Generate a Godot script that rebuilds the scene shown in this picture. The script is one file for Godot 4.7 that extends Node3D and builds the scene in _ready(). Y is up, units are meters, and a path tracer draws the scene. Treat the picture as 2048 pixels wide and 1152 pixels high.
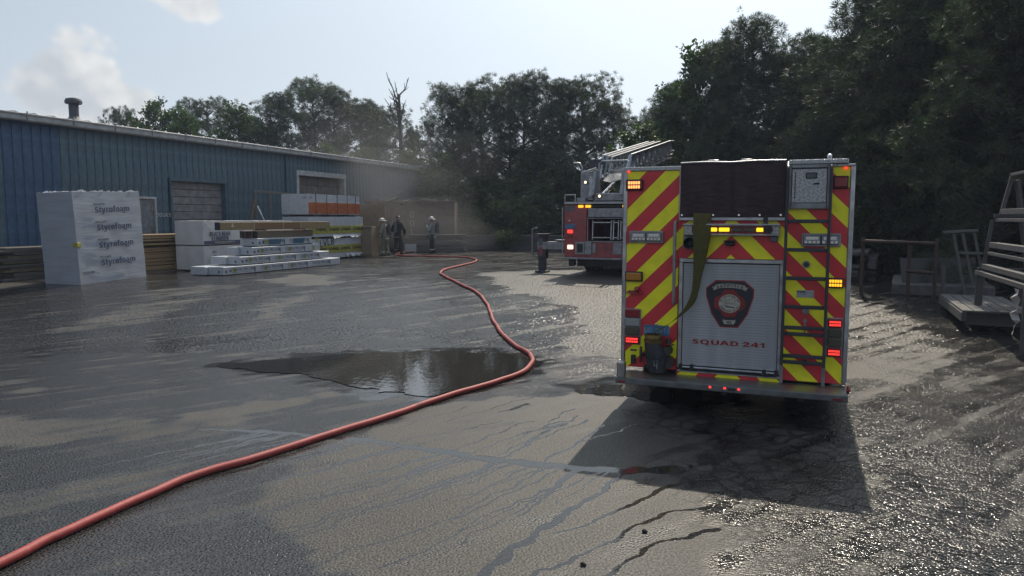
extends Node3D
# A wet lumber yard after a fire: engine from behind, ladder truck, blue warehouse, packs of building stock, pines.

var rng := RandomNumberGenerator.new()
var tex := {}
var ms := {}
var names := {}


func gh(_x: float, z: float) -> float:
	var t := clampf((-z - 11.5) / 10.5, 0.0, 1.0)
	return 0.45 * t * t * (3.0 - 2.0 * t)


# ---------------------------------------------------------------- mesh building
class Mb:
	var v := PackedVector3Array()
	var n := PackedVector3Array()
	var t := PackedVector2Array()
	var c := PackedColorArray()
	var col := Color.WHITE
	var tint := false

	func put(p: Vector3, nn: Vector3, uv := Vector2.ZERO) -> void:
		v.append(p)
		n.append(nn)
		t.append(uv)
		c.append(col)

	func tri(a: Vector3, b: Vector3, d: Vector3, hint: Vector3) -> void:
		var nn := (d - a).cross(b - a)
		if nn.length_squared() < 1e-16:
			return
		nn = nn.normalized()
		if nn.dot(hint) < 0.0:
			nn = -nn
			var s := b
			b = d
			d = s
		put(a, nn)
		put(b, nn)
		put(d, nn)

	func fan(p: Array, hint: Vector3) -> void:
		for i in range(1, p.size() - 1):
			tri(p[0], p[i], p[i + 1], hint)

	func stri(a: Vector3, b: Vector3, d: Vector3, na: Vector3, nb: Vector3, nd: Vector3) -> void:
		var nn := (d - a).cross(b - a)
		if nn.dot(na + nb + nd) < 0.0:
			put(a, na)
			put(d, nd)
			put(b, nb)
		else:
			put(a, na)
			put(b, nb)
			put(d, nd)

	func box(s: Vector3, xf := Transform3D(), ch := 0.0) -> void:
		var h := s * 0.5
		ch = minf(ch, minf(h.x, minf(h.y, h.z)) * 0.9)
		for a in 3:
			var u := (a + 1) % 3
			var w := (a + 2) % 3
			for sg in [-1.0, 1.0]:
				var ps := []
				for q in [[-1, -1], [1, -1], [1, 1], [-1, 1]]:
					var p := Vector3.ZERO
					p[a] = sg * h[a]
					p[u] = q[0] * (h[u] - ch)
					p[w] = q[1] * (h[w] - ch)
					ps.append(xf * p)
				var hn := Vector3.ZERO
				hn[a] = sg
				fan(ps, xf.basis * hn)
		if ch <= 0.0:
			return
		for a in 3:
			var u := (a + 1) % 3
			var w := (a + 2) % 3
			for su in [-1.0, 1.0]:
				for sw in [-1.0, 1.0]:
					var ps := []
					for q in [[-1, 0], [1, 0], [1, 1], [-1, 1]]:
						var p := Vector3.ZERO
						p[a] = q[0] * (h[a] - ch)
						p[u] = su * (h[u] - (ch if q[1] == 1 else 0.0))
						p[w] = sw * (h[w] - (0.0 if q[1] == 1 else ch))
						ps.append(xf * p)
					var hn := Vector3.ZERO
					hn[u] = su
					hn[w] = sw
					fan(ps, xf.basis * hn)
		for sx in [-1.0, 1.0]:
			for sy in [-1.0, 1.0]:
				for sz in [-1.0, 1.0]:
					var sv := Vector3(sx, sy, sz)
					tri(xf * (sv * (h - Vector3(0, ch, ch))), xf * (sv * (h - Vector3(ch, 0, ch))), xf * (sv * (h - Vector3(ch, ch, 0))), xf.basis * sv)

	func bx(x0: float, x1: float, y0: float, y1: float, z0: float, z1: float, ch := 0.0) -> void:
		box(Vector3(absf(x1 - x0), absf(y1 - y0), absf(z1 - z0)), Transform3D(Basis(), Vector3((x0 + x1) / 2, (y0 + y1) / 2, (z0 + z1) / 2)), ch)

	func bar(a: Vector3, b: Vector3, w: float, h: float, ch := 0.0, up := Vector3.UP) -> void:
		var d := b - a
		var l := d.length()
		var zz := d / l
		var xx := up.cross(zz)
		if xx.length() < 0.05:
			xx = Vector3.RIGHT.cross(zz) if absf(zz.x) < 0.9 else Vector3.BACK.cross(zz)
		xx = xx.normalized()
		box(Vector3(w, h, l), Transform3D(Basis(xx, zz.cross(xx), zz), (a + b) / 2), ch)

	func tube(p: Array, r, sides := 8, caps := true) -> void:
		var m := p.size()
		var rings := []
		var dirs := []
		var up := Vector3.ZERO
		for i in m:
			var d: Vector3 = (p[mini(i + 1, m - 1)] - p[maxi(i - 1, 0)]).normalized()
			if i == 0:
				up = Vector3.UP if absf(d.y) < 0.9 else Vector3.RIGHT
			var s := up.cross(d).normalized()
			up = d.cross(s).normalized()
			var rr: float = r if r is float else r[i]
			var ring := []
			var dr := []
			for k in sides:
				var a := TAU * k / sides
				var o := s * cos(a) + up * sin(a)
				ring.append(p[i] + o * rr)
				dr.append(o)
			rings.append(ring)
			dirs.append(dr)
		for i in m - 1:
			for k in sides:
				var j := (k + 1) % sides
				stri(rings[i][k], rings[i][j], rings[i + 1][j], dirs[i][k], dirs[i][j], dirs[i + 1][j])
				stri(rings[i][k], rings[i + 1][j], rings[i + 1][k], dirs[i][k], dirs[i + 1][j], dirs[i + 1][k])
		if caps:
			fan(rings[0], p[0] - p[1])
			fan(rings[m - 1], p[m - 1] - p[m - 2])

	func cyl(a: Vector3, b: Vector3, ra: float, rb := -1.0, sides := 12) -> void:
		tube([a, b], [ra, ra if rb < 0.0 else rb], sides)

	func lathe(pr: Array, xf := Transform3D(), sides := 16) -> void:
		for i in pr.size() - 1:
			var a: Vector2 = pr[i]
			var b: Vector2 = pr[i + 1]
			var e := b - a
			if e.length() < 1e-6:
				continue
			var nr := Vector2(e.y, -e.x).normalized()
			for k in sides:
				var q := []
				var nn := []
				for kk in [k, k + 1]:
					var an: float = TAU * kk / sides
					for w in [a, b]:
						q.append(xf * Vector3(w.x * cos(an), w.y, w.x * sin(an)))
						nn.append((xf.basis * Vector3(nr.x * cos(an), nr.y, nr.x * sin(an))).normalized())
				for tr in [[0, 1, 3], [0, 3, 2]]:
					if (q[tr[1]] - q[tr[0]]).cross(q[tr[2]] - q[tr[0]]).length_squared() > 1e-16:
						stri(q[tr[0]], q[tr[1]], q[tr[2]], nn[tr[0]], nn[tr[1]], nn[tr[2]])

	func ball(p: Vector3, r: Vector3, sides := 10) -> void:
		var pr := []
		for i in 9:
			var a := PI * i / 8.0 - PI / 2
			pr.append(Vector2(cos(a), sin(a)))
		var b := Basis().scaled(r)
		lathe(pr, Transform3D(b, p), sides)

	func prism(pg: PackedVector2Array, z0: float, z1: float, xf := Transform3D(), sides := true) -> void:
		var ix := Geometry2D.triangulate_polygon(pg)
		for i in range(0, ix.size(), 3):
			var a := pg[ix[i]]
			var b := pg[ix[i + 1]]
			var d := pg[ix[i + 2]]
			tri(xf * Vector3(a.x, a.y, z1), xf * Vector3(b.x, b.y, z1), xf * Vector3(d.x, d.y, z1), xf.basis.z)
			if sides:
				tri(xf * Vector3(a.x, a.y, z0), xf * Vector3(b.x, b.y, z0), xf * Vector3(d.x, d.y, z0), -xf.basis.z)
		if not sides:
			return
		var cw := Geometry2D.is_polygon_clockwise(pg)
		for i in pg.size():
			var a := pg[i]
			var b := pg[(i + 1) % pg.size()]
			var e := b - a
			var o := Vector3(e.y, -e.x, 0) * (-1.0 if cw else 1.0)
			fan([xf * Vector3(a.x, a.y, z0), xf * Vector3(b.x, b.y, z0), xf * Vector3(b.x, b.y, z1), xf * Vector3(a.x, a.y, z1)], xf.basis * o)

	func text(s: String, height: float, xf: Transform3D, wide := 1.0, serif := false, bold := 700) -> void:
		var f := SystemFont.new()
		f.font_names = PackedStringArray(["Droid Serif" if serif else "Droid Sans"])
		f.font_weight = bold
		var tm := TextMesh.new()
		tm.font = f
		tm.text = s
		tm.font_size = 32
		tm.pixel_size = height / 23.0
		tm.depth = 0.004
		tm.curve_step = 2.0
		var sc := xf * Transform3D(Basis().scaled(Vector3(wide, 1, 1)), Vector3.ZERO)
		for k in tm.get_surface_count():
			var ar := tm.surface_get_arrays(k)
			var vs: PackedVector3Array = ar[Mesh.ARRAY_VERTEX]
			var ns: PackedVector3Array = ar[Mesh.ARRAY_NORMAL]
			var ix: PackedInt32Array = ar[Mesh.ARRAY_INDEX] if ar[Mesh.ARRAY_INDEX] != null else PackedInt32Array(range(vs.size()))
			for i in ix:
				put(sc * vs[i], (xf.basis * ns[i]).normalized())

	func mesh() -> ArrayMesh:
		var ar := []
		ar.resize(Mesh.ARRAY_MAX)
		ar[Mesh.ARRAY_VERTEX] = v
		ar[Mesh.ARRAY_NORMAL] = n
		ar[Mesh.ARRAY_TEX_UV] = t
		if tint:
			ar[Mesh.ARRAY_COLOR] = c
		var m := ArrayMesh.new()
		m.add_surface_from_arrays(Mesh.PRIMITIVE_TRIANGLES, ar)
		return m


func T(x: float, y: float, z: float, b := Basis()) -> Transform3D:
	return Transform3D(b, Vector3(x, y, z))


func rot(ax: Vector3, deg: float) -> Basis:
	return Basis(ax, deg_to_rad(deg))


# ---------------------------------------------------------------- objects
func fresh(called: String) -> String:
	names[called] = names.get(called, -1) + 1
	return called if names[called] == 0 else "%s_%03d" % [called, names[called]]


func tag(o: Node3D, label: String, category: String, group := "", kind := "") -> Node3D:
	if label:
		o.set_meta("label", label)
	if category:
		o.set_meta("category", category)
	if group:
		o.set_meta("group", group)
	if kind:
		o.set_meta("kind", kind)
	return o


func thing(called: String, label: String, category: String, at := Vector3.ZERO, turn := 0.0, group := "") -> Node3D:
	var o := Node3D.new()
	o.name = fresh(called)
	add_child(o)
	o.position = at
	o.rotation_degrees.y = turn
	tag(o, label, category, group)
	return o


func obj(called: String, mb, m: Material, parent: Node3D = self) -> MeshInstance3D:
	var o := MeshInstance3D.new()
	o.name = fresh(called) if parent == self else called
	o.mesh = mb.mesh() if mb is Mb else mb
	o.material_override = m
	parent.add_child(o, true)
	return o


func dup(src: Node3D, called: String, at: Vector3, turn: float, label := "", sc := 1.0) -> Node3D:
	var o: Node3D = src.duplicate()
	o.name = fresh(called)
	add_child(o)
	o.position = at
	o.rotation_degrees.y = turn
	o.scale = Vector3.ONE * sc
	if label:
		o.set_meta("label", label)
	return o


# ---------------------------------------------------------------- textures and materials
func noise(fr: float, oct := 4, sd := 1, kind := FastNoiseLite.TYPE_SIMPLEX_SMOOTH) -> FastNoiseLite:
	var f := FastNoiseLite.new()
	f.noise_type = kind
	f.seed = sd
	f.frequency = fr
	f.fractal_type = FastNoiseLite.FRACTAL_FBM if oct > 1 else FastNoiseLite.FRACTAL_NONE
	f.fractal_octaves = oct
	return f


func remap_l8(im: Image, lo: float, hi: float) -> Image:
	var d := im.get_data()
	for i in d.size():
		d[i] = int(255.0 * lerpf(lo, hi, d[i] / 255.0))
	return Image.create_from_data(im.get_width(), im.get_height(), false, Image.FORMAT_L8, d)


func make_textures() -> void:
	var blot := noise(0.012, 4, 3).get_seamless_image(512, 512)
	var fine := noise(0.35, 2, 5).get_seamless_image(512, 512)
	var a := blot.get_data()
	var b := fine.get_data()
	var d := PackedByteArray()
	d.resize(a.size())
	for i in a.size():
		d[i] = int(clampf(165.0 + 0.28 * a[i] + 0.14 * b[i], 0, 255))
	tex.grime = ImageTexture.create_from_image(Image.create_from_data(512, 512, false, Image.FORMAT_L8, d))
	tex.faint = ImageTexture.create_from_image(remap_l8(blot, 0.9, 1.0))
	tex.fine = ImageTexture.create_from_image(fine)
	tex.soft = ImageTexture.create_from_image(noise(0.02, 3, 9).get_seamless_image(256, 256))
	# wood grain: streaks along x
	var wn := noise(0.5, 3, 11).get_seamless_image(64, 512)
	wn.resize(512, 512, Image.INTERPOLATE_CUBIC)
	var w1 := wn.get_data()
	for i in w1.size():
		d[i] = int(clampf(120.0 + 0.34 * w1[i] + 0.14 * a[i], 0, 255))
	tex.wood = ImageTexture.create_from_image(Image.create_from_data(512, 512, false, Image.FORMAT_L8, d))
	# crumpled plastic wrap: long ridges
	var rn := noise(0.02, 3, 21)
	rn.fractal_type = FastNoiseLite.FRACTAL_RIDGED
	var ri := rn.get_seamless_image(256, 512)
	ri.resize(512, 512, Image.INTERPOLATE_CUBIC)
	tex.wrap = ImageTexture.create_from_image(ri)
	# diamond plate
	var tp := PackedByteArray()
	tp.resize(256 * 256)
	for y in 256:
		for x in 256:
			var cx := fposmod(x, 64.0) - 32.0
			var cy := fposmod(y + (32.0 if fposmod(x, 128.0) >= 64.0 else 0.0), 64.0) - 32.0
			var sg := 1.0 if fposmod(x, 128.0) >= 64.0 else -1.0
			var p := (cx + sg * cy) * 0.707
			var q := (cx - sg * cy) * 0.707
			tp[y * 256 + x] = int(255.0 * clampf(1.6 - pow(absf(p) / 27.0, 2.0) * 1.5 - pow(absf(q) / 8.0, 2.0) * 1.5, 0.0, 1.0))
	tex.tread = ImageTexture.create_from_image(Image.create_from_data(256, 256, false, Image.FORMAT_L8, tp))
	var rp := noise(0.03, 3, 31).get_seamless_image(512, 128)
	rp.resize(512, 512, Image.INTERPOLATE_CUBIC)
	tex.ripple = ImageTexture.create_from_image(rp)


func mat(r: float, g: float, b: float, rough := 0.6, metal := 0.0, o := {}) -> StandardMaterial3D:
	var m := StandardMaterial3D.new()
	m.albedo_color = Color(r, g, b).linear_to_srgb()
	m.roughness = rough
	m.metallic = metal
	var k: String = o.get("tex", "grime")
	if k != "none":
		m.albedo_texture = tex[k]
	m.uv1_triplanar = true
	m.uv1_scale = Vector3.ONE * float(o.get("scale", 0.7))
	if o.has("stretch"):
		m.uv1_scale = o.stretch
	if o.has("bump"):
		m.heightmap_enabled = true
		m.heightmap_texture = tex[o.bump]
		m.heightmap_scale = o.get("amp", 0.3)
	if o.has("coat"):
		m.clearcoat_enabled = true
		m.clearcoat = o.coat
		m.clearcoat_roughness = 0.12
	if o.has("back"):
		m.backlight_enabled = true
		var q: Array = o.back
		m.backlight = Color(q[0], q[1], q[2]).linear_to_srgb()
	if o.has("spec"):
		m.metallic_specular = o.spec
	return m


func glow(r: float, g: float, b: float, e: float) -> StandardMaterial3D:
	var m := StandardMaterial3D.new()
	m.albedo_color = Color(r * 0.5, g * 0.5, b * 0.5).linear_to_srgb()
	m.roughness = 0.3
	m.emission_enabled = true
	m.emission = Color(r, g, b).linear_to_srgb()
	m.emission_energy_multiplier = e
	return m


func make_materials() -> void:
	ms.alu = mat(0.52, 0.52, 0.53, 0.32, 0.9, {"bump": "fine", "amp": 0.01})
	ms.alu_dull = mat(0.36, 0.36, 0.38, 0.5, 0.6)
	ms.tread = mat(0.45, 0.45, 0.46, 0.35, 0.9, {"bump": "tread", "amp": 0.25, "scale": 5.5})
	ms.chrome = mat(0.7, 0.7, 0.7, 0.1, 1.0, {"tex": "none"})
	ms.black = mat(0.018, 0.018, 0.02, 0.55)
	ms.rubber = mat(0.02, 0.02, 0.021, 0.8, 0.0, {"bump": "fine", "amp": 0.05})
	ms.dark_metal = mat(0.06, 0.065, 0.075, 0.5, 0.4)
	ms.yellow = mat(0.95, 0.88, 0.012, 0.42, 0.0, {"tex": "faint"})
	ms.red_film = mat(0.62, 0.03, 0.04, 0.4, 0.0, {"tex": "faint"})
	ms.red_paint = mat(0.34, 0.02, 0.024, 0.3, 0.0, {"coat": 0.6})
	ms.white_paint = mat(0.72, 0.72, 0.72, 0.35, 0.0, {"coat": 0.4})
	ms.vinyl = mat(0.05, 0.027, 0.033, 0.75, 0.0, {"bump": "wrap", "amp": 0.6, "scale": 0.9})
	ms.slat = mat(0.4, 0.4, 0.415, 0.5, 0.25, {"tex": "faint"})
	ms.grey_plastic = mat(0.13, 0.14, 0.15, 0.5)
	ms.lens_clear = mat(0.42, 0.43, 0.44, 0.15, 0.3, {"bump": "tread", "amp": 0.2, "scale": 12.0})
	ms.lens_red = mat(0.2, 0.008, 0.012, 0.15, 0.0, {"tex": "none", "bump": "tread", "amp": 0.15, "scale": 12.0})
	ms.lens_amber = mat(0.4, 0.16, 0.015, 0.15, 0.0, {"tex": "none", "bump": "tread", "amp": 0.15, "scale": 12.0})
	ms.lens_smoke = mat(0.07, 0.06, 0.045, 0.15, 0.0, {"tex": "none"})
	ms.glow_amber = glow(1.0, 0.5, 0.02, 1.6)
	ms.glow_yellow = glow(1.0, 0.72, 0.02, 1.3)
	ms.glow_red = glow(1.0, 0.05, 0.04, 1.5)
	ms.glow_warm = glow(1.0, 0.86, 0.6, 1.6)
	ms.glow_orange = glow(1.0, 0.42, 0.12, 1.8)
	ms.ink_red = mat(0.25, 0.01, 0.015, 0.4, 0.0, {"tex": "none"})
	ms.ink_black = mat(0.015, 0.016, 0.024, 0.5, 0.0, {"tex": "none"})
	ms.ink_navy = mat(0.05, 0.06, 0.12, 0.5, 0.0, {"tex": "none"})
	ms.ink_grey = mat(0.1, 0.105, 0.13, 0.5, 0.0, {"tex": "none"})
	ms.cream = mat(0.55, 0.5, 0.42, 0.45, 0.0, {"scale": 2.0})
	ms.plate_blue = mat(0.08, 0.2, 0.38, 0.4)
	ms.olive = mat(0.1, 0.085, 0.017, 0.85, 0.0, {"bump": "fine", "amp": 0.08, "scale": 3.0})
	ms.hose_red = mat(0.38, 0.055, 0.048, 0.62, 0.0, {"bump": "fine", "amp": 0.08, "scale": 3.0})
	ms.brass = mat(0.24, 0.17, 0.06, 0.4, 0.8)
	ms.blue_wall = mat(0.085, 0.145, 0.19, 0.5, 0.0, {"scale": 0.35})
	ms.blue_wall_b = mat(0.078, 0.136, 0.185, 0.5, 0.0, {"scale": 0.35})
	ms.blue_wall_c = mat(0.05, 0.11, 0.21, 0.5, 0.0, {"scale": 0.35})
	ms.fascia = mat(0.42, 0.43, 0.44, 0.5, 0.0, {"scale": 0.4})
	ms.roof = mat(0.12, 0.15, 0.19, 0.4, 0.3)
	ms.trim = mat(0.5, 0.51, 0.52, 0.5)
	ms.door_brown = mat(0.22, 0.195, 0.175, 0.6, 0.0, {"scale": 0.4})
	ms.door_grey = mat(0.2, 0.22, 0.25, 0.55)
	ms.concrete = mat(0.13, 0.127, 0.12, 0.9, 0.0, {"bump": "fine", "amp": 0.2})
	ms.wrap_white = mat(0.52, 0.52, 0.53, 0.45, 0.0, {"tex": "faint", "bump": "wrap", "amp": 0.4, "scale": 0.3})
	ms.foam_wrap = mat(0.36, 0.38, 0.43, 0.42, 0.0, {"tex": "faint", "bump": "wrap", "amp": 0.25, "stretch": Vector3(0.12, 0.8, 0.12)})
	ms.card_white = mat(0.46, 0.48, 0.52, 0.55, 0.0, {"tex": "faint"})
	ms.card_orange = mat(0.5, 0.13, 0.035, 0.5)
	ms.card_yellow = mat(0.42, 0.4, 0.06, 0.5)
	ms.card_blue = mat(0.06, 0.17, 0.27, 0.5)
	ms.pine_new = mat(0.52, 0.36, 0.17, 0.7, 0.0, {"tex": "wood", "stretch": Vector3(0.6, 3, 3)})
	ms.pine_orange = mat(0.4, 0.22, 0.1, 0.7, 0.0, {"tex": "wood", "stretch": Vector3(0.6, 3, 3)})
	ms.pine_old = mat(0.28, 0.22, 0.14, 0.8, 0.0, {"tex": "wood", "stretch": Vector3(0.6, 3, 3)})
	ms.weathered = mat(0.23, 0.22, 0.21, 0.85, 0.0, {"tex": "wood", "stretch": Vector3(0.8, 3, 3), "bump": "wood", "amp": 0.4})
	ms.weathered_b = mat(0.17, 0.163, 0.157, 0.85, 0.0, {"tex": "wood", "stretch": Vector3(0.8, 3, 3), "bump": "wood", "amp": 0.4})
	ms.ply = mat(0.45, 0.33, 0.21, 0.75, 0.0, {"tex": "wood", "stretch": Vector3(0.5, 2, 2)})
	ms.rust = mat(0.085, 0.055, 0.042, 0.8, 0.1, {"scale": 0.5})
	ms.char = mat(0.03, 0.027, 0.025, 0.9)
	ms.bark = mat(0.06, 0.05, 0.042, 0.95, 0.0, {"bump": "wrap", "amp": 3.0, "stretch": Vector3(2, 0.6, 2)})
	ms.dead = mat(0.11, 0.095, 0.08, 0.95)
	ms.needle = mat(0.05, 0.068, 0.036, 0.55, 0.0, {"tex": "none", "back": [0.34, 0.5, 0.16]})
	ms.leaf = mat(0.055, 0.09, 0.026, 0.5, 0.0, {"tex": "none", "back": [0.45, 0.7, 0.1]})
	ms.door_section = mat(0.24, 0.24, 0.245, 0.6, 0.0, {"scale": 0.4})
	ms.vent = mat(0.13, 0.13, 0.15, 0.55, 0.3)
	ms.foam_film = mat(0.55, 0.56, 0.58, 0.35, 0.0, {"tex": "none", "back": [0.3, 0.3, 0.3]})
	ms.stencil = mat(0.3, 0.26, 0.22, 0.7)


# ---------------------------------------------------------------- sky
var sky_rows := []
var sky_w := 2048
var sun_dir := Vector3.ZERO
var blobs := []
var cloud_a: FastNoiseLite
var cloud_b: FastNoiseLite


func aim(az: float, el: float) -> Vector3:
	var a := deg_to_rad(az)
	var e := deg_to_rad(el)
	return Vector3(sin(a) * cos(e), sin(e), -cos(a) * cos(e))


func sky_row(y: int) -> void:
	var h := sky_w / 2
	var out := PackedFloat32Array()
	out.resize(sky_w * 3)
	var el := PI / 2 - PI * (y + 0.5) / h
	var up := sin(el)
	for x in sky_w:
		var az := TAU * (x + 0.5) / sky_w
		var d := Vector3(sin(az) * cos(el), up, -cos(az) * cos(el))
		var r: float
		var g: float
		var b: float
		var e := maxf(el, 0.0)
		var m := exp(-e / 0.245)
		var ga := acos(clampf(d.dot(sun_dir), -1.0, 1.0))
		var gl := 3.3 * exp(-ga / 0.4)
		r = lerpf(0.115, 0.66, m) + gl * 0.97
		g = lerpf(0.225, 0.72, m) + gl
		b = lerpf(0.385, 0.77, m) + gl * 0.98
		if el > 0.0:
			var cover := 0.0
			for q in blobs:
				var c: Vector3 = q[0]
				if d.dot(c) > q[6]:
					var dx: float = d.dot(q[1]) / q[3]
					var dy: float = d.dot(q[2]) / q[4]
					if dy < 0.0:
						dy *= 1.5
					var k := dx * dx + dy * dy
					cover = maxf(cover, q[5] * (1.0 - k))
			if cover > -0.6 and cover != 0.0:
				var f := cloud_a.get_noise_3dv(d * 100.0) * 0.55 + cloud_b.get_noise_3dv(d * 100.0) * 0.18
				var den := clampf((cover * 0.8 + f - 0.12) * 3.6, 0.0, 1.0)
				den = den * den * (3.0 - 2.0 * den)
				if den > 0.0:
					var f2 := cloud_a.get_noise_3dv((d + Vector3(0.01, 0.022, -0.01)) * 100.0) * 0.55
					var lit := clampf(0.6 + (f - f2) * 1.4 - cover * 0.35, 0.0, 1.0)
					den *= 0.93
					r = lerpf(r, lerpf(0.52, 0.92, lit) + gl * 0.35, den)
					g = lerpf(g, lerpf(0.56, 0.92, lit) + gl * 0.36, den)
					b = lerpf(b, lerpf(0.61, 0.9, lit) + gl * 0.36, den)
		else:
			var k := clampf(-el / 0.1, 0.0, 1.0)
			r = lerpf(r, 0.1, k)
			g = lerpf(g, 0.095, k)
			b = lerpf(b, 0.085, k)
		out[x * 3] = r
		out[x * 3 + 1] = g
		out[x * 3 + 2] = b
	sky_rows[y] = out


func make_sky() -> Sky:
	cloud_a = noise(0.09, 5, 77)
	cloud_b = noise(0.5, 4, 78)
	var put_blob := func(az: float, el: float, wx: float, wy: float, s: float):
		var c := aim(az, el)
		var right := Vector3(-c.z, 0, c.x).normalized()
		var r := maxf(wx, wy)
		blobs.append([c, right, right.cross(c), sin(deg_to_rad(wx)), sin(deg_to_rad(wy)), s, cos(deg_to_rad(minf(r * 1.25, 80.0)))])
	put_blob.call(-31.0, 8.2, 4.4, 3.4, 1.1)
	put_blob.call(-27.6, 7.2, 3.6, 2.2, 1.0)
	put_blob.call(-24.4, 15.6, 3.0, 1.9, 0.75)
	put_blob.call(-22.8, 14.4, 2.4, 1.6, 0.7)
	put_blob.call(-30.0, 11.6, 2.6, 1.2, 0.4)
	var r := RandomNumberGenerator.new()
	r.seed = 5
	for i in 34:
		var az := r.randf_range(45, 315)
		put_blob.call(az, r.randf_range(8, 50), r.randf_range(5, 15), r.randf_range(3, 7), r.randf_range(0.6, 1.0))
	var h := sky_w / 2
	sky_rows.resize(h)
	var id := WorkerThreadPool.add_group_task(sky_row, h)
	WorkerThreadPool.wait_for_group_task_completion(id)
	var all := PackedFloat32Array()
	for y in h:
		all.append_array(sky_rows[y])
	var im := Image.create_from_data(sky_w, h, false, Image.FORMAT_RGBF, all.to_byte_array())
	var pm := PanoramaSkyMaterial.new()
	pm.panorama = ImageTexture.create_from_image(im)
	var s := Sky.new()
	s.sky_material = pm
	return s


# ---------------------------------------------------------------- ground: dry and wet asphalt, from a map of where the water ran
var dry_zones := [
	[0.95, [-1.63, -7.13, -0.98, -8.48, -0.28, -8.92, 0.87, -9.15, 1.49, -8.97, 2.16, -8.15, 2.03, -6.89, 1.72, -6.45, 1.32, -6.07, 1.68, -5.52, 1.4, -4.82, 1.25, -4.0, -0.65, -4.0, -1.29, -4.68, -1.83, -5.07, -2.11, -5.43, -2.0, -6.07]],
	[0.95, [-4.02, -7.99, -3.56, -8.37, -2.88, -8.84, -2.0, -9.45, -2.41, -8.85, -2.92, -8.24, -3.18, -7.71, -3.5, -7.65]],
	[0.8, [-6.2, -7.85, -4.92, -7.99, -4.06, -7.95, -3.37, -7.65, -3.77, -7.38, -4.53, -7.08, -5.4, -6.8]],
	[0.5, [-4.4, -5.4, -3.56, -6.07, -2.82, -6.59, -2.24, -6.81, -2.35, -6.32, -3.15, -5.79, -3.71, -5.07]],
	[1.0, [-1.07, -24.08, 1.85, -25.25, 4.2, -24.08, 4.2, -12.0, 1.79, -11.6, 0.96, -11.81, 1.38, -14.57, 1.47, -16.83, 0.46, -18.23, -0.33, -20.01]],
	[0.52, [-9.38, -19.51, -7.84, -20.45, -7.21, -17.5, -7.79, -14.08, -8.87, -14.08]],
	[0.52, [-6.0, -17.5, -5.32, -19.51, -4.61, -14.57, -5.35, -13.36]],
	[0.85, [-7.31, -20.95, -6.93, -23.64, -5.4, -22.03, -4.99, -19.8, -6.36, -19.8]],
	[0.95, [-16.0, -17.5, -13.9, -20.9, -13.0, -19.9, -14.2, -17.2]],
	[0.95, [-6.61, -9.42, -6.34, -9.62, -6.18, -9.31, -6.46, -9.2]],
	[0.42, [1.68, -5.52, 1.9, -6.45, 1.92, -7.21, 2.67, -7.95, 3.7, -7.21, 2.4, -4.0, 1.25, -4.0]],
	[0.6, [4.3, -20.5, 8.8, -18.5, 8.2, -14.0, 7.2, -11.6, 5.4, -9.8, 4.4, -10.2]],
]
var glitter_zones := [
	[1.0, [-1.1, -24, 4.5, -25, 4.5, -8.6, 1.2, -9.2, 0.3, -11, -0.4, -14, -0.9, -18]],
	[1.0, [4.2, -21, 9.5, -18, 9.5, -3, 2.4, -3, 1.3, -4.4, 1.6, -5.6, 3.5, -7.6]],
	[0.75, [-8, -34, 4, -34, 4, -24.5, -3, -25]],
	[0.55, [-4.5, -13, -0.5, -12.5, -1.2, -20, -5, -20]],
	[0.45, [-3.6, -3, 1.3, -3, 1.0, -4.6, -1.8, -5.2]],
]
var film_zones := [
	[1.0, [-4.9, -11.0, -3.6, -12.1, -2.0, -12.7, -0.2, -12.5, 0.7, -11.4, 0.4, -10.2, -0.2, -9.3, -1.0, -8.7, -1.9, -8.8, -2.9, -9.6, -4.0, -10.4]],
	[0.9, [0.5, -9.6, 1.4, -10.2, 3.0, -9.5, 2.9, -8.6, 1.6, -8.7]],
	[0.6, [-7.8, -11.5, -5.0, -12.5, -3.5, -13.4, -6.0, -13.6, -8.5, -12.6]],
	[0.5, [-5.5, -9.6, -3.9, -10.2, -3.0, -9.0, -4.2, -8.4, -5.4, -8.8]],
]
var map := {}
var rows_a := []
var rows_h := []
var srgb_lut := PackedByteArray()


func raster(zones: Array, least: float, x0: float, z0: float, w: float, h: float, cell: float, size: Vector2i) -> PackedByteArray:
	var nx := int(w / cell)
	var nz := int(h / cell)
	var d := PackedByteArray()
	d.resize(nx * nz)
	var polys := []
	for q in zones:
		var p := PackedVector2Array()
		for i in range(0, q[1].size(), 2):
			p.append(Vector2(q[1][i], q[1][i + 1]))
		polys.append(p)
	for j in nz:
		for i in nx:
			var p := Vector2(x0 + (i + 0.5) * cell, z0 + (j + 0.5) * cell)
			var v := least
			for k in polys.size():
				if Geometry2D.is_point_in_polygon(p, polys[k]):
					v = maxf(v, zones[k][0])
			d[j * nx + i] = int(v * 255)
	var im := Image.create_from_data(nx, nz, false, Image.FORMAT_L8, d)
	im.resize(size.x, size.y, Image.INTERPOLATE_CUBIC)
	return im.get_data()


func stamp(d: PackedByteArray, size: Vector2i, p: Vector2, r: float, s: float) -> void:
	for y in range(maxi(0, int(p.y - r)), mini(size.y - 1, int(p.y + r)) + 1):
		for x in range(maxi(0, int(p.x - r)), mini(size.x - 1, int(p.x + r)) + 1):
			var q := 1.0 - Vector2(x, y).distance_squared_to(p) / (r * r)
			if q > 0.0:
				var k := y * size.x + x
				d[k] = maxi(d[k], int(255.0 * s * minf(1.0, q * 1.8)))


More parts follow.
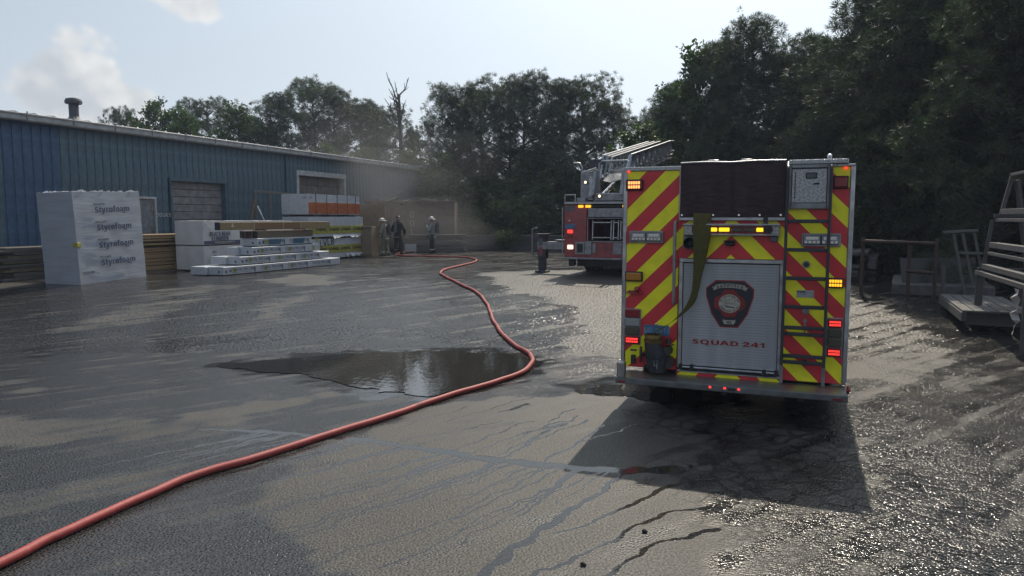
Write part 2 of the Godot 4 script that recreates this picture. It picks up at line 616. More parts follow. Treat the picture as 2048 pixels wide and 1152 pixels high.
func rivulets(size: Vector2i, x0: float, z0: float, mpp: float) -> PackedByteArray:
	var d := PackedByteArray()
	d.resize(size.x * size.y)
	var r := RandomNumberGenerator.new()
	r.seed = 12
	var to := func(p: Vector2) -> Vector2: return (p - Vector2(x0, z0)) / mpp
	var stream := [Vector2(-3.4, -7.6), Vector2(-2.68, -7.52), Vector2(-1.99, -7.34), Vector2(-1.44, -7.18), Vector2(-0.6, -6.81), Vector2(-0.11, -6.59), Vector2(0.35, -6.43), Vector2(1.0, -6.3), Vector2(1.5, -6.35)]
	var wob := noise(1.3, 3, 44)
	var run := func(pts: Array, w0: float, w1: float):
		for i in pts.size() - 1:
			var a: Vector2 = pts[i]
			var b: Vector2 = pts[i + 1]
			var m := int(a.distance_to(b) / 0.012) + 1
			for k in m:
				var t := float(k) / m
				var p := a.lerp(b, t)
				var f := (i + t) / (pts.size() - 1)
				p += Vector2(wob.get_noise_2d(p.x * 2.0, p.y * 2.0), wob.get_noise_2d(p.x * 2.0 + 50.0, p.y * 2.0)) * 0.05
				var w: float = lerpf(w0, w1, f) * (1.0 + 0.7 * wob.get_noise_2d(p.x * 3.0, p.y * 3.0 + 9.0))
				stamp(d, size, to.call(p), maxf(1.0, w / mpp), 1.0)
	run.call(stream, 0.05, 0.09)
	run.call([Vector2(1.0, -6.3), Vector2(0.75, -5.8), Vector2(0.5, -5.5), Vector2(0.09, -4.9), Vector2(-0.3, -4.2)], 0.025, 0.05)
	run.call([Vector2(1.7, -5.5), Vector2(1.1, -5.35), Vector2(0.75, -4.95), Vector2(0.5, -4.7), Vector2(-0.1, -4.2)], 0.02, 0.022)
	run.call([Vector2(1.5, -5.1), Vector2(1.0, -4.85), Vector2(0.75, -4.6), Vector2(0.4, -4.2)], 0.026, 0.022)
	run.call([Vector2(1.62, -6.2), Vector2(1.1, -5.7), Vector2(0.6, -5.2), Vector2(0.3, -5.0)], 0.03, 0.012)
	for i in 58:
		var u := r.randf() * 6.0
		var p: Vector2 = stream[1 + int(u)].lerp(stream[2 + int(u)], u - int(u))
		if i > 44:
			p = Vector2(r.randf_range(-0.6, 1.6), r.randf_range(-9.0, -7.6))
		var pts := [p]
		var dir := Vector2(-0.76, 0.65).rotated(r.randf_range(-0.1, 0.1) - clampf(p.x + 1.0, 0.0, 2.0) * 0.13)
		var far := r.randi_range(4, 11) if r.randf() < 0.7 else r.randi_range(2, 4)
		for k in far:
			p += dir.rotated(r.randf_range(-0.22, 0.22)) * r.randf_range(0.18, 0.34)
			pts.append(p)
		run.call(pts, r.randf_range(0.008, 0.024) if i % 6 else 0.04, 0.008)
	return d


func ground_row(c: int) -> void:
	var w: int = map.w
	var h: int = map.h
	var per: int = map.per
	var oa := PackedByteArray()
	var oh := PackedByteArray()
	var y1 := mini(h, (c + 1) * per)
	oa.resize(w * (y1 - c * per) * 3)
	oh.resize(w * (y1 - c * per) * 3)
	var dry: PackedByteArray = map.dry
	var gli: PackedByteArray = map.gli
	var fil: PackedByteArray = map.film
	var riv: PackedByteArray = map.riv
	var n1: PackedByteArray = map.n1
	var n2: PackedByteArray = map.n2
	var n3: PackedByteArray = map.n3
	var st: PackedByteArray = map.streak
	var ck: PackedByteArray = map.crack
	var has_riv := riv.size() > 0
	var mpp: float = map.mpp
	var x0: float = map.x0
	var z0: float = map.z0
	var gr: float = map.grain
	var o := 0
	for y in range(c * per, y1):
		var z := z0 + y * mpp
		for x in w:
			var i := y * w + x
			var px := x0 + x * mpp
			var g := n1[i] / 255.0
			var m := n2[i] / 255.0
			var l := n3[i] / 255.0
			var su := int((px * 0.62 + z * 0.78) * 240.0) & 511
			var sv := int((px * 0.78 - z * 0.62) * 14.0) & 511
			var s := st[sv * 512 + su] / 255.0
			var k := dry[i] / 255.0 + (m - 0.5) * 0.85 + (s - 0.5) * 1.15 + (g - 0.5) * 0.5
			if has_riv:
				k -= riv[i] / 180.0
			k = clampf((k - 0.18) / 0.62, 0.0, 1.0)
			var film := 1.0 - k
			var gz := gli[i] / 255.0
			var rv := riv[i] / 255.0 if has_riv else 0.0
			# cracked zone
			var cr := 0.0
			if px > 1.3 and px < 4.6 and z > -8.4:
				cr = clampf((map.cl - ck[i]) / 10.0, 0.0, 1.0) * clampf((px - 1.3 + (l - 0.5)) * 2.0, 0.0, 1.0) * clampf((4.6 - px) * 1.2, 0.0, 1.0)
			var v := clampf(1.0 + (g - 0.5) * 3.4, 0.2, 2.2) * (0.75 + 0.5 * l) * (1.0 - 0.6 * cr)
			var rr := lerpf(0.023, 0.053, k) * v
			var gg := lerpf(0.0225, 0.0495, k) * v
			var bb := lerpf(0.022, 0.0445, k) * v
			oa[o] = srgb_lut[int(rr * 4095.0)]
			oa[o + 1] = srgb_lut[int(gg * 4095.0)]
			oa[o + 2] = srgb_lut[int(bb * 4095.0)]
			var depth := film * clampf((m + l - 0.75) * 1.6, 0.0, 1.0)
			var fz := clampf((fil[i] / 255.0 + (m - 0.5) * 0.6 + (s - 0.5) * 0.4 - 0.25) * 1.6, 0.0, 1.0) * film
			rv = maxf(rv, fz)
			if rv > 0.0:
				depth = maxf(depth, rv)
			var hh := 0.5 + (g - 0.5) * gr * (1.0 - 0.4 * depth) * (1.0 - 0.88 * rv) * lerpf(lerpf(0.3, 1.0, gz) * (0.55 + 0.9 * l), lerpf(0.1, 1.35, gz * gz * gz), k) + (m - 0.5) * 0.3 - 0.28 * cr
			oh[o] = int(clampf(hh, 0.0, 1.0) * 255.0)
			oh[o + 1] = int(255.0 * lerpf(lerpf(0.26, 0.08, depth), lerpf(0.75, 0.5, gz), k))
			oh[o + 2] = 0
			o += 3
	rows_a[c] = oa
	rows_h[c] = oh


func ground_material(x0: float, z0: float, w: float, h: float, pw: int, cell: float, riv: bool, grain: float, amp: float) -> StandardMaterial3D:
	var ph := int(pw * h / w)
	var mpp := w / pw
	var size := Vector2i(pw, ph)
	map = {"w": pw, "h": ph, "per": 16, "mpp": mpp, "x0": x0, "z0": z0, "grain": grain}
	map.dry = raster(dry_zones, 0.08, x0, z0, w, h, cell, size)
	map.gli = raster(glitter_zones, 0.52, x0, z0, w, h, cell * 2.0, size)
	map.film = raster(film_zones, 0.0, x0, z0, w, h, cell, size)
	map.riv = rivulets(size, x0, z0, mpp) if riv else PackedByteArray()
	map.n1 = noise(0.46, 2, 101).get_image(pw, ph).get_data()
	map.n2 = noise(1.1 * mpp, 5, 102).get_image(pw, ph).get_data()
	map.n3 = noise(0.35 * mpp, 4, 103).get_image(pw, ph).get_data()
	map.streak = noise(0.012, 4, 104).get_seamless_image(512, 512).get_data()
	if riv:
		var cn := noise(4.6 * mpp, 1, 105, FastNoiseLite.TYPE_CELLULAR)
		cn.cellular_return_type = FastNoiseLite.RETURN_DISTANCE2_SUB
		cn.domain_warp_enabled = true
		cn.domain_warp_amplitude = 0.12 / mpp
		cn.domain_warp_frequency = 3.0 * mpp
		map.crack = cn.get_image(pw, ph).get_data()
	else:
		map.crack = map.n1
	map.cl = 46.0 if riv else -20.0
	var chunks := ceili(float(ph) / map.per)
	rows_a.clear()
	rows_h.clear()
	rows_a.resize(chunks)
	rows_h.resize(chunks)
	var id := WorkerThreadPool.add_group_task(ground_row, chunks)
	WorkerThreadPool.wait_for_group_task_completion(id)
	var a := PackedByteArray()
	var b := PackedByteArray()
	for k in chunks:
		a.append_array(rows_a[k])
		b.append_array(rows_h[k])
	var m := StandardMaterial3D.new()
	m.albedo_texture = ImageTexture.create_from_image(Image.create_from_data(pw, ph, false, Image.FORMAT_RGB8, a))
	var ht := ImageTexture.create_from_image(Image.create_from_data(pw, ph, false, Image.FORMAT_RGB8, b))
	m.roughness = 1.0
	m.roughness_texture = ht
	m.roughness_texture_channel = BaseMaterial3D.TEXTURE_CHANNEL_GREEN
	var nim := Image.create_from_data(pw, ph, false, Image.FORMAT_RGB8, b)
	nim.bump_map_to_normal_map(amp)
	m.normal_enabled = true
	m.normal_texture = ImageTexture.create_from_image(nim)
	m.metallic_specular = 0.37
	return m


func sheet(x0: float, x1: float, z0: float, z1: float, sx: float, sz: float) -> Array:
	# grid of the ground between two corners; uv runs 0..1 across it
	var nx := maxi(1, int(round((x1 - x0) / sx)))
	var nz := maxi(1, int(round((z1 - z0) / sz)))
	var v := PackedVector3Array()
	var n := PackedVector3Array()
	var t := PackedVector2Array()
	var ix := PackedInt32Array()
	for j in nz + 1:
		for i in nx + 1:
			var x := lerpf(x0, x1, float(i) / nx)
			var z := lerpf(z0, z1, float(j) / nz)
			v.append(Vector3(x, gh(x, z), z))
			n.append(Vector3(0, 1, -(gh(x, z + 0.1) - gh(x, z - 0.1)) / 0.2).normalized())
			t.append(Vector2(float(i) / nx, float(j) / nz))
	for j in nz:
		for i in nx:
			var a := j * (nx + 1) + i
			ix.append_array(PackedInt32Array([a, a + 1, a + nx + 2, a, a + nx + 2, a + nx + 1]))
	var ar := []
	ar.resize(Mesh.ARRAY_MAX)
	ar[Mesh.ARRAY_VERTEX] = v
	ar[Mesh.ARRAY_NORMAL] = n
	ar[Mesh.ARRAY_TEX_UV] = t
	ar[Mesh.ARRAY_INDEX] = ix
	return ar


func make_ground() -> void:
	srgb_lut.resize(4096)
	for i in 4096:
		var l := i / 4095.0
		srgb_lut[i] = int(255.0 * (12.92 * l if l < 0.0031308 else 1.055 * pow(l, 1.0 / 2.4) - 0.055) + 0.5)
	var near := ground_material(-9.5, -12, 19, 9, 2048, 0.25, true, 0.95, 1.6)
	var mid := ground_material(-26, -46, 52, 34, 2048, 0.5, false, 0.95, 1.15)
	var far := mat(0.033, 0.032, 0.031, 0.3, 0.0, {"scale": 0.25, "bump": "fine", "amp": 0.6})
	var soil := mat(0.075, 0.062, 0.04, 0.95, 0.0, {"scale": 0.2, "bump": "fine", "amp": 2.0})
	var m := ArrayMesh.new()
	var parts := [[-9.5, 9.5, -12, -3, 0.5, 0.25, near], [-26, 26, -46, -12, 1.0, 0.5, mid], [-26, -9.5, -12, -3, 3.3, 0.25, far], [9.5, 26, -12, -3, 3.3, 0.25, far], [-26, 26, -3, 60, 13.0, 9.0, far], [-600, -26, -46, 60, 120.0, 1.0, soil], [26, 600, -46, 60, 120.0, 1.0, soil], [-600, 600, -700, -46, 120.0, 60.0, soil], [-600, 600, 60, 600, 200.0, 200.0, soil]]
	for q in parts:
		m.add_surface_from_arrays(Mesh.PRIMITIVE_TRIANGLES, sheet(q[0], q[1], q[2], q[3], q[4], q[5]))
		m.surface_set_material(m.get_surface_count() - 1, q[6])
	var g := MeshInstance3D.new()
	g.name = "ground"
	g.mesh = m
	add_child(g)
	tag(g, "wet and partly dried asphalt yard with rivulets, cracks and sun glints", "ground", "", "structure")
	# standing water
	var water := StandardMaterial3D.new()
	water.albedo_color = Color(0.018, 0.016, 0.014).linear_to_srgb()
	water.roughness = 0.04
	water.heightmap_enabled = true
	water.heightmap_texture = tex.ripple
	water.heightmap_scale = 0.07
	water.uv1_triplanar = true
	water.uv1_scale = Vector3(0.55, 1, 1.3)
	var shore := noise(1.1, 3, 61)
	var make_pool := func(called: String, label: String, pts: Array, y: float):
		var pg := PackedVector2Array()
		var k := pts.size()
		for i in k:
			for s in 10:
				var p: Vector2 = pts[i].cubic_interpolate(pts[(i + 1) % k], pts[(i + k - 1) % k], pts[(i + 2) % k], s / 10.0)
				p += Vector2(shore.get_noise_2d(p.x * 2, p.y * 2), shore.get_noise_2d(p.x * 2 + 40, p.y * 2)) * 0.16
				pg.append(p)
		var mb := Mb.new()
		var ti := Geometry2D.triangulate_polygon(pg)
		for i in range(0, ti.size(), 3):
			var a := pg[ti[i]]
			var b := pg[ti[i + 1]]
			var d := pg[ti[i + 2]]
			mb.tri(Vector3(a.x, y, a.y), Vector3(b.x, y, b.y), Vector3(d.x, y, d.y), Vector3.UP)
		tag(obj(called, mb, water), label, "water", "", "structure")
	make_pool.call("puddle", "broad shallow puddle of dark water beside the bend of the red hose", [Vector2(-4.5, -10.9), Vector2(-3.5, -11.5), Vector2(-2.6, -11.9), Vector2(-1.66, -12.15), Vector2(-0.54, -12.0), Vector2(0.13, -11.7), Vector2(0.4, -11.25), Vector2(0.28, -10.6), Vector2(-0.17, -9.8), Vector2(-0.61, -9.23), Vector2(-1.0, -9.07), Vector2(-1.58, -9.23), Vector2(-2.28, -9.71), Vector2(-2.99, -10.29)], 0.008)
	make_pool.call("puddle", "small puddle at the near left corner of the fire engine's tailboard", [Vector2(0.9, -9.3), Vector2(1.4, -9.65), Vector2(2.1, -9.4), Vector2(2.6, -8.8), Vector2(2.2, -8.55), Vector2(1.5, -8.95)], 0.006)


# ---------------------------------------------------------------- fire engine seen from behind
func chevrons(x0: float, x1: float, y0: float, y1: float, z: float, parent: Node3D) -> void:
	# red stripes of reflective film, rising towards the middle, on a yellow sheet
	var yb := Mb.new()
	yb.bx(x0, x1, y0, y1, z - 0.012, z)
	obj("yellow_panel", yb, ms.yellow, parent)
	var area := PackedVector2Array([Vector2(x0, y0), Vector2(x1, y0), Vector2(x1, y1), Vector2(x0, y1)])
	for k in range(-4, 6):
		var c0 := 1.841 + 0.4286 * k
		for sg in [-1.0, 1.0]:
			var q := PackedVector2Array([Vector2(0, c0), Vector2(sg * 3.0, c0 - 3.0), Vector2(sg * 3.0, c0 - 3.0 + 0.2143), Vector2(0, c0 + 0.2143)])
			for r in Geometry2D.intersect_polygons(area, q):
				var mb := Mb.new()
				mb.prism(r, z, z + 0.0025, Transform3D(), false)
				obj("red_stripe", mb, ms.red_film, parent)


func framed(called: String, x0: float, x1: float, y0: float, y1: float, z: float, d: float, frame: Material, lens: Material, parent: Node3D, b := 0.014) -> MeshInstance3D:
	var mb := Mb.new()
	mb.bx(x0, x1, y0, y1, z, z + d, 0.008)
	var o := obj(called, mb, frame, parent)
	var l := Mb.new()
	l.bx(x0 + b, x1 - b, y0 + b, y1 - b, z + 0.002, z + d + 0.012, 0.01)
	obj("lens", l, lens, o)
	return o


func scene_light(x0: float, x1: float, y0: float, y1: float, parent: Node3D) -> void:
	var o := framed("scene_light", x0, x1, y0, y1, 0.0, 0.035, ms.alu_dull, ms.dark_metal, parent, 0.02)
	var xm := (x0 + x1) / 2
	for q in [[x0 + 0.026, xm - 0.006], [xm + 0.006, x1 - 0.026]]:
		var mb := Mb.new()
		mb.bx(q[0], q[1], y0 + 0.026, y1 - 0.026, 0.036, 0.05, 0.006)
		obj("pane", mb, ms.lens_clear, o)
		mb = Mb.new()
		for i in 4:
			var w: float = (q[1] - q[0]) / 4
			mb.bx(q[0] + i * w + 0.006, q[0] + (i + 1) * w - 0.006, y0 + 0.034, y0 + 0.06, 0.049, 0.053, 0.003)
		mb.bx(q[0] + 0.02, q[1] - 0.02, y0 + 0.075, y1 - 0.04, 0.049, 0.053, 0.003)
		obj("reflector", mb, ms.chrome, o)


func leds(x0: float, x1: float, y0: float, y1: float, z: float, m: Material, parent: Node3D, nx := 5) -> void:
	var mb := Mb.new()
	for j in 2:
		for i in nx:
			var w := (x1 - x0) / nx
			var h := (y1 - y0) / 2
			mb.bx(x0 + i * w + w * 0.1, x0 + (i + 1) * w - w * 0.1, y0 + j * h + h * 0.14, y0 + (j + 1) * h - h * 0.14, z, z + 0.006, 0.004)
	obj("lit_leds", mb, m, parent)


func wheel(at: Vector3, r: float, w: float, parent: Node3D) -> void:
	var b := Basis(Vector3(0, 1, 0), Vector3(1, 0, 0), Vector3(0, 0, -1))
	var mb := Mb.new()
	mb.lathe([Vector2(r * 0.55, -w / 2), Vector2(r * 0.9, -w / 2), Vector2(r, -w * 0.38), Vector2(r, w * 0.38), Vector2(r * 0.9, w / 2), Vector2(r * 0.55, w / 2)], Transform3D(b, at), 28)
	var o := obj("wheel", mb, ms.rubber, parent)
	var h := Mb.new()
	h.lathe([Vector2(0.0, -w * 0.3), Vector2(r * 0.56, -w * 0.3), Vector2(r * 0.56, w * 0.3), Vector2(r * 0.3, w * 0.34), Vector2(0, w * 0.36)], Transform3D(b, at), 20)
	obj("rim", h, ms.alu, o)


func make_engine() -> void:
	var e := thing("fire_engine", "fire engine seen from behind, red and yellow chevron rear with SQUAD 241 roll-up door", "fire engine", Vector3(2.49, 0, -8.25), -21.7)
	var mb := Mb.new()
	mb.bx(-1.235, 1.235, 0.5, 2.8, -5.3, -0.03, 0.02)
	obj("body", mb, ms.red_paint, e)
	# chassis, axles, wheels
	mb = Mb.new()
	mb.bx(-0.45, 0.45, 0.5, 0.72, -7.9, -0.05)
	mb.bx(-1.0, 1.0, 0.36, 0.52, -1.2, -0.1, 0.02)
	mb.cyl(Vector3(-1.0, 0.52, -2.1), Vector3(1.0, 0.52, -2.1), 0.11)
	mb.cyl(Vector3(-1.0, 0.6, -6.6), Vector3(1.0, 0.6, -6.6), 0.1)
	mb.ball(Vector3(0, 0.5, -2.1), Vector3(0.25, 0.25, 0.25))
	obj("chassis", mb, ms.black, e)
	for s in [-1.0, 1.0]:
		wheel(Vector3(s * 1.06, 0.52, -2.1), 0.52, 0.3, e)
		wheel(Vector3(s * 0.72, 0.52, -2.1), 0.52, 0.3, e)
		wheel(Vector3(s * 1.05, 0.62, -6.6), 0.52, 0.32, e)
		mb = Mb.new()
		mb.bx(s * 0.9, s * 1.15, 0.2, 0.5, -1.42, -1.4)
		obj("mud_flap", mb, ms.rubber, e)
	# cab
	mb = Mb.new()
	mb.bx(-1.22, 1.22, 0.55, 2.72, -8.3, -5.36, 0.12)
	var cab := obj("cab", mb, ms.red_paint, e)
	var glass := StandardMaterial3D.new()
	glass.albedo_color = Color(0.02, 0.025, 0.03)
	glass.roughness = 0.05
	for s in [-1.0, 1.0]:
		for w in [[-7.9, -6.95], [-6.7, -5.75]]:
			mb = Mb.new()
			mb.bx(s * 1.21, s * 1.235, 1.65, 2.4, w[0], w[1], 0.01)
			obj("window", mb, glass, cab)
		mb = Mb.new()
		mb.tube([Vector3(s * 1.2, 2.3, -8.1), Vector3(s * 1.45, 2.3, -8.2), Vector3(s * 1.5, 2.2, -8.2)], 0.02)
		mb.bx(s * 1.4, s * 1.6, 1.75, 2.25, -8.24, -8.14, 0.03)
		obj("mirror", mb, ms.black, cab)
	mb = Mb.new()
	mb.bx(-1.05, 1.05, 1.6, 2.45, -8.32, -8.28, 0.01)
	obj("windscreen", mb, glass, cab)
	mb = Mb.new()
	mb.bx(-0.9, 0.9, 2.73, 2.86, -7.9, -7.5, 0.03)
	obj("roof_light_bar", mb, ms.lens_red, cab)
	# side compartments
	for s in [-1.0, 1.0]:
		for w in [[-5.2, -4.0], [-3.9, -2.8], [-1.5, -0.2]]:
			mb = Mb.new()
			for i in 24:
				mb.bx(s * 1.23, s * 1.243, 0.95 + i * 0.07, 1.015 + i * 0.07, w[0], w[1], 0.004)
			obj("side_shutter", mb, ms.slat, e)
		mb = Mb.new()
		mb.bx(s * 1.2, s * 1.252, 0.44, 2.83, -0.06, 0.016, 0.01)
		obj("corner_trim", mb, ms.alu, e)
	# striped back
	chevrons(-1.2, -0.585, 0.46, 2.8, 0.0, e)
	chevrons(0.585, 1.2, 0.44, 2.8, 0.0, e)
	chevrons(-0.583, 0.583, 1.79, 2.235, 0.0, e)
	chevrons(-0.583, 0.583, 0.38, 0.45, 0.012, e)
	mb = Mb.new()
	mb.bx(-1.24, -0.575, 2.8, 2.85, -5.2, 0.02, 0.008)
	mb.bx(1.02, 1.25, 2.8, 2.828, -5.2, 0.025, 0.006)
	mb.bx(-0.574, 0.574, 2.83, 2.852, -5.2, -0.1, 0.006)
	obj("top_trim", mb, ms.tread, e)
	# hose bed cover
	mb = Mb.new()
	var n := 14
	for half in [[-0.57, -0.008], [-0.004, 0.555]]:
		for i in n:
			for j in 10:
				var q := []
				for c in [[0, 0], [1, 0], [1, 1], [0, 1]]:
					var u: float = (i + c[0]) / float(n)
					var w: float = (j + c[1]) / 10.0
					var x: float = lerpf(half[0], half[1], u)
					q.append(Vector3(x, lerpf(2.262, 2.862, w), 0.035 + 0.018 * sin(u * PI) * sin(w * PI) + 0.006 * sin(x * 17.0 + w * 5.0)))
				mb.fan(q, Vector3.BACK)
	mb.bx(-0.572, 0.557, 2.26, 2.866, -0.02, 0.03)
	mb.bx(-0.572, 0.557, 2.86, 2.872, -3.0, 0.04, 0.004)
	var cover := obj("hose_bed_cover", mb, ms.vinyl, e)
	mb = Mb.new()
	mb.bx(-0.012, 0.006, 2.27, 2.862, 0.04, 0.049, 0.003)
	obj("cover_seam", mb, ms.black, cover)
	mb = Mb.new()
	mb.tube([Vector3(-0.575, 2.878, 0.03), Vector3(-0.3, 2.884, 0.03), Vector3(-0.01, 2.872, 0.035), Vector3(0.25, 2.884, 0.03), Vector3(0.555, 2.88, 0.03)], 0.011)
	obj("cover_edge_tube", mb, ms.alu, cover)
	for x in [-0.55, -0.2, 0.08, 0.3, 0.52]:
		mb = Mb.new()
		mb.cyl(Vector3(x, 2.285, 0.03), Vector3(x, 2.285, 0.06), 0.011)
		obj("snap", mb, ms.chrome, cover)
	mb = Mb.new()
	mb.bx(-0.58, 0.565, 2.222, 2.258, -0.01, 0.05, 0.006)
	mb.bx(0.56, 0.578, 2.23, 2.85, -0.01, 0.03, 0.005)
	mb.bx(-0.59, -0.573, 2.23, 2.85, -0.01, 0.03, 0.005)
	obj("hose_bed_frame", mb, ms.alu, e)
	for x in [-0.22, 0.14]:
		mb = Mb.new()
		mb.tube([Vector3(x - 0.07, 2.872, -0.02), Vector3(x - 0.05, 2.9, -0.02), Vector3(x + 0.05, 2.9, -0.02), Vector3(x + 0.07, 2.872, -0.02)], 0.012)
		obj("grab_handle", mb, ms.alu, e)
	# roll-up door
	mb = Mb.new()
	mb.bx(-0.572, 0.576, 1.742, 1.786, -0.02, 0.03, 0.005)
	mb.bx(-0.572, -0.528, 0.45, 1.741, -0.02, 0.03, 0.005)
	mb.bx(0.532, 0.576, 0.45, 1.741, -0.02, 0.03, 0.005)
	mb.bx(-0.527, 0.531, 0.45, 0.468, -0.02, 0.03, 0.004)
	var fr := obj("door_frame", mb, ms.alu, e)
	mb = Mb.new()
	mb.bx(-0.529, 0.533, 0.46, 1.75, -0.03, -0.006)
	obj("door_backing", mb, ms.black, fr)
	var sl := Mb.new()
	sl.box(Vector3(1.05, 0.0303, 0.012), Transform3D(), 0.0025)
	var slm := sl.mesh()
	for i in 38:
		var o := obj("door_slat", slm, ms.slat, e)
		o.position = Vector3(0.002, 0.56 + i * 0.0312, 0.0)
	mb = Mb.new()
	mb.tube([Vector3(-0.53, 0.512, 0.04), Vector3(0.53, 0.512, 0.04)], 0.013, 10)
	mb.bx(-0.52, 0.524, 0.53, 0.546, 0.0, 0.02, 0.004)
	var lift := obj("lift_bar", mb, ms.alu, e)
	for x in [-0.53, -0.4, 0.4, 0.53]:
		mb = Mb.new()
		mb.bx(x - 0.022, x + 0.022, 0.488, 0.545, 0.01, 0.06, 0.008)
		mb.bx(x - 0.045, x + 0.045, 0.482, 0.5, 0.012, 0.065, 0.006)
		obj("latch_block", mb, ms.black, lift)
	# department patch on the door
	var shield := PackedVector2Array([Vector2(-0.155, 0.27), Vector2(0.155, 0.27), Vector2(0.265, 0.175), Vector2(0.262, 0.08), Vector2(0.2, -0.12), Vector2(0.1, -0.275), Vector2(-0.1, -0.275), Vector2(-0.2, -0.12), Vector2(-0.262, 0.08), Vector2(-0.265, 0.175)])
	var pxf := T(0.002, 1.275, 0.008)
	mb = Mb.new()
	mb.prism(shield, -0.001, 0.001, pxf)
	var patch := obj("door_patch", mb, ms.ink_red, e)
	mb = Mb.new()
	mb.prism(Geometry2D.offset_polygon(shield, -0.014)[0], 0.0, 0.003, pxf)
	obj("patch_field", mb, ms.ink_black, patch)
	var cross := PackedVector2Array()
	for i in 48:
		var a := TAU * i / 48.0
		cross.append(Vector2(cos(a), sin(a) * 0.93) * (0.163 + 0.016 * cos(4.0 * a) - 0.008 * cos(8.0 * a)) + Vector2(0, 0.005))
	mb = Mb.new()
	mb.prism(cross, 0.003, 0.005, pxf)
	obj("patch_cross", mb, mat(0.28, 0.025, 0.02, 0.45), patch)
	mb = Mb.new()
	var disc := PackedVector2Array()
	for i in 32:
		disc.append(Vector2(cos(TAU * i / 32.0), sin(TAU * i / 32.0) * 0.9) * 0.118 + Vector2(0, 0.002))
	mb.prism(disc, 0.005, 0.007, pxf)
	obj("patch_disc", mb, ms.cream, patch)
	mb = Mb.new()
	var ban := PackedVector2Array()
	for i in 11:
		var u := i / 10.0 * 2.0 - 1.0
		ban.append(Vector2(u * 0.165, 0.232 - u * u * 0.02))
	for i in 11:
		var u := 1.0 - i / 10.0 * 2.0
		ban.append(Vector2(u * 0.165, 0.185 - u * u * 0.02))
	mb.prism(ban, 0.003, 0.006, pxf)
	for s in [-1.0, 1.0]:
		mb.prism(PackedVector2Array([Vector2(s * 0.15, 0.195), Vector2(s * 0.2, 0.19), Vector2(s * 0.18, 0.172), Vector2(s * 0.185, 0.15), Vector2(s * 0.14, 0.165)]), 0.003, 0.0055, pxf)
	mb.prism(PackedVector2Array([Vector2(-0.06, -0.19), Vector2(0.06, -0.19), Vector2(0.055, -0.235), Vector2(-0.055, -0.235)]), 0.003, 0.006, pxf)
	for s in [-1.0, 1.0]:
		mb.prism(PackedVector2Array([Vector2(s * 0.04, -0.195), Vector2(s * 0.07, -0.178), Vector2(s * 0.066, -0.192), Vector2(s * 0.072, -0.21), Vector2(s * 0.05, -0.22)]), 0.003, 0.0055, pxf)
	obj("patch_banner", mb, ms.cream, patch)
	mb = Mb.new()
	for i in 8:
		var u := (i - 3.5) / 3.5
		mb.text("BREWSTER"[i], 0.03, T(0.002 + u * 0.132, 1.275 + 0.2085 - u * u * 0.016, 0.017, rot(Vector3.BACK, -u * 11.0)), 1.05, true)
	mb.text("MA", 0.026, T(0.002, 1.275 - 0.213, 0.017), 1.1, true)
	var up := "THE SEA CAPTAINS TOWN"
	for i in up.length():
		var a := deg_to_rad(165.0 - 150.0 * i / (up.length() - 1))
		mb.text(up[i], 0.014, T(0.002 + cos(a) * 0.1, 1.277 + sin(a) * 0.088, 0.016, rot(Vector3.BACK, rad_to_deg(a) - 90.0)))
	up = "INCORPORATED IN 1803"
	for i in up.length():
		var a := deg_to_rad(200.0 + 140.0 * i / (up.length() - 1))
		mb.text(up[i], 0.014, T(0.002 + cos(a) * 0.1, 1.277 + sin(a) * 0.088, 0.016, rot(Vector3.BACK, rad_to_deg(a) + 90.0)))
	mb.prism(PackedVector2Array([Vector2(-0.05, -0.022), Vector2(0.07, -0.038), Vector2(0.04, -0.046), Vector2(-0.03, -0.04)]), 0.007, 0.0085, pxf)
	for k in 3:
		mb.prism(PackedVector2Array([Vector2(-0.035 + k * 0.03, -0.02), Vector2(-0.032 + k * 0.03, 0.035), Vector2(-0.029 + k * 0.03, -0.022)]), 0.007, 0.0085, pxf)
		mb.prism(PackedVector2Array([Vector2(-0.045 + k * 0.03, 0.005), Vector2(-0.02 + k * 0.03, 0.0), Vector2(-0.02 + k * 0.03, 0.004), Vector2(-0.045 + k * 0.03, 0.009)]), 0.007, 0.0085, pxf)
	obj("patch_lettering", mb, ms.ink_black, patch)
	mb = Mb.new()
	mb.text("FIRE", 0.026, T(0.002, 1.275 + 0.145, 0.0155), 1.2)
	mb.text("RESCUE", 0.024, T(0.002, 1.275 - 0.14, 0.0155), 1.1)
	mb.text("EMS", 0.02, T(0.152, 1.275, 0.0155), 1.0)
	obj("patch_red_lettering", mb, ms.ink_red, patch)
	mb = Mb.new()
	mb.text("SQUAD 241", 0.054, T(0.005, 0.816, 0.01), 2.08)
	obj("squad_number", mb, ms.ink_red, e)
	# amber arrow bar
	mb = Mb.new()
	mb.bx(-0.52, 0.51, 2.062, 2.182, 0.0, 0.07, 0.008)
	mb.bx(-0.53, 0.52, 2.166, 2.188, 0.0, 0.11, 0.006)
	mb.bx(-0.53, 0.52, 2.056, 2.07, 0.0, 0.09, 0.004)
	var arrow := obj("arrow_light_bar", mb, ms.tread, e)
	mb = Mb.new()
	mb.bx(-0.43, 0.43, 2.078, 2.16, 0.06, 0.078, 0.006)
	obj("bar_window", mb, ms.lens_red, arrow)
	for q in [[-0.38, -0.27, 0], [-0.245, -0.15, 1], [-0.13, -0.015, 1], [0.005, 0.12, 0], [0.135, 0.25, 0], [0.272, 0.37, 1]]:
		mb = Mb.new()
		mb.bx(q[0], q[1], 2.1, 2.144, 0.074, 0.09, 0.006)
		obj("amber_segment", mb, ms.glow_yellow if q[2] == 1 else ms.lens_smoke, arrow)
	# strap hanging over the right end of the bar
	mb = Mb.new()
	mb.bar(Vector3(0.365, 2.26, 0.06), Vector3(0.372, 2.1, 0.12), 0.05, 0.006)
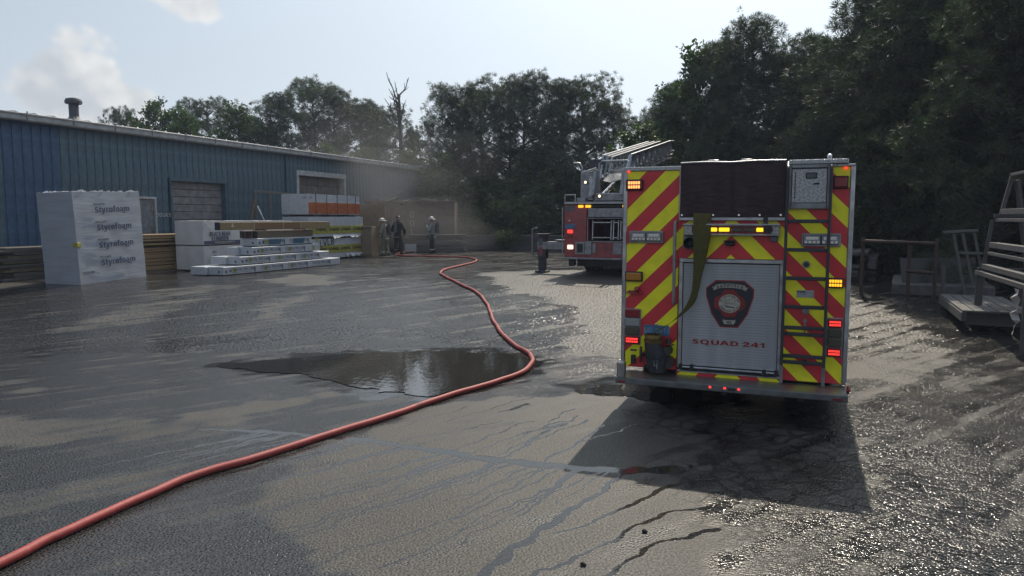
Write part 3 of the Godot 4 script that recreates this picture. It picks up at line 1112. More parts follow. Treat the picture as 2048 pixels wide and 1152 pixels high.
	mb.cyl(Vector3(0.4, 2.125, 0.08), Vector3(0.4, 2.125, 0.12), 0.045)
	obj("tie_strap", mb, ms.vinyl, e)
	# lamps on the left, top to bottom
	var o := framed("warning_light", -1.212, -1.01, 2.575, 2.705, 0.0, 0.045, ms.black, ms.lens_red, e)
	leds(-1.185, -1.04, 2.592, 2.688, 0.055, ms.glow_orange, o)
	scene_light(-1.165, -0.762, 1.957, 2.1, e)
	framed("turn_light", -1.208, -0.998, 1.497, 1.617, 0.0, 0.045, ms.black, ms.lens_amber, e)
	mb = Mb.new()
	mb.bx(-1.182, -0.997, 1.353, 1.372, 0.0, 0.06, 0.004)
	mb.ball(Vector3(-1.06, 1.405, 0.05), Vector3(0.033, 0.036, 0.03))
	mb.bx(-1.17, -1.06, 1.372, 1.39, 0.01, 0.045, 0.006)
	obj("work_lamp", mb, ms.red_paint, e)
	var cluster := func(x0: float, x1: float, lenses: Array):
		var b := Mb.new()
		b.bx(x0, x1, 0.735, 1.17, 0.0, 0.022, 0.01)
		var c := obj("tail_light_cluster", b, ms.alu_dull, e)
		for i in 4:
			var y1 := 1.162 - i * 0.1065
			var q := Mb.new()
			q.bx(x0 + 0.01, x1 - 0.01, y1 - 0.1, y1, 0.016, 0.045, 0.012)
			obj("lens", q, lenses[i][0], c)
			if lenses[i][1]:
				leds(x0 + 0.025, x1 - 0.025, y1 - 0.085, y1 - 0.02, 0.043, lenses[i][1], c, 6)
	cluster.call(-1.21, -1.013, [[ms.lens_red, null], [ms.lens_clear, null], [ms.lens_smoke, null], [ms.lens_red, ms.glow_red]])
	cluster.call(1.03, 1.197, [[ms.lens_red, ms.glow_red], [ms.lens_smoke, null], [ms.lens_smoke, null], [ms.lens_red, ms.glow_red]])
	o = framed("warning_light", 1.028, 1.185, 2.565, 2.7, 0.0, 0.04, ms.black, ms.lens_red, e)
	scene_light(0.74, 1.137, 1.942, 2.085, e)
	o = framed("turn_light", 1.02, 1.18, 1.495, 1.607, 0.0, 0.04, ms.black, ms.lens_amber, e)
	leds(1.035, 1.165, 1.508, 1.594, 0.049, ms.glow_amber, o)
	for q in [[-1.188, 2.8], [1.153, 2.782]]:
		mb = Mb.new()
		mb.bx(q[0] - 0.016, q[0] + 0.016, q[1] - 0.012, q[1] + 0.012, 0.0, 0.025, 0.006)
		obj("marker_light", mb, ms.glow_red, e)
	# handrail left of the door
	mb = Mb.new()
	mb.tube([Vector3(-0.622, 2.21, 0.0), Vector3(-0.622, 2.2, 0.07), Vector3(-0.622, 1.27, 0.07), Vector3(-0.622, 1.25, 0.0)], 0.019, 10)
	obj("handrail", mb, ms.alu_dull, e)
	# speaker, camera, junction box
	mb = Mb.new()
	mb.bx(-0.535, -0.385, 1.9, 2.05, 0.0, 0.03, 0.02)
	var sp := obj("speaker", mb, ms.alu_dull, e)
	mb = Mb.new()
	var fwd := Basis(Vector3.RIGHT, Vector3.BACK, Vector3.DOWN)
	mb.lathe([Vector2(0, 0.02), Vector2(0.03, 0.03), Vector2(0.062, 0.09), Vector2(0.07, 0.09), Vector2(0.066, 0.0)], T(-0.452, 1.965, 0.02, fwd), 18)
	obj("horn", mb, ms.black, sp)
	mb = Mb.new()
	mb.bx(-0.06, 0.04, 1.937, 1.99, 0.0, 0.06, 0.012)
	mb.bx(-0.075, 0.055, 1.985, 2.0, 0.0, 0.085, 0.004)
	mb.cyl(Vector3(-0.01, 1.962, 0.05), Vector3(-0.01, 1.962, 0.072), 0.018)
	obj("rear_camera", mb, ms.black, e)
	mb = Mb.new()
	mb.bx(0.42, 0.5, 1.99, 2.055, 0.0, 0.05, 0.008)
	obj("junction_box", mb, ms.grey_plastic, e)
	# number plate and its lamp
	mb = Mb.new()
	mb.bx(-0.976, -0.676, 0.852, 0.982, 0.0, 0.008, 0.003)
	var pl := obj("number_plate", mb, ms.plate_blue, e)
	mb = Mb.new()
	mb.text("MF 2418", 0.06, T(-0.82, 0.915, 0.012), 1.0, false, 400)
	obj("plate_lettering", mb, mat(0.3, 0.45, 0.6, 0.5), pl)
	mb = Mb.new()
	mb.ball(Vector3(-0.83, 1.0, 0.015), Vector3(0.018, 0.012, 0.016))
	obj("plate_lamp", mb, ms.chrome, e)
	# hose inlet at the lower left
	mb = Mb.new()
	mb.cyl(Vector3(-0.8, 0.62, 0.0), Vector3(-0.8, 0.62, 0.2), 0.12, 0.12, 18)
	mb.tube([Vector3(-0.8, 0.62, 0.16), Vector3(-0.81, 0.68, 0.17), Vector3(-0.83, 0.76, 0.17), Vector3(-0.835, 0.8, 0.17)], [0.11, 0.11, 0.1, 0.1], 16)
	mb.cyl(Vector3(-0.79, 0.46, 0.12), Vector3(-0.79, 0.6, 0.14), 0.1, 0.09, 14)
	mb.bx(-0.9, -0.86, 0.49, 0.6, 0.12, 0.2, 0.01)
	mb.bx(-0.95, -0.7, 0.48, 0.51, 0.06, 0.12, 0.008)
	var valve := obj("hose_inlet", mb, ms.dark_metal, e)
	mb = Mb.new()
	mb.bx(-0.82, -0.76, 0.52, 0.62, 0.2, 0.225, 0.01)
	mb.cyl(Vector3(-0.79, 0.6, 0.18), Vector3(-0.79, 0.6, 0.225), 0.035)
	mb.bx(-0.78, -0.765, 0.5, 0.545, 0.215, 0.235, 0.003)
	obj("gauge", mb, ms.alu_dull, valve)
	mb = Mb.new()
	mb.lathe([Vector2(0.086, 0.8), Vector2(0.108, 0.8), Vector2(0.112, 0.84), Vector2(0.095, 0.845), Vector2(0.095, 0.862), Vector2(0.105, 0.865), Vector2(0.102, 0.892), Vector2(0.08, 0.9)], T(-0.83, 0, 0.17), 18)
	for i in 4:
		var a := TAU * i / 4.0 + 0.4
		mb.bx(-0.83 + cos(a) * 0.112 - 0.012, -0.83 + cos(a) * 0.112 + 0.012, 0.81, 0.835, 0.17 + sin(a) * 0.112 - 0.012, 0.17 + sin(a) * 0.112 + 0.012, 0.004)
	obj("coupling_ring", mb, ms.brass, valve)
	mb = Mb.new()
	var wheel_p := []
	for i in 25:
		wheel_p.append(Vector3(-0.985 + 0.02 * cos(TAU * i / 24.0), 0.64 + 0.085 * sin(TAU * i / 24.0), 0.12 + 0.085 * cos(TAU * i / 24.0)))
	mb.tube(wheel_p, 0.014, 6)
	mb.cyl(Vector3(-0.99, 0.64, 0.12), Vector3(-0.9, 0.64, 0.12), 0.02)
	mb.bar(Vector3(-0.985, 0.56, 0.12), Vector3(-0.985, 0.72, 0.12), 0.014, 0.014)
	obj("handwheel", mb, ms.black, valve)
	mb = Mb.new()
	mb.cyl(Vector3(-0.68, 0.7, 0.02), Vector3(-0.68, 0.7, 0.16), 0.06, 0.055)
	mb.cyl(Vector3(-0.67, 0.56, 0.02), Vector3(-0.67, 0.56, 0.13), 0.075, 0.07)
	mb.bar(Vector3(-0.66, 0.76, 0.1), Vector3(-0.6, 0.78, 0.12), 0.016, 0.016)
	mb.cyl(Vector3(-0.67, 0.78, 0.08), Vector3(-0.67, 0.84, 0.08), 0.035)
	obj("drain_valve", mb, mat(0.08, 0.075, 0.07, 0.5, 0.5), valve)
	mb = Mb.new()
	mb.bx(-1.125, -1.07, 0.5, 0.61, 0.0, 0.03, 0.008)
	mb.bx(-1.135, -1.06, 0.655, 0.675, 0.0, 0.012, 0.003)
	obj("switch_box", mb, ms.dark_metal, e)
	# right side: drawer box, ladder, labels
	mb = Mb.new()
	mb.bx(0.59, 0.615, 2.35, 2.83, 0.0, 0.055, 0.006)
	mb.bx(0.98, 1.005, 2.35, 2.83, 0.0, 0.055, 0.006)
	mb.bx(0.616, 0.979, 2.35, 2.41, 0.0, 0.055, 0.006)
	mb.bx(0.616, 0.979, 2.79, 2.83, 0.0, 0.055, 0.006)
	mb.bx(0.6, 0.99, 2.4, 2.8, -0.02, 0.012)
	var lk := obj("top_locker", mb, ms.alu_dull, e)
	mb = Mb.new()
	mb.bx(0.62, 0.976, 2.415, 2.785, 0.012, 0.03, 0.006)
	obj("locker_door", mb, ms.tread, lk)
	mb = Mb.new()
	mb.bx(0.652, 0.66, 2.46, 2.745, 0.03, 0.036)
	mb.bx(0.76, 0.875, 2.675, 2.742, 0.03, 0.036, 0.002)
	mb.bx(0.84, 0.9, 2.61, 2.63, 0.03, 0.034, 0.001)
	obj("locker_seal", mb, ms.black, lk)
	mb = Mb.new()
	mb.bx(0.77, 0.865, 2.684, 2.732, 0.036, 0.039, 0.001)
	obj("latch_plate", mb, ms.grey_plastic, lk)
	mb = Mb.new()
	mb.bx(0.585, 1.18, 2.828, 2.882, -1.6, 0.06, 0.008)
	obj("locker_lid", mb, ms.tread, lk)
	mb = Mb.new()
	for s in [0.583, 1.012]:
		mb.bar(Vector3(s, 0.64, 0.16), Vector3(s, 2.8, 0.12), 0.032, 0.05, 0.008, Vector3.BACK)
		mb.bar(Vector3(s, 2.79, 0.12), Vector3(s, 2.86, -0.05), 0.032, 0.04, 0.008)
		for y in [0.72, 1.6, 2.4]:
			mb.bar(Vector3(s, y, 0.0), Vector3(s, y, 0.15), 0.03, 0.03)
	var lad := obj("access_ladder", mb, ms.dark_metal, e)
	for y in [2.217, 1.908, 1.598, 1.285, 1.055, 0.985, 0.74, 0.672]:
		mb = Mb.new()
		mb.bx(0.6, 0.995, y - 0.02, y + 0.02, 0.115, 0.15, 0.006)
		obj("rung", mb, ms.dark_metal, lad)
	mb = Mb.new()
	for s in [0.583, 1.012]:
		mb.bar(Vector3(s, 0.66, 0.16), Vector3(s * 1.0, 0.42, 0.1), 0.036, 0.02, 0.004)
	obj("fold_foot", mb, ms.alu, lad)
	mb = Mb.new()
	mb.cyl(Vector3(0.993, 2.82, -0.03), Vector3(0.993, 2.89, -0.03), 0.016)
	mb.ball(Vector3(0.993, 2.915, -0.03), Vector3(0.026, 0.03, 0.026))
	obj("rail_ball", mb, ms.chrome, e)
	mb = Mb.new()
	mb.cyl(Vector3(0.8, 1.745, 0.0), Vector3(0.8, 1.745, 0.02), 0.04)
	var rd := obj("round_socket", mb, ms.alu_dull, e)
	mb = Mb.new()
	mb.cyl(Vector3(0.8, 1.745, 0.018), Vector3(0.8, 1.745, 0.026), 0.026)
	obj("socket_centre", mb, ms.black, rd)
	mb = Mb.new()
	mb.bx(0.713, 0.89, 1.379, 1.46, 0.0025, 0.006)
	var lb := obj("notice_label", mb, mat(0.42, 0.43, 0.44, 0.5), e)
	mb = Mb.new()
	mb.text("NO RIDING", 0.014, T(0.755, 1.442, 0.009), 0.8)
	mb.bx(0.798, 0.801, 1.385, 1.455, 0.006, 0.007)
	mb.bx(0.72, 0.885, 1.43, 1.433, 0.006, 0.007)
	mb.bx(0.72, 0.79, 1.41, 1.413, 0.006, 0.007)
	obj("label_print", mb, ms.ink_black, lb)
	mb = Mb.new()
	mb.cyl(Vector3(0.81, 1.235, 0.0), Vector3(0.81, 1.235, 0.03), 0.038)
	obj("finger_pull", mb, ms.alu_dull, e)
	mb = Mb.new()
	mb.cyl(Vector3(0.81, 1.125, 0.0), Vector3(0.81, 1.125, 0.045), 0.02)
	mb.bx(0.8, 0.818, 0.99, 1.12, 0.03, 0.045, 0.005)
	obj("door_latch", mb, ms.alu_dull, e)
	mb = Mb.new()
	mb.cyl(Vector3(0.82, 0.655, 0.0), Vector3(0.82, 0.655, 0.03), 0.035)
	obj("door_pull", mb, ms.black, e)
	# tailboard
	mb = Mb.new()
	mb.bx(-1.2, 1.24, 0.385, 0.41, -0.02, 0.43, 0.004)
	var tb := obj("tailboard", mb, ms.tread, e)
	mb = Mb.new()
	mb.bx(-1.21, 1.25, 0.345, 0.415, 0.431, 0.455, 0.006)
	obj("tailboard_edge", mb, mat(0.2, 0.2, 0.21, 0.5, 0.5), tb)
	mb = Mb.new()
	mb.bx(-1.19, 1.2, 0.3, 0.38, -0.02, 0.05)
	for x in [-0.8, 0.0, 0.8]:
		mb.bx(x - 0.03, x + 0.03, 0.3, 0.384, 0.0, 0.4)
	obj("tailboard_bracket", mb, ms.black, tb)
	for x in [-0.141, 0.015, 0.163]:
		mb = Mb.new()
		mb.ball(Vector3(x, 0.39, 0.456), Vector3(0.016, 0.014, 0.008))
		obj("marker_light", mb, ms.glow_red, tb)
	mb = Mb.new()
	mb.bx(0.05, 0.13, 0.37, 0.395, 0.454, 0.465, 0.003)
	mb.cyl(Vector3(0.07, 0.34, 0.4), Vector3(0.07, 0.36, 0.44), 0.02)
	obj("step_lamp", mb, ms.black, tb)
	for q in [[-1.18, -1.09], [1.1, 1.2]]:
		mb = Mb.new()
		mb.bx(q[0], q[1], 0.358, 0.378, 0.454, 0.46, 0.002)
		obj("reflector", mb, ms.lens_red, tb)
	mb = Mb.new()
	mb.bx(-1.2, -1.11, 0.41, 0.59, 0.33, 0.44, 0.012)
	obj("corner_post", mb, ms.alu, tb)
	mb = Mb.new()
	mb.ball(Vector3(1.25, 0.46, 0.36), Vector3(0.02, 0.05, 0.02))
	obj("side_reflector", mb, ms.lens_red, tb)
	# the flat olive hose: a ribbon with thickness, hanging from the bed and tied in to the inlet
	var h := Mb.new()
	var sp_pts := [[Vector3(-0.316, 2.31, 0.03), 0.2, 0.0], [Vector3(-0.316, 2.27, 0.085), 0.2, 0.0], [Vector3(-0.31, 2.05, 0.13), 0.195, 2.0], [Vector3(-0.325, 1.8, 0.13), 0.145, 4.0], [Vector3(-0.347, 1.6, 0.13), 0.1, 6.0], [Vector3(-0.37, 1.42, 0.13), 0.08, 8.0], [Vector3(-0.42, 1.27, 0.13), 0.1, 25.0], [Vector3(-0.53, 1.13, 0.14), 0.12, 48.0], [Vector3(-0.66, 1.02, 0.15), 0.13, 60.0], [Vector3(-0.76, 0.955, 0.16), 0.14, 62.0], [Vector3(-0.82, 0.92, 0.168), 0.15, 60.0], [Vector3(-0.83, 0.88, 0.17), 0.16, 80.0]]
	var rings := []
	var k := sp_pts.size()
	for i in k - 1:
		for s in 6:
			var f := s / 6.0
			var c: Vector3 = sp_pts[i][0].cubic_interpolate(sp_pts[i + 1][0], sp_pts[maxi(i - 1, 0)][0], sp_pts[mini(i + 2, k - 1)][0], f)
			var wd: float = lerpf(sp_pts[i][1], sp_pts[i + 1][1], f)
			var an: float = deg_to_rad(lerpf(sp_pts[i][2], sp_pts[i + 1][2], f))
			var ax := Vector3(cos(an), sin(an) * (1.0 if an > 0.3 else 0.2), -0.15)
			# across the ribbon: sideways while it hangs, turning as it twists towards the coupling
			ax = Vector3(cos(an * 0.6), sin(an * 0.6) * -0.0 + 0.75 * sin(an), -0.2).normalized()
			var ring := []
			for q in [[-1.0, 0.0], [-0.7, 1.0], [0.7, 1.0], [1.0, 0.0], [0.7, -1.0], [-0.7, -1.0]]:
				ring.append(c + ax * wd * 0.5 * q[0] + Vector3(0, 0, 0.009 + 0.1 * maxf(0.0, 0.1 - wd) * 1.5) * q[1])
			rings.append([ring, c])
	for i in rings.size() - 1:
		for j in 6:
			var jj := (j + 1) % 6
			var mid: Vector3 = (rings[i][1] + rings[i + 1][1]) / 2
			var q := [rings[i][0][j], rings[i][0][jj], rings[i + 1][0][jj], rings[i + 1][0][j]]
			h.fan(q, (q[0] + q[2]) / 2 - mid)
	var hose := thing("supply_hose", "flat olive hose hanging from the engine's hose bed down to its lower left inlet", "hose", Vector3(2.49, 0, -8.25), -21.7)
	obj("jacket", h, ms.olive, hose)


# ---------------------------------------------------------------- ladder truck
func make_ladder_truck() -> void:
	var e := thing("ladder_truck", "dark red ladder truck with raised aerial, parked beyond the chevron engine", "fire truck", Vector3(2.756, 0.45, -22.35), -21.7)
	e.scale = Vector3(0.95, 0.97, 0.95)
	var red: Material = ms.red_paint
	var mb := Mb.new()
	mb.bx(-1.27, -0.5, 0.6, 2.28, -3.0, 0.0, 0.02)
	mb.bx(0.85, 1.27, 0.6, 2.28, -3.0, 0.0, 0.02)
	mb.bx(-0.499, 0.849, 0.6, 1.12, -3.0, 0.0, 0.01)
	mb.bx(-1.27, 1.27, 0.7, 2.3, -9.0, -3.01, 0.02)
	var body := obj("body", mb, red, e)
	mb = Mb.new()
	mb.bx(-1.22, 1.22, 0.6, 2.6, -11.6, -9.2, 0.12)
	obj("cab", mb, red, e)
	mb = Mb.new()
	mb.bx(-0.46, 0.8, 1.89, 2.17, -0.05, 0.02, 0.01)
	mb.bx(-0.48, -0.45, 1.13, 1.89, -0.05, 0.03, 0.005)
	mb.bx(0.8, 0.83, 1.13, 1.89, -0.05, 0.03, 0.005)
	mb.bx(-0.47, 0.82, 1.1, 1.13, -0.1, 0.05, 0.005)
	mb.bx(-0.46, 0.8, 1.84, 1.865, -0.02, 0.03, 0.004)
	obj("compartment_frame", mb, ms.alu_dull, e)
	mb = Mb.new()
	mb.bx(-0.5, 0.85, 1.12, 2.27, -2.2, -2.1)
	mb.bx(-0.5, 0.85, 2.2, 2.27, -2.1, -0.06)
	obj("compartment_back", mb, ms.black, e)
	for q in [[-0.36, 0.26], [0.34, 0.5], [0.58, 0.72]]:
		mb = Mb.new()
		for x in [q[0], q[1]]:
			mb.bar(Vector3(x, 1.16, -0.2), Vector3(x, 1.8, -0.25), 0.04, 0.05, 0.008)
			mb.bar(Vector3(x, 1.2, -0.2), Vector3(x, 1.2, -2.0), 0.03, 0.06)
		mb.bar(Vector3(q[0], 1.24, -0.18), Vector3(q[1], 1.24, -0.18), 0.03, 0.03)
		mb.bar(Vector3(q[0], 1.72, -0.22), Vector3(q[1], 1.72, -0.22), 0.03, 0.03)
		obj("stowed_ladder", mb, ms.alu, e)
	# rear boxes
	framed("side_box", -0.88, -0.56, 0.7, 1.1, 0.0, 0.04, ms.alu_dull, ms.black, e, 0.06)
	mb = Mb.new()
	mb.bx(-0.55, -0.32, 0.7, 1.12, 0.0, 0.06, 0.01)
	mb.bx(-0.3, -0.18, 0.75, 1.05, 0.0, 0.03, 0.008)
	mb.bx(0.38, 0.67, 0.72, 1.1, 0.0, 0.03, 0.01)
	obj("panel_door", mb, ms.alu_dull, e)
	mb = Mb.new()
	for j in 3:
		for i in 5:
			mb.ball(Vector3(0.05 + i * 0.06, 0.82 + j * 0.08, 0.01), Vector3(0.018, 0.018, 0.012), 6)
	obj("connector", mb, ms.alu, e)
	mb = Mb.new()
	mb.bx(-1.27, 1.27, 0.54, 0.6, -0.2, 0.06, 0.01)
	obj("bumper", mb, ms.alu_dull, e)
	mb = Mb.new()
	mb.bx(-0.9, 0.9, 0.3, 0.62, -8.0, -0.3)
	mb.bx(-1.2, -1.0, 0.3, 0.55, -0.35, -0.3)
	mb.bx(-1.1, -0.9, 0.33, 0.5, -0.2, 0.0, 0.02)
	obj("chassis", mb, ms.black, e)
	for s in [-1.0, 1.0]:
		for z in [-2.6, -3.9, -9.6]:
			wheel(Vector3(s * 1.08, 0.52, z), 0.52, 0.32, e)
	mb = Mb.new()
	mb.bx(-1.23, -0.9, 1.52, 1.67, 0.0, 0.02, 0.005)
	obj("blue_panel", mb, ms.plate_blue, e)
	mb = Mb.new()
	mb.bx(-1.23, -0.93, 2.08, 2.25, 0.0, 0.02, 0.005)
	obj("grey_panel", mb, ms.grey_plastic, e)
	mb = Mb.new()
	mb.ball(Vector3(-1.08, 1.77, 0.02), Vector3(0.04, 0.05, 0.03))
	obj("clear_lamp", mb, ms.chrome, e)
	for q in [[1.375, 1.485, true], [1.2, 1.35, false]]:
		mb = Mb.new()
		mb.bx(-1.15, -0.965, q[0], q[1], 0.0, 0.04, 0.015)
		obj("red_tail_light", mb, ms.glow_red if q[2] else ms.lens_red, e)
	mb = Mb.new()
	mb.bx(-1.15, -0.95, 0.86, 1.0, 0.0, 0.04, 0.02)
	obj("reversing_light", mb, ms.glow_warm, e)
	for q in [[-0.785, -0.615], [-0.54, -0.36], [0.683, 0.8]]:
		mb = Mb.new()
		mb.bx(q[0], q[1], 2.19, 2.27, 0.01, 0.05, 0.01)
		obj("amber_light", mb, ms.glow_amber, e)
	# deck, rails and turntable
	mb = Mb.new()
	mb.bx(-1.27, 1.27, 2.3, 2.37, -9.0, 0.04, 0.01)
	obj("deck", mb, ms.tread, e)
	mb = Mb.new()
	for q in [[-1.25, -0.9, 2.38, 2.6]]:
		mb.tube([Vector3(q[0], q[2], 0), Vector3(q[0], q[3], 0), Vector3(q[1], q[3], 0), Vector3(q[1], q[2], 0)], 0.02, 6)
	mb.tube([Vector3(-0.78, 2.37, -0.3), Vector3(-0.76, 3.5, -0.3), Vector3(-0.85, 3.62, -0.3), Vector3(-1.06, 3.62, -0.3)], 0.03, 8)
	mb.tube([Vector3(-0.24, 2.6, -0.5), Vector3(-0.24, 3.6, -0.5), Vector3(-0.15, 3.68, -0.5), Vector3(0.7, 3.68, -0.5), Vector3(0.78, 3.6, -0.5), Vector3(0.78, 2.6, -0.5)], 0.025, 8)
	mb.tube([Vector3(-0.74, 3.3, -0.3), Vector3(-0.3, 3.45, -0.4)], 0.04, 8)
	obj("deck_rail", mb, ms.alu, e)
	mb = Mb.new()
	mb.tube([Vector3(-1.33, 0.75, 0.0), Vector3(-1.33, 2.2, 0.0)], 0.02, 6)
	obj("grab_rail", mb, ms.alu, e)
	mb = Mb.new()
	mb.bx(-0.8, -0.38, 2.47, 3.28, -0.8, -0.25, 0.02)
	mb.bx(-0.85, -0.55, 2.375, 2.5, -0.3, 0.0, 0.01)
	var con := obj("control_console", mb, ms.alu_dull, e)
	mb = Mb.new()
	mb.bx(-0.5, -0.38, 2.55, 3.2, -0.26, -0.23, 0.005)
	obj("console_door", mb, ms.alu, con)
	mb = Mb.new()
	mb.bx(-0.75, -0.26, 3.48, 3.8, -1.6, -1.1, 0.03)
	obj("monitor_box", mb, ms.dark_metal, e)
	for q in [Vector3(-0.62, 3.0, -0.24), Vector3(-0.1, 2.55, -0.08), Vector3(0.8, 2.55, -0.08)]:
		mb = Mb.new()
		mb.cyl(q, q + Vector3(0, 0, 0.03), 0.075, 0.075, 14)
		var l := obj("work_light", mb, ms.black, e)
		mb = Mb.new()
		mb.ball(q + Vector3(0, 0, 0.025), Vector3(0.052, 0.052, 0.015), 12)
		obj("lit_lens", mb, ms.glow_warm, l)
	mb = Mb.new()
	mb.bx(-0.29, 1.0, 2.39, 2.65, -1.9, -0.1, 0.03)
	mb.cyl(Vector3(0.17, 2.3, -1.2), Vector3(0.17, 2.45, -1.2), 0.75, 0.75, 24)
	for x in [-0.3, 0.64]:
		mb.prism(PackedVector2Array([Vector2(-0.1, 2.6), Vector2(0.9, 2.6), Vector2(0.5, 3.35), Vector2(0.2, 3.35)]), x - 0.05, x + 0.05, T(0, 0, 0, rot(Vector3.UP, 90)))
	obj("turntable", mb, ms.alu_dull, e)
	mb = Mb.new()
	for x in [-0.2, 0.54]:
		mb.cyl(Vector3(x, 2.5, -0.5), Vector3(x, 3.3, -3.2), 0.08, 0.06)
	obj("lift_cylinder", mb, ms.chrome, e)
	# aerial: three nested sections, each a pair of trusses with rungs
	var tilt := deg_to_rad(8.7)
	for sct in 3:
		var hw := 0.48 - sct * 0.09
		var y0 := 0.0 + sct * 0.09
		var hh := 0.72 - sct * 0.14
		var l0 := 0.3 + sct * 0.25
		var l1 := 8.6 + sct * 0.9
		var base := Transform3D(Basis(Vector3.RIGHT, tilt), Vector3(0.17, 3.08, -0.6))
		mb = Mb.new()
		for s in [-1.0, 1.0]:
			var x: float = s * hw
			mb.bar(base * Vector3(x, y0, -l0), base * Vector3(x, y0, -l1), 0.07, 0.09)
			mb.bar(base * Vector3(x, y0 + hh, -l0 - 0.5), base * Vector3(x, y0 + hh, -l1), 0.085, 0.06)
			mb.bar(base * Vector3(x, y0, -l0), base * Vector3(x, y0 + hh, -l0 - 0.5), 0.06, 0.06)
			var z := l0 + 0.5
			var flip := false
			while z < l1 - 0.6:
				mb.bar(base * Vector3(x, y0 + (hh if flip else 0.0), -z), base * Vector3(x, y0 + (0.0 if flip else hh), -z - 0.55), 0.04, 0.04)
				flip = not flip
				z += 0.55
		var ld := obj("ladder_section", mb, ms.alu, e)
		mb = Mb.new()
		var z := l0 + 0.2
		while z < l1:
			mb.bar(base * Vector3(-hw, y0 + 0.03, -z), base * Vector3(hw, y0 + 0.03, -z), 0.04, 0.04)
			z += 0.36
		obj("rungs", mb, ms.alu, ld)
	mb = Mb.new()
	for k in 12:
		mb.tube([Vector3(-0.1, 3.05 + k * 0.02, -0.5 - k * 0.06), Vector3(0.15, 3.0 + k * 0.025, -0.45 - k * 0.05), Vector3(0.5, 3.08 + k * 0.02, -0.5 - k * 0.06)], 0.016, 5)
	obj("cable_loop", mb, ms.alu_dull, e)
	# outrigger on the left: beam, leg and foot
	mb = Mb.new()
	mb.bx(-2.55, -1.2, 0.8, 1.06, -1.25, -0.95, 0.01)
	mb.bx(-1.9, -1.2, 1.1, 1.13, -1.3, -0.9, 0.005)
	var ou := obj("outrigger_beam", mb, ms.alu_dull, e)
	mb = Mb.new()
	mb.bx(-2.54, -2.24, 0.52, 1.32, -1.26, -0.96, 0.02)
	mb.bx(-2.64, -2.18, 1.3, 1.33, -1.34, -0.88, 0.005)
	obj("outrigger_jack", mb, ms.dark_metal, ou)
	mb = Mb.new()
	mb.bx(-2.53, -2.29, 0.06, 0.5, -1.22, -1.0, 0.015)
	mb.bx(-2.58, -2.24, 0.48, 0.53, -1.28, -0.94, 0.005)
	mb.bx(-2.62, -2.2, 0.0, 0.07, -1.33, -0.89, 0.02)
	obj("outrigger_foot", mb, ms.dark_metal, ou)
	mb = Mb.new()
	mb.bx(-2.48, -2.36, 0.6, 0.88, -0.959, -0.948, 0.003)
	obj("red_strip", mb, red, ou)
	mb = Mb.new()
	mb.bx(-2.5, -2.36, 0.92, 1.16, -0.959, -0.945, 0.003)
	obj("warning_plate", mb, ms.grey_plastic, ou)
	mb = Mb.new()
	mb.tube([Vector3(-2.72, 0.62, -0.9), Vector3(-2.72, 1.5, -0.9), Vector3(-2.55, 1.53, -0.95)], 0.022, 6)
	obj("jack_rail", mb, ms.alu, ou)


func make_red_hose() -> void:
	var q := [-4.6, -3.4, -3.9, -3.95, -3.29, -4.46, -3.22, -4.86, -3.09, -5.24, -2.93, -5.68, -2.72, -6.13, -2.42, -6.52, -2.09, -6.97, -1.72, -7.52, -1.29, -8.15, -0.78, -8.97, -0.3, -9.6, 0.11, -10.22, 0.29, -10.88, 0.31, -11.48, 0.22, -11.98, 0.01, -12.68, -0.23, -13.83, -0.41, -15.09, -0.64, -17.16, -0.96, -18.62, -1.44, -20.01, -1.94, -21.68, -2.32, -23.43, -2.3, -25.25, -1.95, -27.09, -1.58, -28.9, -1.5, -30.59, -1.75, -32.11, -2.51, -33.34, -3.82, -33.77, -5.3, -34.5, -5.73, -35.9, -5.56, -37.4, -4.87, -38.4, -4.0, -38.9]
	# in the picture the hose runs in one sweep through the first marks
	var pts := []
	for i in range(0, q.size(), 2):
		pts.append(Vector3(q[i], gh(q[i], q[i + 1]) + 0.036, q[i + 1]))
	pts = pts.slice(2)
	pts.push_front(Vector3(-3.55, 0.039, -3.6))
	var sm := []
	var k := pts.size()
	for i in k - 1:
		var n := int(pts[i].distance_to(pts[i + 1]) / 0.12) + 2
		for s in n:
			var p: Vector3 = pts[i].cubic_interpolate(pts[i + 1], pts[maxi(i - 1, 0)], pts[mini(i + 2, k - 1)], float(s) / n)
			sm.append(p)
	var f := noise(0.8, 2, 8)
	for i in range(1, sm.size() - 1):
		sm[i].x += f.get_noise_1d(i * 0.11) * 0.03
	var root := thing("fire_hose", "charged red fire hose snaking across the wet yard past the puddle to the smoke", "hose")
	var mb := Mb.new()
	mb.tube(sm, 0.034, 14)
	obj("jacket", mb, ms.hose_red, root)
	for at in [60, 150]:
		if at < sm.size() - 4:
			mb = Mb.new()
			mb.tube([sm[at], sm[at].lerp(sm[at + 1], 0.5), sm[at + 1]], 0.0346, 14, false)
			obj("scuffed_band", mb, mat(0.25, 0.06, 0.05, 0.7), root)


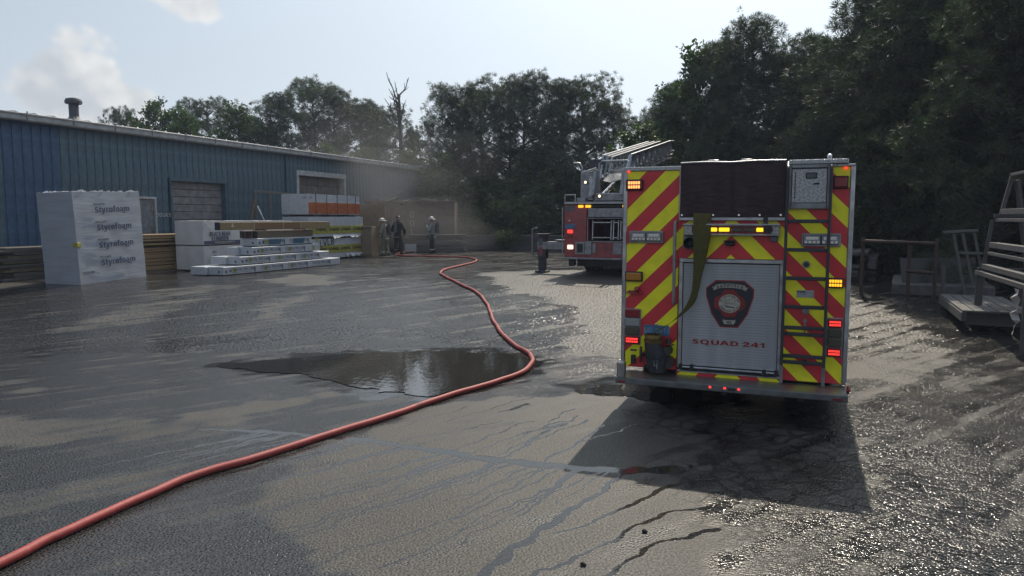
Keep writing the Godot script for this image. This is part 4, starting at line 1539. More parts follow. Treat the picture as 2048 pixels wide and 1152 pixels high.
# ---------------------------------------------------------------- blue warehouse
func make_building() -> void:
	# local x runs along the wall away from the viewer, local z points out into the yard
	var base := 0.45
	var e := thing("metal_warehouse", "long blue ribbed metal warehouse with grey eave gutter and roof vent", "warehouse", Vector3(-13.33, base, -26.7), 68.3)
	var eave := 4.93
	var s0 := -14.0
	var s1 := 22.0
	var depth := 16.0
	# openings: [from, to, sill, head]
	var holes := [[-0.7, 0.36, 0.0, 2.58], [1.03, 3.9, 0.0, 3.3], [8.5, 12.4, 0.0, 4.0]]
	var pitch := 0.305
	var cache := {}
	var cols := [ms.blue_wall, ms.blue_wall, ms.blue_wall_b, ms.blue_wall, ms.blue_wall_b]
	var i := 0
	var x := s0
	while x < s1 - 0.01:
		var y0 := 0.3
		for h in holes:
			if x + pitch * 0.5 > h[0] and x + pitch * 0.5 < h[1]:
				y0 = h[3]
		var key := snappedf(y0, 0.01)
		if not cache.has(key):
			var mb := Mb.new()
			var prof := PackedVector2Array([Vector2(0, 0), Vector2(0.03, 0.0), Vector2(0.042, 0.022), Vector2(0.268, 0.022), Vector2(0.28, 0.0), Vector2(0.305, 0.0), Vector2(0.305, -0.02), Vector2(0, -0.02)])
			var rot_up := Transform3D(Basis(Vector3.RIGHT, Vector3.BACK, Vector3.DOWN), Vector3(0, 0, 0))
			# profile in x/z, run up y
			mb.prism(prof, -eave, -y0, rot_up)
			cache[key] = mb.mesh()
		var blue: Material = cols[(i * 7 + i / 3) % 5]
		if x > -5.3 and x < -3.5:
			blue = ms.blue_wall_c
		var p := obj("wall_panel", cache[key], blue, e)
		p.position = Vector3(x, 0, 0)
		x += pitch
		i += 1
	var mb := Mb.new()
	mb.bx(s0, holes[0][0], 0.0, 0.32, -0.25, 0.05)
	mb.bx(holes[0][1], holes[1][0], 0.0, 0.32, -0.25, 0.05)
	mb.bx(holes[1][1], holes[2][0], 0.0, 0.32, -0.25, 0.05)
	mb.bx(holes[2][1], s1, 0.0, 0.32, -0.25, 0.05)
	mb.bx(s0, s1, -0.3, -0.002, -depth, 0.05)
	obj("foundation", mb, ms.concrete, e)
	mb = Mb.new()
	mb.bx(s0, s1, 0.0, eave, -depth - 0.05, -depth)
	mb.bx(s0 - 0.05, s0, 0.0, eave + 0.3, -depth, -0.02)
	mb.bx(s1, s1 + 0.05, 0.0, eave + 0.3, -depth, -0.02)
	obj("end_wall", mb, ms.blue_wall, e)
	# shallow gable roof
	for s in [0, 1]:
		mb = Mb.new()
		var z0: float = 0.35 if s == 0 else -depth - 0.35
		var a := Vector3(0, eave + 0.02, z0)
		var b := Vector3(0, eave + 0.68, -depth / 2)
		mb.fan([Vector3(s0 - 0.2, a.y, a.z), Vector3(s1 + 0.2, a.y, a.z), Vector3(s1 + 0.2, b.y, b.z), Vector3(s0 - 0.2, b.y, b.z)], Vector3.UP)
		mb.fan([Vector3(s0 - 0.2, a.y - 0.05, a.z), Vector3(s1 + 0.2, a.y - 0.05, a.z), Vector3(s1 + 0.2, b.y - 0.05, b.z), Vector3(s0 - 0.2, b.y - 0.05, b.z)], Vector3.DOWN)
		var rf := obj("roof", mb, ms.roof, e)
		if s == 0:
			var rb := Mb.new()
			rb.bar(Vector3(0, a.y + 0.02, 0.36), Vector3(0, b.y + 0.02, -depth / 2), 0.07, 0.05, 0.01)
			var rbm := rb.mesh()
			for k in 60:
				var o := obj("roof_rib", rbm, ms.roof, rf)
				o.position.x = s0 + k * 0.61
			rb = Mb.new()
			rb.bx(-0.012, 0.012, a.y - 0.2, a.y + 0.075, 0.355, 0.4, 0.003)
			rbm = rb.mesh()
			for k in 24:
				var o := obj("gutter_strap", rbm, ms.alu, rf)
				o.position.x = s0 + 0.3 + k * 1.525
	mb = Mb.new()
	mb.bx(s0 - 0.2, s1 + 0.2, eave - 0.2, eave + 0.02, 0.03, 0.36, 0.03)
	mb.bx(s0 - 0.2, s1 + 0.2, eave - 0.03, eave + 0.03, 0.34, 0.39, 0.01)
	obj("gutter", mb, ms.fascia, e)
	mb = Mb.new()
	mb.bx(s1 - 0.1, s1 + 0.02, 0.0, eave - 0.21, 0.022, 0.06, 0.01)
	obj("corner_trim", mb, ms.trim, e)
	mb = Mb.new()
	mb.bx(7.66, 7.76, 0.1, eave - 0.21, 0.03, 0.11, 0.01)
	obj("downspout", mb, ms.blue_wall_b, e)
	# personnel door
	mb = Mb.new()
	mb.bx(-0.7, -0.63, 0.0, 2.5, -0.1, 0.05, 0.006)
	mb.bx(0.29, 0.36, 0.0, 2.5, -0.1, 0.05, 0.006)
	mb.bx(-0.7, 0.36, 2.501, 2.58, -0.1, 0.05, 0.006)
	mb.bx(-0.7, 0.36, -0.001, 0.36, -0.2, 0.3)
	obj("door_frame", mb, ms.trim, e)
	mb = Mb.new()
	mb.bx(-0.629, 0.289, 0.361, 2.5, -0.06, -0.02, 0.004)
	var d := obj("door", mb, ms.door_grey, e)
	mb = Mb.new()
	mb.bx(0.19, 0.25, 2.05, 2.3, -0.02, 0.005, 0.004)
	mb.cyl(Vector3(0.21, 1.35, -0.02), Vector3(0.21, 1.35, 0.05), 0.03)
	obj("door_handle", mb, ms.alu, d)
	# overhead doors
	for q in [[1.03, 3.9, 3.3, 11, -0.16, ms.door_grey], [8.5, 12.4, 4.0, 9, -0.3, ms.door_brown]]:
		var fr := Mb.new()
		var w := 0.09 if q[5] == ms.door_grey else 0.17
		var md: Material = ms.blue_wall_b if q[5] == ms.door_grey else ms.trim
		fr.bx(q[0] - w * 0.3, q[0] + w * 0.7, 0.0, q[2] - w, -0.3, 0.07, 0.008)
		fr.bx(q[1] - w * 0.7, q[1] + w * 0.3, 0.0, q[2] - w, -0.3, 0.07, 0.008)
		fr.bx(q[0] - w * 0.3, q[1] + w * 0.3, q[2] - w, q[2] + w * 0.4, -0.3, 0.075, 0.008)
		obj("overhead_door_frame", fr, md, e)
		var hh: float = (q[2] - w) / q[3]
		for k in q[3]:
			var sb := Mb.new()
			sb.bx(q[0] + w * 0.7, q[1] - w * 0.7, k * hh + 0.008, (k + 1) * hh - 0.008, q[4] - 0.05, q[4], 0.012)
			var m := 4
			for c in (0 if q[5] == ms.door_grey else m):
				var cw: float = (q[1] - q[0] - 0.3) / m
				sb.bx(q[0] + 0.15 + c * cw + 0.06, q[0] + 0.15 + (c + 1) * cw - 0.06, k * hh + 0.09, (k + 1) * hh - 0.09, q[4], q[4] + 0.012, 0.008)
			obj("door_section", sb, mat(0.21, 0.2, 0.19, 0.6, 0.0, {"tex": "wood", "stretch": Vector3(0.4, 1.5, 1)}) if q[5] == ms.door_grey and k == 0 else (ms.door_section if q[5] == ms.door_grey else ms.door_brown), e)
	# stencilled mark between the doors
	mb = Mb.new()
	mb.text("DOOR 5", 0.15, T(0.68, 1.92, 0.026), 0.9)
	obj("wall_stencil", mb, ms.trim, e)
	# roof vent
	var vp := Vector3(-2.3, eave + 0.08, -0.55)
	mb = Mb.new()
	mb.lathe([Vector2(0.3, -0.05), Vector2(0.27, 0.05), Vector2(0.18, 0.12), Vector2(0.15, 0.18), Vector2(0.15, 0.68)], T(vp.x, vp.y, vp.z), 20)
	var v := obj("roof_vent", mb, ms.vent, e)
	mb = Mb.new()
	mb.lathe([Vector2(0.17, 0.62), Vector2(0.245, 0.6), Vector2(0.25, 0.7), Vector2(0.23, 0.76), Vector2(0.1, 0.8), Vector2(0, 0.81)], T(vp.x, vp.y, vp.z), 20)
	for k in 8:
		var a := TAU * k / 8.0
		mb.bx(vp.x + cos(a) * 0.25 - 0.01, vp.x + cos(a) * 0.25 + 0.01, vp.y + 0.62, vp.y + 0.7, vp.z + sin(a) * 0.25 - 0.01, vp.z + sin(a) * 0.25 + 0.01)
	obj("vent_cap", mb, ms.vent, v)


# ---------------------------------------------------------------- packs of building stock
func wrinkled(s: Vector3, nx: int, sd: int, amp: float) -> Mb:
	# a wrapped pack: a box whose faces are a grid pushed in and out, standing on y 0
	var mb := Mb.new()
	var f := noise(1.6, 3, sd)
	for ax in 3:
		var u := (ax + 1) % 3
		var w := (ax + 2) % 3
		var nu := clampi(int(s[u] * nx), 3, 40)
		var nw := clampi(int(s[w] * nx), 3, 40)
		for sg in [-1.0, 1.0]:
			var hint := Vector3.ZERO
			hint[ax] = sg
			var grid := []
			for i in nu + 1:
				for j in nw + 1:
					var p := Vector3.ZERO
					p[ax] = sg * 0.5
					p[u] = float(i) / nu - 0.5
					p[w] = float(j) / nw - 0.5
					p *= s
					var q := p * Vector3(1.0, 1.6, 1.0)
					var o := Vector3(f.get_noise_3dv(q), f.get_noise_3dv(q + Vector3(31, 0, 0)), f.get_noise_3dv(q + Vector3(0, 57, 0))) * amp
					if p.y < -s.y * 0.5 + 0.02:
						o.y = 0.0
					grid.append(p + o + Vector3(0, s.y / 2, 0))
			var normals := []
			for i in nu + 1:
				for j in nw + 1:
					var du: Vector3 = grid[mini(i + 1, nu) * (nw + 1) + j] - grid[maxi(i - 1, 0) * (nw + 1) + j]
					var dw: Vector3 = grid[i * (nw + 1) + mini(j + 1, nw)] - grid[i * (nw + 1) + maxi(j - 1, 0)]
					var nn := du.cross(dw).normalized()
					normals.append(nn if nn.dot(hint) > 0 else -nn)
			for i in nu:
				for j in nw:
					var a := i * (nw + 1) + j
					var b := a + 1
					var c := a + nw + 1
					var d := c + 1
					mb.stri(grid[a], grid[b], grid[d], normals[a], normals[b], normals[d])
					mb.stri(grid[a], grid[d], grid[c], normals[a], normals[d], normals[c])
	return mb


func make_foam_bundle() -> void:
	var c := Vector3(-11.94, 0, -20.0)
	var turn := 75.0
	var e := thing("foam_bundle", "tall white wrapped foam board bundle printed Styrofoam four times, standing at the left", "foam bundle", Vector3(c.x, gh(0, -20.6) - 0.03, c.z), turn)
	# local x along the long face, z towards the printed side; the corner nearest the viewer is the origin
	var lean := Basis(Vector3.RIGHT, deg_to_rad(-1.2)) * Basis(Vector3.BACK, deg_to_rad(1.8))
	var mb := wrinkled(Vector3(2.44, 2.6, 1.22), 9, 3, 0.012)
	var b := obj("wrapped_block", mb, ms.foam_wrap, e)
	b.transform = Transform3D(lean, Vector3(1.22, 0, -0.61))
	mb = Mb.new()
	for i in 4:
		var y := 2.1 - i * 0.5
		var x := 0.1 + 0.02 * i
		mb.text("Styrofoam", 0.165, T(x, y, 0.658, rot(Vector3.BACK, 1.0)), 1.12, false, 800)
	var pr := obj("print", mb, ms.ink_navy, b)
	mb = Mb.new()
	for i in 4:
		var y := 2.25 - i * 0.5
		mb.text("TONGUE & DUPONT", 0.04, T(-0.38 + 0.02 * i, y, 0.656), 0.8)
		mb.text("BRAND", 0.035, T(0.5 + 0.02 * i, y - 0.25, 0.656), 0.8)
	mb.text("HIGH LOAD", 0.06, T(-0.95, 0.35, 0.656), 0.9)
	obj("small_print", mb, ms.ink_grey, b)
	mb = Mb.new()
	mb.bx(-1.225, -1.1, 1.08, 1.2, 0.6, 0.635, 0.004)
	mb.bx(-1.24, -1.2, 1.08, 1.2, 0.48, 0.6, 0.004)
	obj("yellow_sticker", mb, ms.card_yellow, b)
	mb = Mb.new()
	mb.text("STYROFOAM", 0.09, T(0.05, 2.628, 0.3, rot(Vector3.RIGHT, -90)), 1.2, false, 800)
	obj("top_print", mb, ms.ink_navy, b)
	# loose wrap standing up along the top edge
	mb = Mb.new()
	var f := noise(2.2, 3, 17)
	for z in [[-0.6, 0.0], [-0.25, 0.3], [0.58, 0.1]]:
		for i in 30:
			var q := []
			for k in [[0, 0], [1, 0], [1, 1], [0, 1]]:
				var x: float = -1.2 + 2.4 * (i + k[0]) / 30.0
				var n := f.get_noise_2d(x * 2.0, z[0] * 9.0)
				q.append(Vector3(x, 2.59 + maxf(0.0, 0.035 + n * 0.1) * k[1], z[0] + z[1] * 0.1 * k[1] + n * 0.12))
			mb.fan(q, Vector3.BACK)
	obj("loose_wrap", mb, ms.foam_film, b)


func make_white_packs() -> void:
	var at := Vector3(-10.41, 0, -24.5)
	for k in 2:
		var y := gh(0, -24.5) + 0.05 + k * 0.85
		var e := thing("wrapped_lumber_pack", ["plain white wrapped lumber pack at the bottom, behind the siding packages", "white wrapped lumber pack printed BLACK BEAR LUMBER, lying on the plain white pack"][k], "lumber pack", Vector3(at.x, y, at.z), 70.0 if k == 0 else 70.6, "white wrapped lumber packs")
		var b := obj("wrapped_block", wrinkled(Vector3(4.9, 0.81, 1.19), 8, 40 + k, 0.014), ms.wrap_white, e)
		b.position = Vector3(2.45, 0, -0.6)
		if k == 0:
			var mb := Mb.new()
			for x in [0.3, 2.4, 4.4]:
				mb.bx(x, x + 0.1, -0.09, -0.002, -1.18, -0.02, 0.005)
			obj("bearer", mb, ms.weathered_b, e)
			mb = Mb.new()
			mb.text("NO. 2", 0.07, T(0.5, 0.6, 0.02), 0.8)
			mb.text("KD", 0.09, T(0.5, 0.45, 0.02), 0.8)
			obj("print", mb, ms.ink_grey, e)
		else:
			var mb := Mb.new()
			mb.text("BLACK BEAR", 0.14, T(0.78, 0.36, 0.026), 0.9, false, 800)
			mb.text("LUMBER", 0.17, T(0.78, 0.19, 0.026), 0.9, false, 800)
			mb.bx(0.03, 2.3, 0.02, 0.13, 0.0, 0.024, 0.002)
			obj("print", mb, ms.ink_navy, e)
			mb = Mb.new()
			mb.text("BLACK BEAR LUMBER CO", 0.06, T(1.0, 0.075, 0.028), 1.0)
			obj("stripe_lettering", mb, ms.cream, e)
			mb = Mb.new()
			for x in [0.75, 1.75, 2.75, 3.75]:
				var h := PackedVector2Array()
				for i in 13:
					h.append(Vector2(x + 0.14 * cos(PI * i / 12.0), 0.56 + 0.13 * sin(PI * i / 12.0)))
				mb.prism(h, 0.0, 0.024)
			obj("half_round_print", mb, ms.ink_black, e)
			mb = Mb.new()
			for x in [0.35, 2.0, 3.6]:
				mb.bar(Vector3(x, 0.82, -0.2), Vector3(x - 0.35, 0.81, 0.03), 0.02, 0.01)
				mb.bar(Vector3(x - 0.35, 0.81, 0.025), Vector3(x + 0.1, 0.45, 0.03), 0.015, 0.008)
			obj("strap", mb, ms.foam_film, e)


func make_siding() -> void:
	# four layers of long packages, each layer shorter than the one under it, then two timbers
	var rows := [[0.0, 6.1, 0.0, [0.62, 0.62]], [0.75, 5.5, 0.285, [0.5, 0.6]], [1.35, 5.0, 0.57, [0.5, 0.45]], [1.65, 4.6, 0.855, [0.72]]]
	var g := gh(0, -24) + 0.02
	var where := ["bottom layer", "second layer", "third layer", "top layer"]
	for r in 4:
		var z := -0.02 * r
		for k in rows[r][3].size():
			var w: float = rows[r][3][k]
			var e := thing("siding_package", "white printed siding package in the %s, %s of the stack" % [where[r], "yard side" if k == 0 else "warehouse side"], "siding package", Vector3(-9.02, g + rows[r][2], -22.6), 68.3 + 0.4 * (r - 1.5), "white siding packages in the stack")
			var x0: float = rows[r][0] + (0.0 if k == 0 else -0.12)
			var mb := Mb.new()
			var hgt := 0.253
			mb.bx(x0, rows[r][1], 0.0, hgt, z - w + 0.012, z, 0.012)
			obj("package", mb, ms.card_white, e)
			z -= w
			if k == 1:
				continue
			var x := x0 + 0.55
			if r == 3:
				mb = Mb.new()
				while x < rows[r][1] - 1.0:
					mb.prism(PackedVector2Array([Vector2(x, 0.03), Vector2(x + 0.6, 0.03), Vector2(x + 0.72, 0.21), Vector2(x + 0.05, 0.21)]), -0.06, -0.057)
					x += 1.3
				mb.bx(x0 + 0.28, x0 + 0.36, 0.06, 0.18, -0.06, -0.057)
				obj("blue_print", mb, ms.card_blue, e)
			mb = Mb.new()
			var zz := -0.02 * r + 0.001
			x = x0 + 0.75
			while x < rows[r][1] - 0.4:
				mb.text("COASTAL PRO-LAM", 0.1, T(x + 0.1, 0.145, zz), 0.85)
				mb.bx(x + 0.62, x + 0.68, 0.03, 0.2, zz - 0.001, zz + 0.002)
				mb.bx(x - 0.4, x + 0.5, 0.05, 0.06, zz - 0.001, zz + 0.002)
				x += 1.35
			for q in [[x0 + 0.12, 0.1], [x0 + 0.3, 0.12]]:
				mb.cyl(Vector3(q[0], q[1], zz - 0.002), Vector3(q[0], q[1], zz + 0.002), 0.05)
			mb.cyl(Vector3(x0 - 0.003, 0.1, zz - 0.18), Vector3(x0 + 0.003, 0.1, zz - 0.18), 0.045)
			obj("print", mb, ms.ink_grey, e)
			mb = Mb.new()
			for t in [0.42, 1.85, 3.2]:
				mb.bx(x0 + t, x0 + t + 0.14, 0.05, 0.19, zz - 0.001, zz + 0.0015)
			obj("yellow_print", mb, ms.card_yellow, e)
		if r < 3:
			var e := thing("sticker_boards", "thin spacer boards between the siding layers, above the %s" % where[r], "spacer boards", Vector3(-9.02, g + rows[r][2] + 0.2535, -22.6), 68.3, "spacers in the siding stack")
			for x in [1.9, 3.2, 4.5]:
				var mb := Mb.new()
				mb.bx(x, x + 0.09, 0.0, 0.03, -1.0, -0.06, 0.003)
				obj("board", mb, ms.weathered_b, e)
	# short dark-ended bundle with light sides
	var y := g + 1.112
	var e := thing("timber_bundle", "short bundle of tan beams with dark ends resting on the top siding package", "timber bundle", Vector3(-9.02, y, -22.6), 69.0, "")
	for i in 3:
		var mb := Mb.new()
		mb.bx(1.75 - 0.1 * i, 4.75, 0.0, 0.24, -0.1 - 0.19 * (i + 1), -0.105 - 0.19 * i, 0.006)
		var b := obj("beam", mb, ms.pine_old if i == 0 else ms.pine_orange, e)
		mb = Mb.new()
		mb.bx(1.735 - 0.1 * i, 1.749 - 0.1 * i, 0.003, 0.237, -0.097 - 0.19 * (i + 1), -0.108 - 0.19 * i, 0.002)
		obj("sealed_end", mb, ms.ink_black, b)
	mb_bearers(Vector3(-9.02, y - 0.012, -22.6))
	e = thing("laminated_beam", "long tan laminated beam with a dark sealed end, topmost on the siding stack", "beam", Vector3(-9.02, y + 0.29, -22.6), 66.6)
	var mb := Mb.new()
	mb.bx(0.12, 5.6, 0.0, 0.25, -0.4, -0.18, 0.006)
	obj("beam", mb, ms.pine_new, e)
	mb = Mb.new()
	mb.bx(0.105, 0.119, 0.003, 0.247, -0.398, -0.182, 0.002)
	obj("sealed_end", mb, ms.ink_black, e)
	mb = Mb.new()
	mb.bx(1.6, 3.9, 0.012, 0.238, -0.179, -0.174, 0.001)
	obj("orange_wrap", mb, ms.pine_orange, e)
	mb = Mb.new()
	for x in [1.6, 3.0, 3.9]:
		mb.bx(x, x + 0.02, 0.0, 0.252, -0.402, -0.172)
	mb.bx(0.55, 0.7, 0.1, 0.14, -0.18, -0.17, 0.004)
	mb.bx(0.6, 0.64, 0.06, 0.2, -0.18, -0.168, 0.004)
	obj("strap", mb, ms.cream, e)


func mb_bearers(at: Vector3) -> void:
	var e := thing("bearer_blocks", "short wooden blocks carrying the topmost laminated beam", "wood blocks", at + Vector3(0, 0.262, 0), 68.3)
	for x in [2.1, 4.2]:
		var mb := Mb.new()
		mb.bx(x, x + 0.09, 0.0, 0.038, -0.62, -0.12, 0.004)
		obj("block", mb, ms.weathered_b, e)


func make_insulation() -> void:
	var c := Vector3(-8.38, 0, -30.0)
	var g := gh(0, -30)
	var mb: Mb
	for k in 3:
		var e := thing("board_pack", ["pale yellow striped board pack, lowest under the orange one", "pale yellow striped board pack, between the lowest pack and the orange one", "white and orange insulation pack on top, with a dotted white end"][k], "board pack", Vector3(c.x, g + 0.08 + k * 0.94, c.z), 68.3 + [0.6, -0.4, 0.0][k], "board packs before the big warehouse door")
		var len: float = [4.0, 3.95, 3.75][k]
		var h := 0.84
		mb = wrinkled(Vector3(len, h, 1.35), 7, 70 + k, 0.018)
		var b := obj("wrapped_block", mb, ms.card_white, e)
		b.position = Vector3(len / 2, 0, -0.675)
		mb = Mb.new()
		for x in [0.4, 1.6, 2.9]:
			mb.bx(x, x + 0.5, -0.085, -0.004, -1.3, -0.05, 0.006)
		obj("bearer", mb, ms.weathered_b, e)
		mb = Mb.new()
		if k == 2:
			mb.bx(0.02, len, 0.03, 0.5, -0.01, 0.015, 0.004)
			obj("orange_band", mb, ms.card_orange, e)
			mb = Mb.new()
			for x in [0.5, 1.25, 2.0, 2.75, 3.4]:
				mb.bx(x, x + 0.012, 0.0, 0.845, 0.0, 0.022)
			obj("joint", mb, ms.ink_black, e)
			mb = Mb.new()
			for i in 9:
				for j in 8:
					mb.ball(Vector3(-0.012, 0.1 + j * 0.09, -0.12 - i * 0.135 - (0.06 if j % 2 else 0.0)), Vector3(0.004, 0.014, 0.014), 6)
			mb.bx(-0.014, -0.01, 0.66, 0.69, -0.25, -0.08)
			mb.bx(-0.014, -0.01, 0.73, 0.75, -0.2, -0.12)
			mb.bx(0.1, 0.24, 0.68, 0.7, 0.012, 0.02)
			mb.bx(0.14, 0.2, 0.74, 0.76, 0.012, 0.02)
			obj("dots", mb, ms.ink_grey, e)
		else:
			mb.bx(0.0, len, 0.22 - 0.1 * k, 0.56 - 0.1 * k, -0.01, 0.016, 0.004)
			obj("yellow_band", mb, ms.card_yellow, e)
			mb = Mb.new()
			for x in [0.6, 1.5, 2.4, 3.3]:
				mb.text("SCHWARZ", 0.115, T(x + 0.2, 0.4 - 0.1 * k, 0.022), 1.0)
			if k == 0:
				mb.text("LVL8", 0.3, T(1.2, 0.68, 0.022, rot(Vector3.BACK, 6)), 1.2, false, 400)
			obj("print", mb, ms.ink_black, e)
	# torn wrap hanging between the lower packs
	mb = Mb.new()
	var f := noise(3.0, 3, 91)
	for q in [[0.86, 1.6, 3.95], [0.02, 2.6, 4.0]]:
		for i in 24:
			var p := []
			for k in [[0, 0], [1, 0], [1, 1], [0, 1]]:
				var x: float = lerpf(q[1], q[2], (i + k[0]) / 24.0)
				var n := f.get_noise_2d(x, q[0])
				p.append(Vector3(x, q[0] + 0.16 - k[1] * (0.1 + n * 0.1), 0.02 + k[1] * (0.05 + n * 0.08)))
			mb.fan(p, Vector3.BACK)
	var t := thing("torn_wrap", "torn white plastic sheet hanging off the yellow striped packs", "plastic sheet", Vector3(c.x, g + 0.06, c.z), 68.3)
	obj("sheet", mb, ms.foam_film, t)


func planks(called: String, label: String, at: Vector3, turn: float, len: float, rows: int, cols: int, th: float, wd: float, pal: Array, sd: int, jitter := 0.12, gap := 0.0) -> Node3D:
	var e := thing(called, label, "lumber stack", at, turn, "")
	var r := RandomNumberGenerator.new()
	r.seed = sd
	var mesh_v := []
	for k in 3:
		var mb := Mb.new()
		mb.bx(-len / 2, len / 2, 0, th, -wd / 2 + 0.004, wd / 2 - 0.004, 0.006)
		mesh_v.append(mb.mesh())
	for j in rows:
		if gap > 0.0 and j > 0 and j % 3 == 0:
			for x in [-len * 0.35, 0.0, len * 0.35]:
				var mb := Mb.new()
				mb.bx(x - 0.04, x + 0.04, j * th + gap * (j / 3 - 1) + 0.002, j * th + gap * (j / 3) - 0.002, -cols * wd / 2, cols * wd / 2)
				obj("spacer", mb, ms.weathered_b, e)
		for i in cols:
			if j > rows * 0.55 and r.randf() < 0.28:
				continue
			var o := obj("plank", mesh_v[(i + j) % 3], pal[r.randi() % pal.size()], e)
			o.position = Vector3(r.randf_range(-jitter, jitter), j * (th + 0.002) + gap * (j / 3), (i - (cols - 1) / 2.0) * wd + r.randf_range(-0.01, 0.01))
			o.rotation.y = r.randf_range(-0.006, 0.006)
	return e


func make_lumber() -> void:
	var old := [ms.pine_old, ms.weathered, ms.pine_old, ms.weathered_b]
	var new := [ms.pine_new, ms.pine_orange, ms.pine_old, ms.pine_new]
	planks("lumber_stack", "low stack of dark old planks against the warehouse, left of the foam bundle", Vector3(-14.3, gh(0, -22.2), -22.6), 70, 4.0, 12, 6, 0.07, 0.2, old, 1, 0.35, 0.03)
	planks("lumber_stack", "orange brown plank stack between the foam bundle and the white lumber packs", Vector3(-12.3, gh(0, -25.6), -25.4), 66, 3.6, 17, 6, 0.065, 0.19, new, 2, 0.25, 0.022)
	planks("lumber_stack", "grey plank pile behind the firefighter in black trousers", Vector3(-4.1, gh(0, -38.8) + 0.02, -38.7), 3, 3.0, 9, 5, 0.09, 0.2, [ms.weathered, ms.weathered_b, ms.weathered], 3, 0.25, 0.05)
	planks("lumber_stack", "dark timber pile under the trees right of the chevron engine", Vector3(10.7, gh(0, -22.6), -22.4), 62, 3.4, 7, 5, 0.1, 0.22, [ms.weathered_b, ms.char, ms.weathered_b], 4, 0.2, 0.06)
	# scraps round the first firefighter
	var r := RandomNumberGenerator.new()
	r.seed = 9
	for i in 9:
		var p := Vector3(r.randf_range(-7.4, -5.6), 0, r.randf_range(-35.0, -33.2))
		var mb := Mb.new()
		var l := r.randf_range(0.5, 1.5)
		mb.bx(-l / 2, l / 2, 0, 0.03, -0.06, 0.06, 0.004)
		var e := thing("scrap_board", "loose scrap of wood on the wet ground by the light clad firefighter", "scrap board", Vector3(p.x, gh(0, p.z) + 0.004 + i * 0.0022, p.z), r.randf_range(-25, 25), "scraps of wood on the ground")
		obj("board", mb, [ms.weathered, ms.char, ms.weathered_b, ms.pine_old][i % 4], e)


